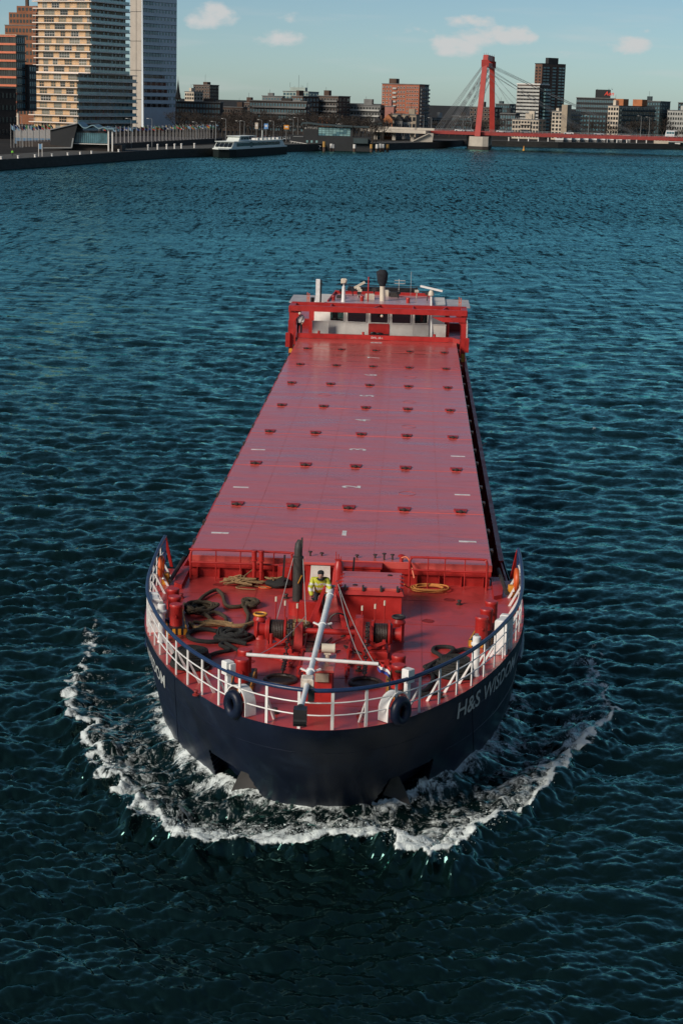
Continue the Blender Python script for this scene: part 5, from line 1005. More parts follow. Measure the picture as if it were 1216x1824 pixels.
# ---- 4: balcony tower
SLAB = M('slab_white', (.72, .62, .54), .6, var=.08, scale=.5); WOOD = M('wood_panel', (.56, .36, .19), .6, var=.2, scale=.6); BALU = M('balustrade_glass', (.34, .52, .50), .12, var=.25, scale=.3, spec=.6); BALW = M('balustrade_warm', (.30, .27, .20), .2, var=.25, scale=.3)
TD = 800
t = Bld('residential_tower', 'tall residential tower with white balcony slabs and ochre panels', 61, 163, 232, 0, TD, 24, TAN)
t2 = Bld('lower', 'x', 52, 140, 245, 128, TD-6, 24, TAN); lowA, lowB, lowH = t2.a, t2.b, t2.h; dloc = (Matrix.Rotation(R(24), 3, 'Z') @ (Vector(t2.e.location)-Vector(t.e.location))); bpy.data.objects.remove(t2.e)
FH = (at(140, 131, TD).z-at(140, 219, TD).z)/7
def twin(w, h, fm, gm):
    k = ('t', round(w, 2), round(h, 2), fm.name, gm.name)
    if k not in _wc:
        mb = MB(); mb.box(-w/2, w/2, -.03, 0, 0, h, 0); n_ = max(2, int(w/1.1))
        for i in range(n_+1): x = -w/2+w*i/n_; mb.box(x-.06, x+.06, -.12, 0, 0, h, 1)
        mb.box(-w/2, w/2, -.10, -.031, h*.42, h*.47, 1); mb.box(-w/2, w/2, -.12, 0, h, h+.08, 1); _wc[k] = mb.mesh('window', [gm, fm])
    return _wc[k]
M_CURT2 = M('curtained_glass_dark', (.075, .085, .07), .2, var=.5, scale=.25, spec=.5)
def tower_part(x0, x1, y0, y1, z0, nf, seed):
    q = random.Random(seed)
    mb = MB(); mb.box(x0, x1, y0, y1, z0, z0+nf*FH); core = t.part(mb, 'core', TAN)
    for j in range(nf+1):
        z = z0+j*FH; dx = q.uniform(-.5, .5); mb = MB(); mb.box(x0-1.7+dx, x1+1.7+q.uniform(-.4, .4), y0-1.7, y1+1.2, z-.20, z+.20); t.part(mb, 'balcony_slab', SLAB)
        if j == nf: break
        mb = MB(); mb.box(x1+1.35, x1+1.42, y0-1.55, y1+1.0, z+.2, z+1.35); t.part(mb, 'balustrade', BALU); mb = MB(); mb.box(x0-1.5, x1+1.3, y0-1.55, y0-1.5, z+1.15, z+1.25); t.part(mb, 'hand_rail', FR_G)
        # left (sunlit) front: panels and glazing alternate
        x = x0+q.uniform(.2, 1.0); k = 0
        while x < x1-.6:
            w = q.choice((2.2, 2.8, 3.4)) if k % 2 == 0 else q.choice((2.6, 4.0, 5.4)); w = min(w, x1-x-.1)
            if w < .5: break
            mb = MB()
            if k % 2 == 0: mb.box(x, x+w, y0-.14, y0-.01, z+.25, z+FH-.25); t.part(mb, 'wood_panel', WOOD)
            else: inst('window', twin(w-.3, FH-.6, q.choice((FR_W, FR_M, WOOD)), q.choice((GL_D, M_CURT, M_CURT, M_CURT2))), t.e, (x+w/2, y0, z+.25))
            x += w; k += 1
        nb = max(3, int((y1-y0)/3.2))
        for i in range(nb):
            if q.random() < .12: continue
            inst('window', win(1.3, FH-.8, FR_G, GL_D if q.random() < .6 else GL_B), t.e, (x1, y0+(y1-y0)*(i+.5)/nb+q.uniform(-.4, .4), z+.3), math.pi/2)
M_CURT = M('curtained_glass', (.21, .20, .15), .25, var=.5, scale=.25, spec=.5)
nlow = 8; zl0 = at(140, 131, TD).z-GZ-nlow*FH
mb = MB(); mb.box(dloc.x-lowA+1, dloc.x, dloc.y, dloc.y+lowB-1, 0, zl0); t.part(mb, 'base', DBR)
tower_part(dloc.x-lowA+1.5, dloc.x-1.6, dloc.y+1.6, dloc.y+lowB-1.5, zl0, nlow, 3)
tower_part(-t.a+1.6, -1.6, 1.6, t.b-1.2, zl0+nlow*FH+.42, 11, 4)
# ---- 5: white leaning office tower
KD = 900
b = Bld('white_tower', 'white panelled office tower with a leaning facade behind the balcony tower', 232, 252, 314, -10, KD, 35, paint('sunlit_cream_panel', (.40, .355, .30), .6, .1)); b.body(); WHR = M('white_metal', (.60, .66, .70), .5, var=.08, scale=.4)  # left face: warm sunlit cream and part shade put into the panel colour
pf = 3.45; nfl = int(b.h/pf)
for j in range(0, nfl, 4):
    mb = MB(); mb.box(-b.a, 0, -.06, -.003, j*pf, j*pf+.22); b.part(mb, 'panel_joint', FR_D)
mb = MB(); mb.box(-b.a*.45-.1, -b.a*.45+.1, -.06, -.003, 0, b.h); b.part(mb, 'panel_joint', FR_D)
mb = MB(); mb.hexa([(.02, .1, 0), (1.3, .1, 0), (1.3, b.b*.86, 0), (.02, b.b*.86, 0), (.02, .1, b.h), (.5, .1, b.h), (.5, b.b*.28, b.h), (.02, b.b*.28, b.h)]); b.part(mb, 'leaning_facade', WHR)
for j in range(3, nfl):
    z = j*pf; f0 = z/b.h; xo = 1.3+(.5-1.3)*f0; yr = b.b*(.86+(.28-.86)*f0)
    mb = MB(); mb.box(xo-.35, xo+.12, .6, yr-.6, z, z+pf*.42); b.part(mb, 'window_band', GL_D if j < 8 else M_SKYG if False else GL_B)
    mb = MB(); mb.box(xo-.35, xo+.16, .3, yr-.2, z+pf*.42, z+pf*.50); b.part(mb, 'floor_band', FR_D)
    nb = max(2, int((yr-1)/2.0))
    for i in range(nb):
        mb = None; inst('pane', win(.9, pf*.36, FR_W, GL_G if j > 7 else GL_D), b.e, (xo+.13, .8+(yr-1.6)*(i+.5)/nb, z+.1), math.pi/2) if i % 2 == 0 or j > 7 else None
    n2 = max(1, int((b.b-yr-.8)/2.2))
    for i in range(n2): inst('pane', win(1.1, pf*.38, FR_W, GL_G), b.e, (.02, yr+.6+(b.b-yr-.8)*(i+.5)/n2, z+.1), math.pi/2)
    mb = MB(); mb.box(.022, .10, yr+.1, b.b, z+pf*.45, z+pf*.50); b.part(mb, 'floor_band', FR_D)
b.body(z1=b.h, x0=-b.a, x1=.015, name='wall_panel', mat=WHR, y0=.02)
# ---- 6: church spire
e = empty('church_tower', at(317, 240, 880).to_2d().to_3d()+Vector((0, 0, GZ))); tag(e, 'slim dark church tower with pointed spire beside the white tower', 'church'); H_ = at(317, 141, 880).z-GZ
mb = MB(); mb.box(-1.1, 1.1, -1.1, 1.1, 0, H_*.62); mb.build('tower_wall', DBR, e); mb = MB(); mb.box(-1.35, 1.35, -1.35, 1.35, H_*.62, H_*.64); mb.build('cornice', DBR, e)
for x in (-.55, .55): inst('belfry_opening', win(.5, 2.4, FR_D, GL_G), e, (x, -1.1, H_*.5))
for x, y in ((-1, -1), (1, -1), (1, 1), (-1, 1)): mb = MB(); mb.cyl((x, y, H_*.64), (x, y, H_*.73), .18, .02, n=6); mb.build('pinnacle', DBR, e)
mb = MB(); mb.cyl((0, 0, H_*.64), (0, 0, H_), 1.15, .05, n=8); mb.build('spire', BLK, e); mb = MB(); mb.cyl((0, 0, H_), (0, 0, H_+1.2), .05, n=5); mb.build('finial', BLK, e)
# ---- 7.. skyline blocks
L_ = [
 # name, label, pxl, pxc, pxr, top, D, rho, wall, floors, nL, nR, frame, glass
 ('apartment_block', 'cream low apartment block left of the dark brown pair', 329, 345, 361, 164, 960, 30, CRM, 9, 4, 3, FR_D, GL_D),
 ('apartment_block', 'dark brown apartment block rising right of the church spire', 344, 373, 389, 152, 985, 26, BRN, 12, 6, 4, FR_M, GL_D),
 ('row_block', 'long dark street block below the brown apartments', 314, 392, 397, 183, 860, 8, DBR, 5, 15, 0, FR_G, GL_B),
 ('row_block', 'low dark block with cream attic right of the church quarter', 396, 432, 440, 192, 900, 12, BRN, 4, 8, 2, FR_M, GL_D),
 ('row_block', 'brown gabled block left of the long flats', 424, 455, 466, 184, 930, 14, BRN, 5, 6, 2, FR_M, GL_D),
 ('flats', 'long dark slab of flats with small balconies', 444, 545, 552, 182, 880, 8, DBR, 5, 20, 1, FR_G, GL_B),
 ('office_block', 'grey rooftop office behind the long flats', 466, 502, 506, 172, 990, 10, GRY, 8, 7, 0, FR_M, GL_B),
 ('office_block', 'pale mint office block with a masted roof', 503, 548, 566, 164, 1010, 12, MINT, 10, 8, 3, FR_D, GL_B),
 ('flats', 'dark brown flats standing before the mint office', 518, 538, 567, 172, 905, 40, BRN, 7, 4, 5, FR_M, GL_B),
 ('flats', 'balconied grey-brown flats in the middle of the skyline', 565, 601, 622, 172, 915, 20, BRN, 7, 7, 3, FR_M, GL_D),
 ('flats', 'low pale terrace of flats left of the brick slab', 618, 676, 692, 188, 930, 14, GRY, 5, 11, 2, FR_M, GL_D),
 ('house_block', 'orange brick corner building with large windows', 566, 590, 595, 209, 800, 16, ORB, 2, 3, 0, FR_D, GL_D),
 ('house_block', 'pink windowless block below the brick slab', 684, 700, 703, 190, 900, 12, PNK, 3, 0, 0, FR_D, GL_D),
 ('house_block', 'tan flat-roofed block right of the pink one', 697, 740, 746, 205, 870, 10, TAN, 3, 6, 0, FR_D, GL_D),
 ('house_block', 'grey low block under the left bridge cables', 768, 784, 804, 211, 960, 25, LGR, 4, 4, 4, FR_D, GL_D),
 ('house_block', 'dark low block with roof huts under the bridge cables', 803, 838, 842, 208, 980, 8, DBR, 4, 8, 0, FR_G, GL_B),
 ('office_block', 'brown brick block behind the red bridge pylon', 835, 872, 892, 192, 1000, 20, BRN, 6, 6, 3, FR_M, GL_D),
 ('office_block', 'teal glass block right of the pylon', 880, 905, 921, 186, 1040, 18, DTL, 7, 6, 3, FR_D, GL_B),
 ('office_block', 'dark glass pavilion block under the right cables', 889, 916, 924, 203, 930, 14, BLK, 4, 6, 2, FR_G, GL_B),
 ('apartment_block', 'cream low apartments with terraces right of the pier', 911, 958, 971, 214, 900, 14, CRM, 4, 9, 2, FR_D, GL_D),
 ('apartment_block', 'pale slim apartments with grey balconied side by the water', 981, 1000, 1032, 199, 900, 34, CRM, 7, 3, 6, FR_D, GL_D),
 ('apartment_block', 'cream apartment slab with red roof huts at right', 1080, 1099, 1164, 189, 930, 40, CRM, 7, 4, 10, FR_D, GL_D),
 ('office_block', 'dark glass office behind the cream slab', 1140, 1172, 1190, 181, 1020, 18, DTL, 9, 7, 4, FR_D, GL_B),
 ('office_block', 'grey gridded office at the right edge', 1186, 1226, 1240, 198, 960, 12, LGR, 6, 9, 2, FR_M, GL_D),
 ('office_block', 'dark office tower cut by the right edge', 1204, 1236, 1245, 184, 1060, 12, BLK, 9, 6, 2, FR_D, GL_B),
]
BL = {}
for (nm_, lb_, xl, xc, xr, tp, D_, rh, wl_, nf, nL, nR, fm_, gm_) in L_:
    b = Bld(nm_, lb_, xl, xc, xr, tp, D_, rh, wl_); b.std(nf, nL, nR, fm_, gm_, .55, .5); BL[lb_] = b
    q = random.Random(xl)
    if nm_ != 'house_block' or q.random() < .6:
        x0 = -b.a*q.uniform(.3, .8); b.plant(x0, x0+min(b.a*.25, 5), 1.5, 5, q.uniform(1.6, 3.2)); mb = MB(); mb.cyl((x0+1, 2, b.h), (x0+1, 2, b.h+q.uniform(3, 6)), .06, n=4); b.part(mb, 'aerial', FR_D)
    if nm_ == 'flats':
        for j in range(1, nf): mb = MB(); z = b.h*j/nf; mb.box(-b.a*.95, -.4, -1.1, -.13, z-.1, z+.75); b.part(mb, 'balcony', GRY if wl_ in (DBR, BRN) else LGR)
b = BL['pale mint office block with a masted roof']; b.plant(-b.a*.75, -b.a*.15, 1, 6, 2.4, MINT)
for k in range(5): mb = MB(); x = -b.a*(.1+.17*k); mb.cyl((x, 3, b.h), (x, 3, b.h+(5, 3.4, 9, 3, 5)[k]), .07, n=4); b.part(mb, 'aerial', FR_D)
b = BL['cream apartment slab with red roof huts at right']
for x, y in ((-2.5, 4), (-1.0, b.b*.55)): mb = MB(); mb.box(x-3, x+2.5, y, y+5, b.h+.35, b.h+3.6); b.part(mb, 'roof_hut', ORB)
for j in range(1, 7): z = b.h*j/7; mb = MB(); mb.box(.12, 1.2, 1, b.b-1, z-.1, z+.8); b.part(mb, 'balcony', DTL)
b = BL['pale slim apartments with grey balconied side by the water']; mb = MB(); mb.box(-.5, 2.6, -.3, 4, 0, b.h+3.4); b.part(mb, 'stair_tower', TAN)
for j in range(1, 7): z = b.h*j/7; mb = MB(); mb.box(.12, 1.1, 5, b.b-.6, z-.1, z+.7); b.part(mb, 'balcony', GRY)
b = BL['cream low apartments with terraces right of the pier']; b.plant(-b.a*.4, -b.a*.2, 2, 6, 4.2, CRM)
for j in range(1, 4): z = b.h*j/4; mb = MB(); mb.box(-b.a*.7, -b.a*.3, -1, -.13, z-.1, z+.6); b.part(mb, 'balcony', CRM)
# brick slab with the gap
b = Bld('brick_slab', 'tall red brick slab with a dark opening through its middle', 678, 744, 761, 151, 930, 20, BRK); A_, H_ = b.a, b.h
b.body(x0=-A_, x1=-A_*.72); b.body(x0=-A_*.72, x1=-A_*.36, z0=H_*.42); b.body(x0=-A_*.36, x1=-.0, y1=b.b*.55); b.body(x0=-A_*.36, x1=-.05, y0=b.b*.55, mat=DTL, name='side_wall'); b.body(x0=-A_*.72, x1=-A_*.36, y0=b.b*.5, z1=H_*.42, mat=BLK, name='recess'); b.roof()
mb = MB(); mb.box(-A_*.45, -A_*.38, .5, b.b*.5, 0, H_*.42); b.part(mb, 'gap_pillar', TAN)
b.windows('L', -A_, -A_*.73, 3, H_-.5, 3, 11, .42, .4, FR_W, GL_D); b.windows('L', -A_*.60, -A_*.37, H_*.45, H_-.5, 3, 6, .42, .4, FR_W, GL_D); b.windows('L', -A_*.35, -.3, 3, H_-.5, 5, 11, .42, .4, FR_W, GL_D)
for j in range(6): z = H_*(.46+.088*j); mb = MB(); mb.box(-A_*.71, -A_*.61, -.7, -.02, z, z+.9); b.part(mb, 'balcony', LGR)
for j in range(11): z = 3+(H_-4)*j/11; mb = MB(); mb.box(.02, 1.0, 1, b.b-1, z, z+.9); b.part(mb, 'balcony', GRY)
b.windows('R', 1, b.b-1, 3, H_-.5, 4, 11, .4, .4, FR_W, GL_B); b.plant(-A_*.85, -A_*.66, 2, 7, 2.8, BRN)
# striped and dark towers on the right
b = Bld('striped_tower', 'white banded apartment tower before the tall dark tower', 917, 957, 973, 151, 960, 30, BRN); b.body(); b.roof(.3, .6, FR_W); NF = 13; b.bands('L', -b.a, 0, 2, b.h-1.2, NF, 1.0, .35, LGR)
b.windows('L', -b.a+.2, -.2, 2, b.h-1.2, 7, NF, .7, .42, FR_D, GL_D, off=0); b.windows('R', .5, b.b-.5, 2, b.h-1.2, 3, NF, .4, .5, FR_D, GL_B)
for j in range(NF): z = 2+(b.h-3.2)*j/NF; mb = MB(); mb.box(.02, 1.5, b.b*.35, b.b-.4, z, z+1.0); b.part(mb, 'balcony', GL_G)
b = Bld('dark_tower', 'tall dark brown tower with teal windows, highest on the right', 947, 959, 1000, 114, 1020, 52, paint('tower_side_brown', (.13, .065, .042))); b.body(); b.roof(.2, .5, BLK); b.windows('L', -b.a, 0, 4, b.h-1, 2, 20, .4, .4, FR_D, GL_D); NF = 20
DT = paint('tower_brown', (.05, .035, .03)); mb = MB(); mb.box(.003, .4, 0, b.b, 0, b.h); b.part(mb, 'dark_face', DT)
b.windows('R', .5, b.b*.32, 4, b.h-1, 2, NF, .85, .5, FR_D, GL_B, off=.4); b.windows('R', b.b*.42, b.b*.62, 4, b.h-1, 1, NF, .8, .5, FR_D, GL_B, off=.4); b.windows('R', b.b*.70, b.b-.4, 4, b.h-1, 2, NF, .85, .5, FR_D, GL_G, off=.4)
mb = MB(); mb.box(-3, -.5, b.b*.3, b.b*.72, b.h+.5, b.h+3.6); b.part(mb, 'roof_plant', BLK)
# dark office with red rooftop lettering
b = Bld('sign_office', 'dark glass office with red lettering on its rooftop block', 1023, 1092, 1100, 176, 980, 8, BLK); b.std(8, 22, 2, FR_G, GL_B, .6, .45)
mb = MB(); mb.box(-b.a*.52, -b.a*.13, .6, 8, b.h+.36, b.h+4.6); pl_ = b.part(mb, 'roof_block', BLK); tv, tf = text_verts('Aon', 2.9, .25, .05); mb = MB(); mb.add([(x-b.a*.29, .5, b.h+1.7+z) for x, z, _ in tv], tf); o = b.part(mb, 'roof_sign', M('sign_red', (.75, .07, .04), .5, var=0), pl_); o['label'] = 'red slanted letters Aon'
mb = MB(); mb.box(-b.a-8, -b.a*.2, -3, 0-.01, 0, b.h*.62); b.part(mb, 'front_wing', BLK); b.windows('L', -b.a-7.6, -b.a*.22, 1, b.h*.6, 14, 5, .7, .45, FR_D, GL_B, off=3.0)
# gabled houses
for i, (px, w_, tp, ml, lb_) in enumerate(((603, 12, 212, WHT, 'white gabled house right of the orange brick building'), (672, 14, 212, GL_B, 'blue-grey gabled house left of the viaduct'), (690, 16, 207, ORB, 'red-roofed house with white gable by the viaduct'), (708, 15, 208, GRY, 'grey gabled house right of the red-roofed one'), (722, 14, 210, LGR, 'pale gabled house at the start of the viaduct'))):
    b = Bld('gabled_house', lb_, px-w_/2, px+w_/2, px+w_/2+1, tp+7, 790+i*6, 8, ml, 'house', depth=9); b.body(); b.windows('L', -b.a+.2, -.2, .5, b.h-.2, 3, 2, .5, .5, FR_W, GL_D)
    mb = MB(); a = b.a; hh = 2.6; mb.add([(-a-.2, -.2, b.h), (.2, -.2, b.h), (-a/2, -.2, b.h+hh), (-a-.2, 9.2, b.h), (.2, 9.2, b.h), (-a/2, 9.2, b.h+hh)], [(0, 1, 2), (5, 4, 3), (0, 2, 5, 3), (2, 1, 4, 5), (0, 3, 4, 1)]); rf_ = b.part(mb, 'roof', ORB if i == 2 else BLK); mb = MB(); mb.box(-a*.3, -a*.3+.6, 3, 3.7, b.h+.8, b.h+hh+.6); b.part(mb, 'chimney', BRN, rf_)
# waterfront row of white houses on the right
for i in range(9):
    px = 996+i*15.0; b = Bld('terrace_house', 'white roofed terrace house, %s from the left on the right waterfront' % nth(i+1), px-7, px+7, px+7.2, 249.5, 846+i*3.4, 6, GRY, 'house', depth=8, group='white terrace houses on the right waterfront'); b.body()
    b.windows('L', -b.a+.2, -.2, .3, b.h-.1, 3, 1, .6, .6, FR_W, GL_D); mb = MB(); mb.hexa([(-b.a, -.3, b.h), (0, -.3, b.h), (0, 4, b.h), (-b.a, 4, b.h), (-b.a, .7, b.h+2.3), (0, .7, b.h+2.3), (0, 4, b.h+2.3), (-b.a, 4, b.h+2.3)]); b.part(mb, 'roof', WHT)
    for k in range(2): mb = MB(); x = -b.a*(.3+.4*k); mb.box(x-.55, x+.55, -.2, 1.2, b.h+.9, b.h+1.7); b.part(mb, 'dormer', FR_D)

# the big road bridge the picture is taken from: behind and below the camera, its shadow lies on the nearest water
e = empty('road_bridge', (0, -17, 0)); tag(e, 'wide concrete road bridge under the viewpoint, outside the picture', 'bridge')
mb = MB(); mb.box(-260, 260, -16, 15.4, 14.6, 17.1); mb.build('deck', DCONC, e)
for y in (-15.6, 15.2): mb = MB(); mb.box(-260, 260, y-.1, y+.1, 17.1, 18.2); mb.build('parapet', FR_G, e)
for x in (-95, 120): mb = MB(); mb.box(x-4, x+4, -12, 12, -2, 14.6); mb.build('pier', CONC, e)

# ------------------------------------------------------------------ red cable-stayed bridge
br = empty('cable_bridge', at(855, 262, 785).to_2d().to_3d()); tag(br, 'red cable-stayed bridge with a tall A-shaped pylon on a pale pier', 'bridge'); O = Vector(br.location)
def bp(mb, name, mat, par=None, smooth=False):
    mb.v = [tuple(Vector(v_)-O) for v_ in mb.v]; return mb.build(name, mat, par or br, smooth)
B1, T1, B2, T2 = at(850, 240, 772), at(865, 98, 782), at(876, 238, 806), at(876, 101, 797)
for a, c in ((B1, T1), (B2, T2)):
    mb = MB(); d = (c-a); x = Vector((1, -.15, 0)).normalized(); y = Vector((.15, 1, 0)).normalized()
    mb.hexa([a-x*1.15-y*1.3-Vector((0, 0, .6)), a+x*1.15-y*1.3-Vector((0, 0, .6)), a+x*1.15+y*1.3-Vector((0, 0, .6)), a-x*1.15+y*1.3-Vector((0, 0, .6)), c-x*1.05-y*1.0, c+x*1.05-y*1.0, c+x*1.05+y*1.0, c-x*1.05+y*1.0]); bp(mb, 'pylon_leg', BRIDGERED)
    mb = MB(); f = a.lerp(c, .89); mb.box(f.x-1.5, f.x+1.5, f.y-1.3, f.y+1.3, f.z-1.2, f.z+1.6); bp(mb, 'saddle_block', BRIDGERED)
    for k in range(3): mb = MB(); mb.cyl(c+Vector((-.8+.8*k, 0, 0)), c+Vector((-.8+.8*k, 0, .9)), .06, n=4); bp(mb, 'top_rail_post', FR_G)
for f, hh in ((.97, 1.4), (.88, 1.2)):
    mb = MB(); mb.bar(B1.lerp(T1, f), B2.lerp(T2, f), 1.5, hh*1.6); bp(mb, 'cross_beam', BRIDGERED)
dkz = at(860, 236, 775).z
DA, DB = at(735, 237, 778), at(1290, 247, 756); DA.z = DB.z = dkz; dd = (DB-DA); dn = Vector((-dd.y, dd.x, 0)).normalized()
GIRD = M('girder_shaded_red', (.26, .026, .020), .6, var=.25, scale=.3)  # bridge red darkened: the girder's shading is put into its colour
mb = MB(); mb.bar(DA+dn*.6-Vector((0, 0, .45)), DB+dn*.6-Vector((0, 0, .45)), .5, 1.3); bp(mb, 'near_girder', GIRD)
mb = MB(); mb.bar(DA+dn*29-Vector((0, 0, .45)), DB+dn*29-Vector((0, 0, .45)), .5, 1.3); bp(mb, 'far_girder', GIRD)
mb = MB(); mb.bar(DA+dn*14.8-Vector((0, 0, .35)), DB+dn*14.8-Vector((0, 0, .35)), 27.8, .5); bp(mb, 'roadway', DCONC)
mb = MB(); mb.bar(DA+dn*.4+Vector((0, 0, 1.15)), DB+dn*.4+Vector((0, 0, 1.15)), .10, .10); bp(mb, 'parapet_rail', FR_G)
mb = MB(); mb.bar(DA+dn*.4+Vector((0, 0, .7)), DB+dn*.4+Vector((0, 0, .7)), .07, .07); bp(mb, 'parapet_rail', FR_G)
pm2 = MB(); pm2.box(-.05, .05, -.05, .05, 0, 1.0); pme = pm2.mesh('parapet_post', FR_G)
for k in range(70): p = DA.lerp(DB, (k+.5)/70)+dn*.4-O; inst('parapet_post', pme, br, (p.x, p.y, dkz+.18-O.z))
# stays
def stay(a, c, r_=.034): mb = MB(); mb.cyl(a, c, r_, n=4, cap=False); bp(mb, 'stay_cable', M_STAY)
M_STAY = M('stay_steel', (.10, .11, .12), .5, var=0)
for (B_, T_, off) in ((B1, T1, .8), (B2, T2, 28.5)):
    for f, px, n_, sp_ in ((.89, 772, 4, 1.7), (.80, 792, 4, 1.7), (.72, 818, 2, 2.2)):
        a = B_.lerp(T_, f)
        for k in range(n_): p = at(px+k*sp_*2.2, 233, 777); c = Vector((p.x, p.y, dkz+.3))+dn*off*.95; stay(a+Vector((-.6, 0, -.35*k)), c, .075)
    for f, px, n_ in ((.89, 1130, 4), (.82, 1040, 4), (.78, 960, 2), (.72, 925, 2)):
        a = B_.lerp(T_, f)
        for k in range(n_): p = at(px+k*5, 240, 764); c = Vector((p.x, p.y, dkz+.3))+dn*off*.95; stay(a+Vector((.6, 0, -.3*k)), c)
P0 = at(836, 262, 765); mb = MB(); pw = (at(888, 262, 765).x-P0.x)
mb.prism([(P0.x, 768), (P0.x+pw*.42, 764), (P0.x+pw*.62, 764.5), (P0.x+pw*1.0, 806), (P0.x+pw*.8, 812), (P0.x+pw*.1, 806)], -2, at(850, 243.5, 765).z); bp(mb, 'pier', CONC)
mb = MB(); mb.prism([(P0.x-.25, 767.6), (P0.x+pw*.42, 763.6), (P0.x+pw*.63, 764.1), (P0.x+pw*1.01, 806), (P0.x+pw*.8, 812.3), (P0.x+pw*.1, 806.3)], -2, 1.3); bp(mb, 'pier_fender', DBR)
# viaduct on the left approach
vi = empty('viaduct', at(730, 255, 780).to_2d().to_3d()); tag(vi, 'pale concrete viaduct leading to the red bridge from the left', 'viaduct'); O2 = Vector(vi.location)
def vp(mb, name, mat): mb.v = [tuple(Vector(v_)-O2) for v_ in mb.v]; return mb.build(name, mat, vi)
VA, VB = at(655, 239, 800), at(772, 237, 779); VA.z = VB.z = dkz+.1
mb = MB(); mb.bar(VA-Vector((0, 0, .6)), VB-Vector((0, 0, .6)), 12, 1.3); vp(mb, 'deck', CONC); mb = MB(); mb.bar(VA+Vector((0, -6, .6)), VB+Vector((0, -6, .6)), .3, .9); vp(mb, 'parapet', CONC)
for k in range(4): p = VA.lerp(VB, .12+.28*k); mb = MB(); mb.box(p.x-.7, p.x+.7, p.y-3, p.y+3, 1.5, dkz-1.1); vp(mb, 'pillar', CONC)
mb = MB(); p = at(752, 250, 772); mb.hexa([(p.x-6, p.y-3, 1.8), (p.x+4, p.y-3, 1.8), (p.x+4, p.y+4, 1.8), (p.x-6, p.y+4, 1.8), (p.x+2.5, p.y-3, dkz-.9), (p.x+4.4, p.y-3, dkz-.9), (p.x+4.4, p.y+4, dkz-.9), (p.x+2.5, p.y+4, dkz-.9)]); vp(mb, 'stair_block', CONC)
for k in range(12): mb = MB(); f = k/12; mb.box(p.x-6+8.5*f, p.x-6+8.5*f+.72, p.y-4.2, p.y-3.05, 1.8+(dkz-2.7)*f, 2.1+(dkz-2.7)*f); vp(mb, 'stair_tread', CONC)

# ------------------------------------------------------------------ vehicles on bridge and quay
CARC = [M('car_white', (.65, .65, .65), .3, var=0), M('car_grey', (.18, .19, .2), .3, var=0), M('car_black', (.02, .02, .022), .25, var=0), M('car_red', (.35, .03, .03), .3, var=0), M('car_silver', (.42, .43, .44), .25, .3, var=0)]
TYRE = M('tyre', (.015, .015, .015), .9, var=0)
wm_ = MB(); wm_.cyl((0, -.1, 0), (0, .1, 0), .32, n=10); wme = wm_.mesh('wheel', TYRE)
def car(loc, rz, ci, label, group):
    e = empty('car', loc, rz); tag(e, label, 'car', group); mb = MB()
    mb.hexa([(-2.1, -.85, .3), (2.1, -.85, .3), (2.1, .85, .3), (-2.1, .85, .3), (-2.05, -.8, .85), (1.95, -.8, .75), (1.95, .8, .75), (-2.05, .8, .85)]); mb.build('body', CARC[ci], e)
    mb = MB(); mb.hexa([(-1.6, -.76, .85), (.9, -.76, .80), (.9, .76, .80), (-1.6, .76, .85), (-1.1, -.62, 1.42), (.25, -.62, 1.42), (.25, .62, 1.42), (-1.1, .62, 1.42)]); c_ = mb.build('cabin', GL_D, e); mb = MB(); mb.box(-1.12, .27, -.63, .63, 1.42, 1.46); mb.build('roof', CARC[ci], c_)
    for x in (-1.3, 1.3):
        for y in (-.85, .85): inst('wheel', wme, e, (x, y, .32))
ang_b = math.atan2(dd.y, dd.x)
for i, (px, ci) in enumerate(((818, 0), (834, 4), (892, 0), (905, 4), (936, 1), (1012, 0), (1066, 4))):
    p = at(px, 236, 790); car((p.x, p.y, dkz-.09), ang_b+(math.pi if i % 2 else 0), ci, 'small %s car, %s from the left on the red bridge' % (('white', 'grey', 'black', 'red', 'silver')[ci], nth(i+1)), 'cars on the red bridge')
q = random.Random(12)
for i in range(22):
    px = 436+i*5.0; ci = q.randrange(5); p = at(px, 240, q.uniform(712, 735)+i*.8); car((p.x, p.y, GZ), q.uniform(-.3, .3)+1.0, ci, '%s car, %s from the left in the row parked behind the ferry' % (('white', 'grey', 'black', 'red', 'silver')[ci], nth(i+1)), 'cars parked on the quay behind the ferry')
bus = empty('bus', (0, 0, 0)); p = at(1194, 240, 782); bus.location = (p.x, p.y, dkz-.09); bus.rotation_euler = (0, 0, ang_b); tag(bus, 'white bus with a dark front crossing the bridge at right', 'bus')
mb = MB(); mb.hexa([(-2.6, -1.2, .4), (2.6, -1.2, .4), (2.6, 1.2, .4), (-2.6, 1.2, .4), (-2.1, -1.15, 2.9), (2.5, -1.15, 2.9), (2.5, 1.15, 2.9), (-2.1, 1.15, 2.9)]); mb.build('body', CARC[0], bus)
for k in range(3): mb = MB(); mb.box(-1.9+1.1*k, -.95+1.1*k, -1.24, -1.185, 1.5, 2.4); mb.build('window', GL_B, bus)
mb = MB(); mb.box(1.45, 2.55, -1.26, -1.19, .6, 2.7); mb.build('dark_front', GL_D, bus)
for x in (-1.7, 1.7): inst('wheel', wme, bus, (x, -1.05, .4)); inst('wheel', wme, bus, (x, 1.05, .4))
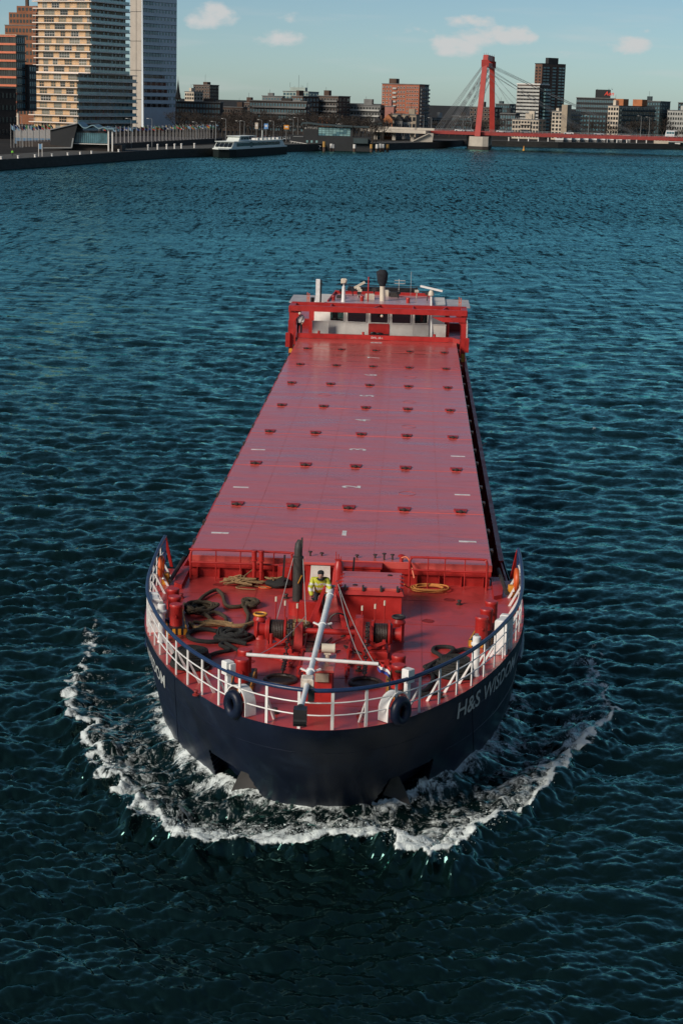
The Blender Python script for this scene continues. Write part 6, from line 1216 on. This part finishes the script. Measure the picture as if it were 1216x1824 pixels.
# ------------------------------------------------------------------ ferry
fa, fb_ = Vector((-38.6, 580, 0)), Vector((-22.4, 639, 0)); fd = (fb_-fa); FL = fd.length; fy = empty('ferry', fa, math.atan2(fd.y, fd.x)); tag(fy, 'white passenger ferry with dark hull moored along the quay', 'ferry')
FHULL = M('ferry_hull', (.012, .018, .018), .7, var=.2, spec=.1); FWH = M('ferry_white', (.66, .70, .66), .45, var=.08); W_ = 7.0
ol = [(0, W_/2), (2.5, .7), (7, 0), (FL, 0), (FL, W_), (7, W_), (2.5, W_-.7)]
mb = MB(); mb.prism(ol, -.6, 2.4); mb.build('hull', FHULL, fy); mb = MB(); mb.prism([(x-(.6 if x < 3 else 0), y) for x, y in ol], 2.4, 2.75); mb.build('gunwale', FWH, fy)
mb = MB(); mb.hexa([(3.5, .5, 2.75), (FL-1, .4, 2.75), (FL-1, W_-.4, 2.75), (3.5, W_-.5, 2.75), (6.5, .6, 4.7), (FL-4, .5, 4.7), (FL-4, W_-.5, 4.7), (6.5, W_-.6, 4.7)]); mb.build('saloon', FWH, fy)
mb = MB(); mb.box(5.5, FL-3, .2, W_-.2, 4.7, 4.85); mb.build('upper_deck', FWH, fy)
for k in range(17):
    x = 9+k*(FL-16)/17
    if k == 5: mb = MB(); mb.box(x, x+2.2, .38, .46, 2.9, 4.5); mb.build('door', GL_D, fy); continue
    mb = MB(); mb.box(x, x+2.6, .36, .47, 3.25, 4.3); mb.build('window', GL_D, fy)
for k in range(4): mb = MB(); y = .8+k*1.4; mb.hexa([(3.75, y, 3.2), (3.85, y, 3.2), (3.85, y+1.1, 3.2), (3.75, y+1.1, 3.2), (5.6, y, 4.4), (5.8, y, 4.4), (5.8, y+1.1, 4.4), (5.6, y+1.1, 4.4)]); mb.build('bow_window', GL_D, fy)
mb = MB(); mb.hexa([(13, 1.4, 4.85), (24, 1.4, 4.85), (24, W_-1.4, 4.85), (13, W_-1.4, 4.85), (15, 1.5, 6.3), (24, 1.5, 6.3), (24, W_-1.5, 6.3), (15, W_-1.5, 6.3)]); mb.build('wheelhouse', FWH, fy)
for k in range(3): mb = MB(); mb.box(15.6+k*2.8, 17.8+k*2.8, 1.34, 1.44, 5.3, 6.1); mb.build('window', GL_D, fy)
mb = MB(); mb.box(14, 31, 1.2, W_-1.2, 6.3, 6.45); mb.build('canopy', FWH, fy)
for k in range(2): mb = MB(); mb.cyl((26+k*4.5, 1.4, 4.85), (26+k*4.5, 1.4, 6.3), .09, n=6); mb.build('canopy_post', FWH, fy)
for k in range(14): mb = MB(); mb.cyl((32+k*2.6, .5, 4.85), (32+k*2.6, .5, 5.7), .05, n=5); mb.build('rail_post', FWH, fy)
mb = MB(); mb.bar((31, .5, 5.7), (FL-4, .5, 5.7), .07, .07); mb.build('deck_rail', FWH, fy)
for k in range(6): mb = MB(); mb.box(36+k*4.5, 38.5+k*4.5, 2.5, 4.5, 4.85, 5.5); mb.build('deck_bench', FR_W, fy)
mb = MB(); mb.cyl((44, 3.5, 4.85), (44, 3.5, 8.0), .12, n=6); mb.build('mast', FWH, fy)

# ------------------------------------------------------------------ dark event hall on the water
HD = 690
def hx(px): return at(px, 250, HD).x
ha = empty('event_hall', (hx(518), HD, 0)); tag(ha, 'black event hall with glazed front and curved roof at the water edge', 'hall'); X0 = hx(518)
def zz(py, px=590): return at(px, py, HD).z
def hp(mb, name, mat): return mb.build(name, mat, ha)
mb = MB(); mb.box(-1, hx(660)-X0, 0, 12, -1, zz(243)); hp(mb, 'base_wall', BLK); mb = MB(); mb.box(hx(540)-X0, hx(566)-X0, .5, 12, zz(243), zz(227)); hp(mb, 'entrance_block', BLK)
mb = MB(); mb.box(hx(566)-X0, hx(627)-X0, .8, 12, zz(243), zz(227)); hp(mb, 'hall_wall', FR_D); q = random.Random(2)
for r_ in range(4):
    for k in range(9):
        x0 = hx(566.5)-X0+(hx(624)-hx(567))*k/9; mb = MB(); z0 = zz(242)+(zz(227.5)-zz(242))*r_/4; mb.box(x0+.06, x0+(hx(624)-hx(567))/9-.06, .66, .78, z0+.05, z0+(zz(227.5)-zz(242))/4-.05); hp(mb, 'glass_pane', GL_G if q.random() < .7 else GL_B)
rl_ = [(hx(535), zz(225)), (hx(538), zz(222.5)), (hx(546), zz(221.5)), (hx(570), zz(224)), (hx(627), zz(226))]
mb = MB(); n_ = len(rl_); mb.add([(x-X0, y, z) for y in (-.6, 12.5) for x, z in rl_]+[(x-X0, y, z+.5) for y in (-.6, 12.5) for x, z in rl_], [(i, i+1, n_+i+1, n_+i) for i in range(n_-1)]+[(2*n_+i, 3*n_+i, 3*n_+i+1, 2*n_+i+1) for i in range(n_-1)]+[(i, 2*n_+i, 2*n_+i+1, i+1) for i in range(n_-1)]+[(0, n_, 3*n_, 2*n_), (n_-1, 3*n_-1, 4*n_-1, 2*n_-1)]); hp(mb, 'roof', DTL)
mb = MB(); mb.hexa([(hx(627)-X0, 1, zz(226)), (hx(655)-X0, 1, zz(226)), (hx(651)-X0, 12, zz(226)), (hx(627)-X0, 12, zz(226)), (hx(629)-X0, 1, zz(224)), (hx(657)-X0, 1, zz(224)), (hx(654)-X0, 12, zz(224)), (hx(629)-X0, 12, zz(224))]); hp(mb, 'canopy', DTL)
for px in (632, 638, 645, 651): mb = MB(); mb.bar((hx(px)-X0, 1.3, zz(243)), (hx(px+4)-X0, 1.3, zz(226)), .2, .2); hp(mb, 'canopy_strut', FR_D)
mb = MB(); mb.box(hx(629)-X0, hx(655)-X0, -1.5, 4, zz(254), zz(245)); hp(mb, 'landing_box', DTL)
tv, tf = text_verts('MYLIFE', 1.25, 0, .015); mb = MB(); mb.add([(x+hx(547)-X0, .42, zz(230.6)+z) for x, z, _ in tv], tf); o = hp(mb, 'hall_sign', FR_M); o['label'] = 'white letters MYLIFE'
mb = MB(); mb.cyl((hx(543.5)-X0, .45, zz(229.3)), (hx(543.5)-X0, .40, zz(229.3)), .36, n=14); hp(mb, 'round_logo', FR_M)
for px, z_ in ((547, 253), (555, 253), (564, 253)): mb = MB(); mb.box(hx(px)-X0-.35, hx(px)-X0+.35, -.06, -.003, zz(z_+2), zz(z_-2)); hp(mb, 'porthole', GL_G)
mb = MB(); mb.box(hx(522)-X0, hx(540)-X0, -.3, 0, zz(245.5), zz(244.5)); hp(mb, 'railing_edge', FR_G)
gw = empty('gangway', (hx(517), HD-4, 0)); tag(gw, 'white truss gangway sloping down to the water by the hall', 'gangway'); ga, gb = Vector((0, 0, zz(258))), Vector((hx(572)-hx(517), -1, zz(265.5)))
for dz in (0, 1.1): mb = MB(); mb.bar(ga+Vector((0, 0, dz)), gb+Vector((0, 0, dz)), .16, .16); mb.build('chord', FR_W, gw)
for k in range(12): mb = MB(); a = ga.lerp(gb, k/12); c = ga.lerp(gb, (k+1)/12); mb.bar(a, c+Vector((0, 0, 1.1)), .10, .10); mb.build('truss_bar', FR_W, gw)
mb = MB(); mb.bar(ga-Vector((0, -.8, .1)), gb-Vector((0, -.8, .1)), 1.4, .12); mb.build('walkway', FR_G, gw)
DYEL = M('faded_yellow', (.36, .20, .05), .7, var=.3)
for i, (px, col, tp) in enumerate(((577, DYEL, 252), (590, FR_W, 256), (593, FR_W, 257), (631, FR_W, 257), (661, DYEL, 257), (671, FR_W, 257), (677, FR_W, 256), (682, FR_W, 256.5), (690, DYEL, 257))):
    D_ = 676+i*3; p = at(px, 266, D_); e = empty('mooring_dolphin', (p.x, p.y, 0)); h_ = at(px, tp, D_).z; tag(e, '%s mooring dolphin, %s from the left of those by the event hall' % ('yellow topped' if col is DYEL else 'white topped', nth(i+1)), 'mooring post', 'mooring dolphins near the hall')
    mb = MB(); mb.cyl((0, 0, -1.5), (0, 0, h_*.45), .52, n=12); mb.build('pile', BRN, e, True); mb = MB(); mb.cyl((0, 0, h_*.45), (0, 0, h_), .56, n=12); mb.build('painted_cap', col, e, True)
p = at(932, 268, 770); mb = MB(); mb.cyl((p.x, p.y, -.3), (p.x, p.y, .5), .6, .5, n=10); mb.cyl((p.x, p.y, .5), (p.x, p.y, 1.9), .3, .12, n=8); mb.thing('channel_buoy', YEL, Matrix(), 'small yellow channel buoy right of the bridge pier', 'buoy')

# ------------------------------------------------------------------ pavilion, hoarding, flags and quay furniture on the left
PD = 530
def gx(px): return at(px, 250, PD).x
def gz(px, py): return at(px, py, PD).z
pv = empty('pavilion', (gx(90), PD, GZ)); tag(pv, 'low dark pavilion with wavy white-edged roof and glass front on the quay', 'pavilion'); PX0 = gx(90)
def pp(mb, name, mat): mb.v = [(x, y, z-GZ) for x, y, z in mb.v]; return mb.build(name, mat, pv)
mb = MB(); x0, x1, x2 = 0, gx(139)-PX0, gx(128)-PX0
mb.hexa([(x0, 0, gz(92, 258)), (x2, 0, gz(126, 262)), (x2, 14, gz(126, 262)), (x0, 14, gz(92, 258)), (x0, 0, gz(92, 232)), (x1, 0, gz(139, 220)), (x1, 14, gz(139, 220)), (x0, 14, gz(92, 232))]); pp(mb, 'dark_hall', BLK)
mb = MB(); mb.bar((x0-.3, -.2, gz(92, 231.6)), (x1, -.2, gz(139, 219.4)), .5, .28); pp(mb, 'roof_edge', FR_G)
mb = MB(); mb.bar((x0-2, -.2, gz(82, 263.5)), (x2, -.2, gz(126, 263)), .4, .25); pp(mb, 'sill_edge', FR_G); mb = MB(); mb.bar((x2, -.2, gz(126, 263)), (gx(131)-PX0, -.2, gz(132, 246)), .4, .3); pp(mb, 'slanted_edge', FR_G)
mb = MB(); mb.box(gx(130)-PX0, gx(192)-PX0, 2, 12, gz(160, 256), gz(160, 234)); pp(mb, 'glass_core', FR_D)
for k in range(16): xa = gx(131)+(gx(190)-gx(131))*k/16-PX0; mb = MB(); mb.box(xa+.05, xa+(gx(190)-gx(131))/16-.05, 1.85, 1.98, gz(160, 255), gz(160, 237)); pp(mb, 'glass_pane', GL_B)
mb = MB(); mb.box(gx(130)-PX0, gx(192)-PX0, 1.2, 2.0, gz(160, 257.2), gz(160, 256)); pp(mb, 'floor_edge', FR_W)
wv = [(139, 219.5), (144, 224), (148, 228), (153, 229), (158, 227), (163, 224.5), (167, 224.5), (171, 227), (175, 229.5), (179, 229.5), (183, 228), (187, 228.5), (191, 230.5), (196, 230.5), (203, 231)]
mb = MB(); cv = bez([(gx(a)-PX0, 0, gz(a, b_)) for a, b_ in wv], 3); n_ = len(cv); vs = [(p_.x, y, p_.z+dz) for dz in (0, .30) for y in (0, 13) for p_ in cv]
mb.add(vs, [(i, i+1, n_+i+1, n_+i) for i in range(n_-1)]+[(2*n_+i, 3*n_+i, 3*n_+i+1, 2*n_+i+1) for i in range(n_-1)]+[(i, 2*n_+i, 2*n_+i+1, i+1) for i in range(n_-1)]); pp(mb, 'wavy_roof', M('roof_edge_teal', (.16, .26, .30), .5, var=.1))
mb = MB(); mb.box(gx(126)-PX0, gx(215)-PX0, 3, 12, GZ, gz(160, 257.3)); pp(mb, 'base_wall', DBR)
for px in (192.5, 199.5): mb = MB(); mb.box(gx(px)-PX0-.2, gx(px)-PX0+.2, 1, 1.5, GZ, gz(px, 229)); pp(mb, 'column', FR_W)
hb = empty('hoarding', at(27, 250, 585).to_2d().to_3d()+Vector((0, 0, GZ))); tag(hb, 'white site hoarding with blue lower band left of the pavilion', 'hoarding'); wx_ = at(92, 250, 585).x-at(27, 250, 585).x; z1_, z2_, z3_ = (at(60, y, 585).z-GZ for y in (224, 246, 259))
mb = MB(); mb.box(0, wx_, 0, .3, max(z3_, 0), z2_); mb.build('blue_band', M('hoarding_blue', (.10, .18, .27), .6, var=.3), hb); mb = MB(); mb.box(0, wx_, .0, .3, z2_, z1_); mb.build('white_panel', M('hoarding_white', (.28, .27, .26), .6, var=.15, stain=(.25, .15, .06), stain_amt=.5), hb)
for k in range(7): mb = MB(); mb.box(wx_*k/6-.1, wx_*k/6+.1, -.08, 0, 0, z1_); mb.build('post', FR_G, hb)
# terrace wall carrying the long row of flags
ta, tb_ = at(196, 261, 552), at(396, 254, 668); tw = empty('terrace_wall', (ta.x, ta.y, GZ), math.atan2(tb_.y-ta.y, tb_.x-ta.x)); tag(tw, 'dark retaining wall along the promenade under the flags', 'wall'); TL = (tb_-ta).to_2d().length
mb = MB(); mb.box(0, TL, 0, 30, 0, 1.5); mb.build('wall', DBR, tw); mb = MB(); mb.box(-.1, TL+.1, -.12, .4, 1.5, 1.62); mb.build('coping', DCONC, tw)
FCOL = [M('flag_%d' % i, c, .8, var=.1) for i, c in enumerate(((.28, .02, .02), (.02, .05, .18), (.32, .32, .32), (.03, .13, .05), (.34, .22, .02), (.30, .09, .02), (.02, .02, .03), (.13, .22, .30)))]
POLE = M('flagpole_white', (.50, .48, .46), .4, var=0); pm3 = MB(); pm3.cyl((0, 0, 0), (0, 0, 5.9), .055, .035, n=6); pm3.ball((0, 0, 5.93), .07, n=6, m_=4); pole_me = pm3.mesh('pole', POLE)
def flag_me(seed, c1, c2):
    q = random.Random(seed); mb = MB(); n_ = 6; vs = []; w_ = q.uniform(.8, 1.35); dr = q.uniform(.2, .7)
    for i in range(n_+1):
        for j in range(3): vs.append((.08+w_*i/n_, .16*math.sin(i*1.4+seed), 5.75-.5*j-dr*i/n_+.05*math.sin(i*2+j)))
    fs = []; 
    for i in range(n_):
        for j in range(2): fs.append((3*i+j, 3*i+j+1, 3*i+j+4, 3*i+j+3))
    v2 = [(x, y+.03, z) for x, y, z in vs]; m_ = len(vs); mb.add(vs, [f_ for k, f_ in enumerate(fs) if k % 2 == 0], 0); mb.add(vs, [f_ for k, f_ in enumerate(fs) if k % 2], 1); mb.add(v2, [f_[::-1] for k, f_ in enumerate(fs) if k % 2 == 0], 0); mb.add(v2, [f_[::-1] for k, f_ in enumerate(fs) if k % 2], 1)
    return mb.mesh('flag', [FCOL[c1], FCOL[c2]])
q = random.Random(8); fms = [flag_me(i, q.randrange(8), q.randrange(8)) for i in range(16)]
def flagpole(x, y, z, k, label, group, sca=1.0):
    e = empty('flagpole', (x, y, z), q.uniform(-.9, .9)); e.scale = (1, 1, sca); tag(e, label, 'flagpole', group); inst('pole', pole_me, e); inst('flag', fms[k % 16], e)
dT = (tb_-ta).normalized()
for k in range(62):
    f = .02+.97*k/61; p = ta.lerp(tb_, f)+Vector((-dT.y, dT.x, 0))*(1.5+3.5*(k % 2)); flagpole(p.x, p.y, GZ+1.5, q.randrange(16), 'white flagpole with coloured flag, %s from the left in the long promenade row' % nth(k+1), 'flagpoles in the long row', .80+.07*q.random())
for k in range(14):
    px = 20+k*5.4; p = at(px, 255, 540+k*2.2); flagpole(p.x, p.y, GZ, q.randrange(16), 'flagpole with coloured flag, %s from the left before the white hoarding' % nth(k+1), 'flagpoles before the hoarding', 1.15)
# quay bollards, lamps, signs
bm4 = MB(); bm4.lathe((0, 0, 0), [(.30, 0), (.27, .1), (.27, .95), (.34, 1.0), (.34, 1.2), (.2, 1.3)], 10); bo_me = bm4.mesh('quay_bollard', FR_W, True)
for k, (px, D_, s2) in enumerate(((10, 446, .55), (40, 455, .55), (70, 466, .55), (100, 476, .55), (128, 487, .55), (150, 496, .55), (170, 505, .6), (218, 527, .6), (270, 551, 1.3), (287, 559, 1.3), (303, 567, 1.2), (317, 573, 1.2), (329, 578, 1.2), (352, 586, 1.2))):
    p = at(px, 270, D_); o = inst('quay_bollard', bo_me, None, (p.x-1.0, p.y, 2.5), 0, (1, 1, s2)); tag(o, 'white bollard at the left quay edge, %s from the left' % nth(k+1), 'bollard', 'bollards along the left quay edge')
e = empty('sign_board', at(89, 280, 474).to_2d().to_3d()+Vector((-2.4, 0, 2.42))); tag(e, 'two-legged information board with blue panel on the left quay', 'sign')
for x in (-.45, .45): mb = MB(); mb.box(x-.07, x+.07, -.05, .05, 0, 3.3); mb.build('leg', FR_W, e)
mb = MB(); mb.box(-.38, .38, -.04, .04, 1.9, 3.2); mb.build('panel', M('sign_blue', (.10, .22, .36), .5, var=.2), e)
lamp_n = {}
def lamp(px, D_, top, label, zb=GZ, double=False):
    lamp_n[label] = lamp_n.get(label, 0)+1; label = '%s, %s from the left' % (label, nth(lamp_n[label]))
    p = at(px, 250, D_); e = empty('street_lamp', (p.x, p.y, zb)); h_ = at(px, top, D_).z-zb; tag(e, label, 'street lamp', 'street lamps')
    mb = MB(); mb.cyl((0, 0, 0), (0, 0, h_), .11, .06, n=6); mb.build('pole', FR_G, e)
    for s2 in ((-1, 1) if double else (-1,)): mb = MB(); mb.bar((0, 0, h_), (s2*1.4, 0, h_+.15), .07, .07); mb.build('arm', FR_G, e); mb = MB(); mb.box(s2*1.4-.35, s2*1.4+.35, -.14, .14, h_+.08, h_+.2); mb.build('lamp_head', FR_W, e)
for px, D_, tp in ((40, 545, 208), (234, 570, 212), (271, 585, 212), (351, 640, 218), (384, 655, 217), (402, 690, 212), (427, 700, 216), (435, 700, 216), (466, 705, 214), (487, 708, 216), (522, 712, 213), (530, 714, 210), (545, 715, 214)): lamp(px, D_, tp, 'thin street lamp on the left bank promenade')
for px, tp in ((753, 206), (767, 210), (823, 209), (838, 210), (899, 213), (1046, 206), (1139, 207), (1154, 209)): lamp(px, 782, tp, 'tall lamp post on the red bridge and its approach', dkz-.1)
for nm_, px, py, w_, h_, D_, mt_, lb_ in (('road_sign', 474, 225, 1.5, 2.0, 700, M('sign_blue_white', (.12, .28, .55), .5, var=.4, scale=1.5), 'blue and white poster sign on a pole behind the ferry'), ('road_sign', 510, 226.5, 1.9, 1.6, 705, M('sign_orange', (.62, .25, .03), .5, var=.1), 'orange road sign on a pole left of the event hall'), ('road_sign', 457, 224, 1.2, 2.4, 712, CRM, 'beige frame sign between the bare trees')):
    p = at(px, py, D_); e = empty(nm_, (p.x, p.y, GZ)); tag(e, lb_, 'sign'); z_ = p.z-GZ; mb = MB(); mb.cyl((0, .1, 0), (0, .1, z_+h_/2), .09, n=6); mb.build('pole', FR_G, e); mb = MB(); mb.box(-w_/2, w_/2, -.06, 0, z_-h_/2, z_+h_/2); mb.build('panel', mt_, e); mb = MB(); mb.box(-w_*.3, w_*.3, -.08, -.062, z_-h_*.1, z_+h_*.25); mb.build('symbol', FR_W, e)
# white waterside building at right
b = Bld('boathouse', 'white waterside building under the bridge at the right edge', 1165, 1191, 1193, 248, 872, 6, CRM, depth=8); b.body(); b.windows('L', -b.a+.4, -.3, b.h*.62, b.h-.2, 4, 1, .4, .6, FR_D, GL_D)
mb = MB(); mb.box(0, 14, -1, 7, b.h*.42, b.h*.55); b.part(mb, 'terrace_slab', FR_W); mb = MB(); mb.box(.1, 14, 2, 7, b.h*.55, b.h*.9); b.part(mb, 'upper_room', GL_D); mb = MB(); mb.box(0, 14, -1, 7, b.h*.9, b.h); b.part(mb, 'terrace_roof', FR_W); mb = MB(); mb.box(3, 5.5, -.5, 0, 0, b.h*.42); b.part(mb, 'door', FR_W); mb = MB(); mb.box(.1, 14, 2, 6.5, 0, b.h*.42); b.part(mb, 'lower_room', GL_B)
for k in range(15):
    px = 905+k*17.5; p = at(px, 258, 838+k*2.6); o = inst('quay_bollard', bo_me, None, (p.x, p.y, 2.2), 0, (1, 1, 1.5)); tag(o, 'white post on the far right quay, %s from the left' % nth(k+1), 'bollard', 'posts along the far right quay')
    if k < 1: continue
# bank reaching towards us below the right waterfront: planted slope
# ------------------------------------------------------------------ bare trees
BARK = M('bark', (.035, .028, .022), .9, var=.3); TWIG = M('twigs', (.030, .023, .018), .9, var=.4, scale=1.0)
def tree_meshes(seed, h=9.0):
    q = random.Random(seed); tr, cr_ = MB(), MB(); tr.cyl((0, 0, 0), (0, 0, h*.30), .24, .18, n=6)
    def grow(p, d, ln, r_, lev):
        e_ = p+d*ln
        (tr if lev < 2 else cr_).cyl(p, e_, r_, r_*.6, n=4 if lev < 2 else 3, cap=False)
        if lev >= 5: return
        for _ in range(q.choice((2, 3, 3)) if lev < 4 else 3):
            nd = (d+Vector((q.gauss(0, .55), q.gauss(0, .55), q.gauss(.12, .3)))).normalized(); grow(p.lerp(e_, q.uniform(.65, 1)), nd, ln*q.uniform(.62, .82), max(r_*.55, .032), lev+1)
    for k in range(4): a = k*1.57+q.random(); grow(Vector((0, 0, h*.28)), Vector((math.cos(a)*.55, math.sin(a)*.55, .8)).normalized(), h*.24, .12, 1)
    return tr.mesh('trunk', BARK), cr_.mesh('crown', TWIG)
TM = [tree_meshes(i) for i in range(4)]; q = random.Random(21)
def tree(px, D_, h_, label, group):
    p = at(px, 245, D_); e = empty('bare_tree', (p.x, p.y, GZ), q.uniform(0, 6)); s2 = h_/9.0; e.scale = (s2, s2, s2*q.uniform(.9, 1.1)); tag(e, label, 'tree', group); a, c = TM[q.randrange(4)]; inst('trunk', a, e); inst('crown', c, e)
for k in range(60): tree(398+k*4.8+q.uniform(-3, 3), q.uniform(712, 800), q.uniform(9, 14.5), 'bare dark winter tree, %s from the left behind the ferry and hall' % nth(k+1), 'bare trees behind the ferry and hall')
for k in range(11): tree(316+k*7.4+q.uniform(-3, 3), q.uniform(690, 740), q.uniform(9, 13), 'bare tree behind the flag row, %s from the left' % nth(k+1), 'bare trees behind the flags')
for k in range(9): tree(205+k*12+q.uniform(-3, 3), q.uniform(640, 690), q.uniform(4.5, 6.5), 'small reddish bare tree at the foot of the towers, %s from the left' % nth(k+1), 'bare trees at the foot of the towers')
for k in range(14): tree(770+k*10+q.uniform(-4, 4), q.uniform(880, 940), q.uniform(9, 12), 'bare tree beyond the bridge pylon, %s from the left' % nth(k+1), 'bare trees beyond the pylon')
for k in range(16): tree(1020+k*13+q.uniform(-4, 4), q.uniform(885, 925), q.uniform(9, 14), 'bare tree along the right bank beyond the bridge, %s from the left' % nth(k+1), 'bare trees on the right bank')
# two walkers on the quay
CL = [M('walker_white', (.6, .6, .6), .8, var=0), M('walker_green', (.15, .5, .05), .8, var=0)]
for (px, D_, jm, lb_) in ((14.5, 452, CL[0], 'person in white top walking on the left quay'), (43, 462, CL[1], 'person in bright green top walking on the left quay')):
    p = at(px, 270, D_); person(Matrix.Translation((p.x-4, p.y+6, GZ)), J2, jm, None, lb_, False)
# gulls
for i, (px, py) in enumerate(((1083.5, 160), (1089.5, 159.5), (1063.5, 159))):
    p = at(px, py, 500); mb = MB(); s2 = (1, .9, .5)[i]; mb.ball(p, .10*s2, .32*s2, .12*s2, 6, 5)
    for e_ in (-1, 1): mb.hexa([p+Vector(v_)*s2 for v_ in ((0, -.12, 0), (e_*.25, -.1, .28), (e_*.25, .1, .28), (0, .12, 0), (0, -.12, .04), (e_*.25, -.1, .32), (e_*.25, .1, .32), (0, .12, .04))]); mb.hexa([p+Vector(v_)*s2 for v_ in ((e_*.25, -.1, .28), (e_*.2, -.02, .62), (e_*.2, .04, .62), (e_*.25, .1, .28), (e_*.25, -.1, .32), (e_*.2, -.02, .64), (e_*.2, .04, .64), (e_*.25, .1, .32))])
    mb.thing('gull', FR_D, Matrix(), ('dark gull flying above the lettered office, left of the close pair', 'dark gull flying above the lettered office, right of the close pair', 'faint small gull flying left of the other two')[i], 'bird')
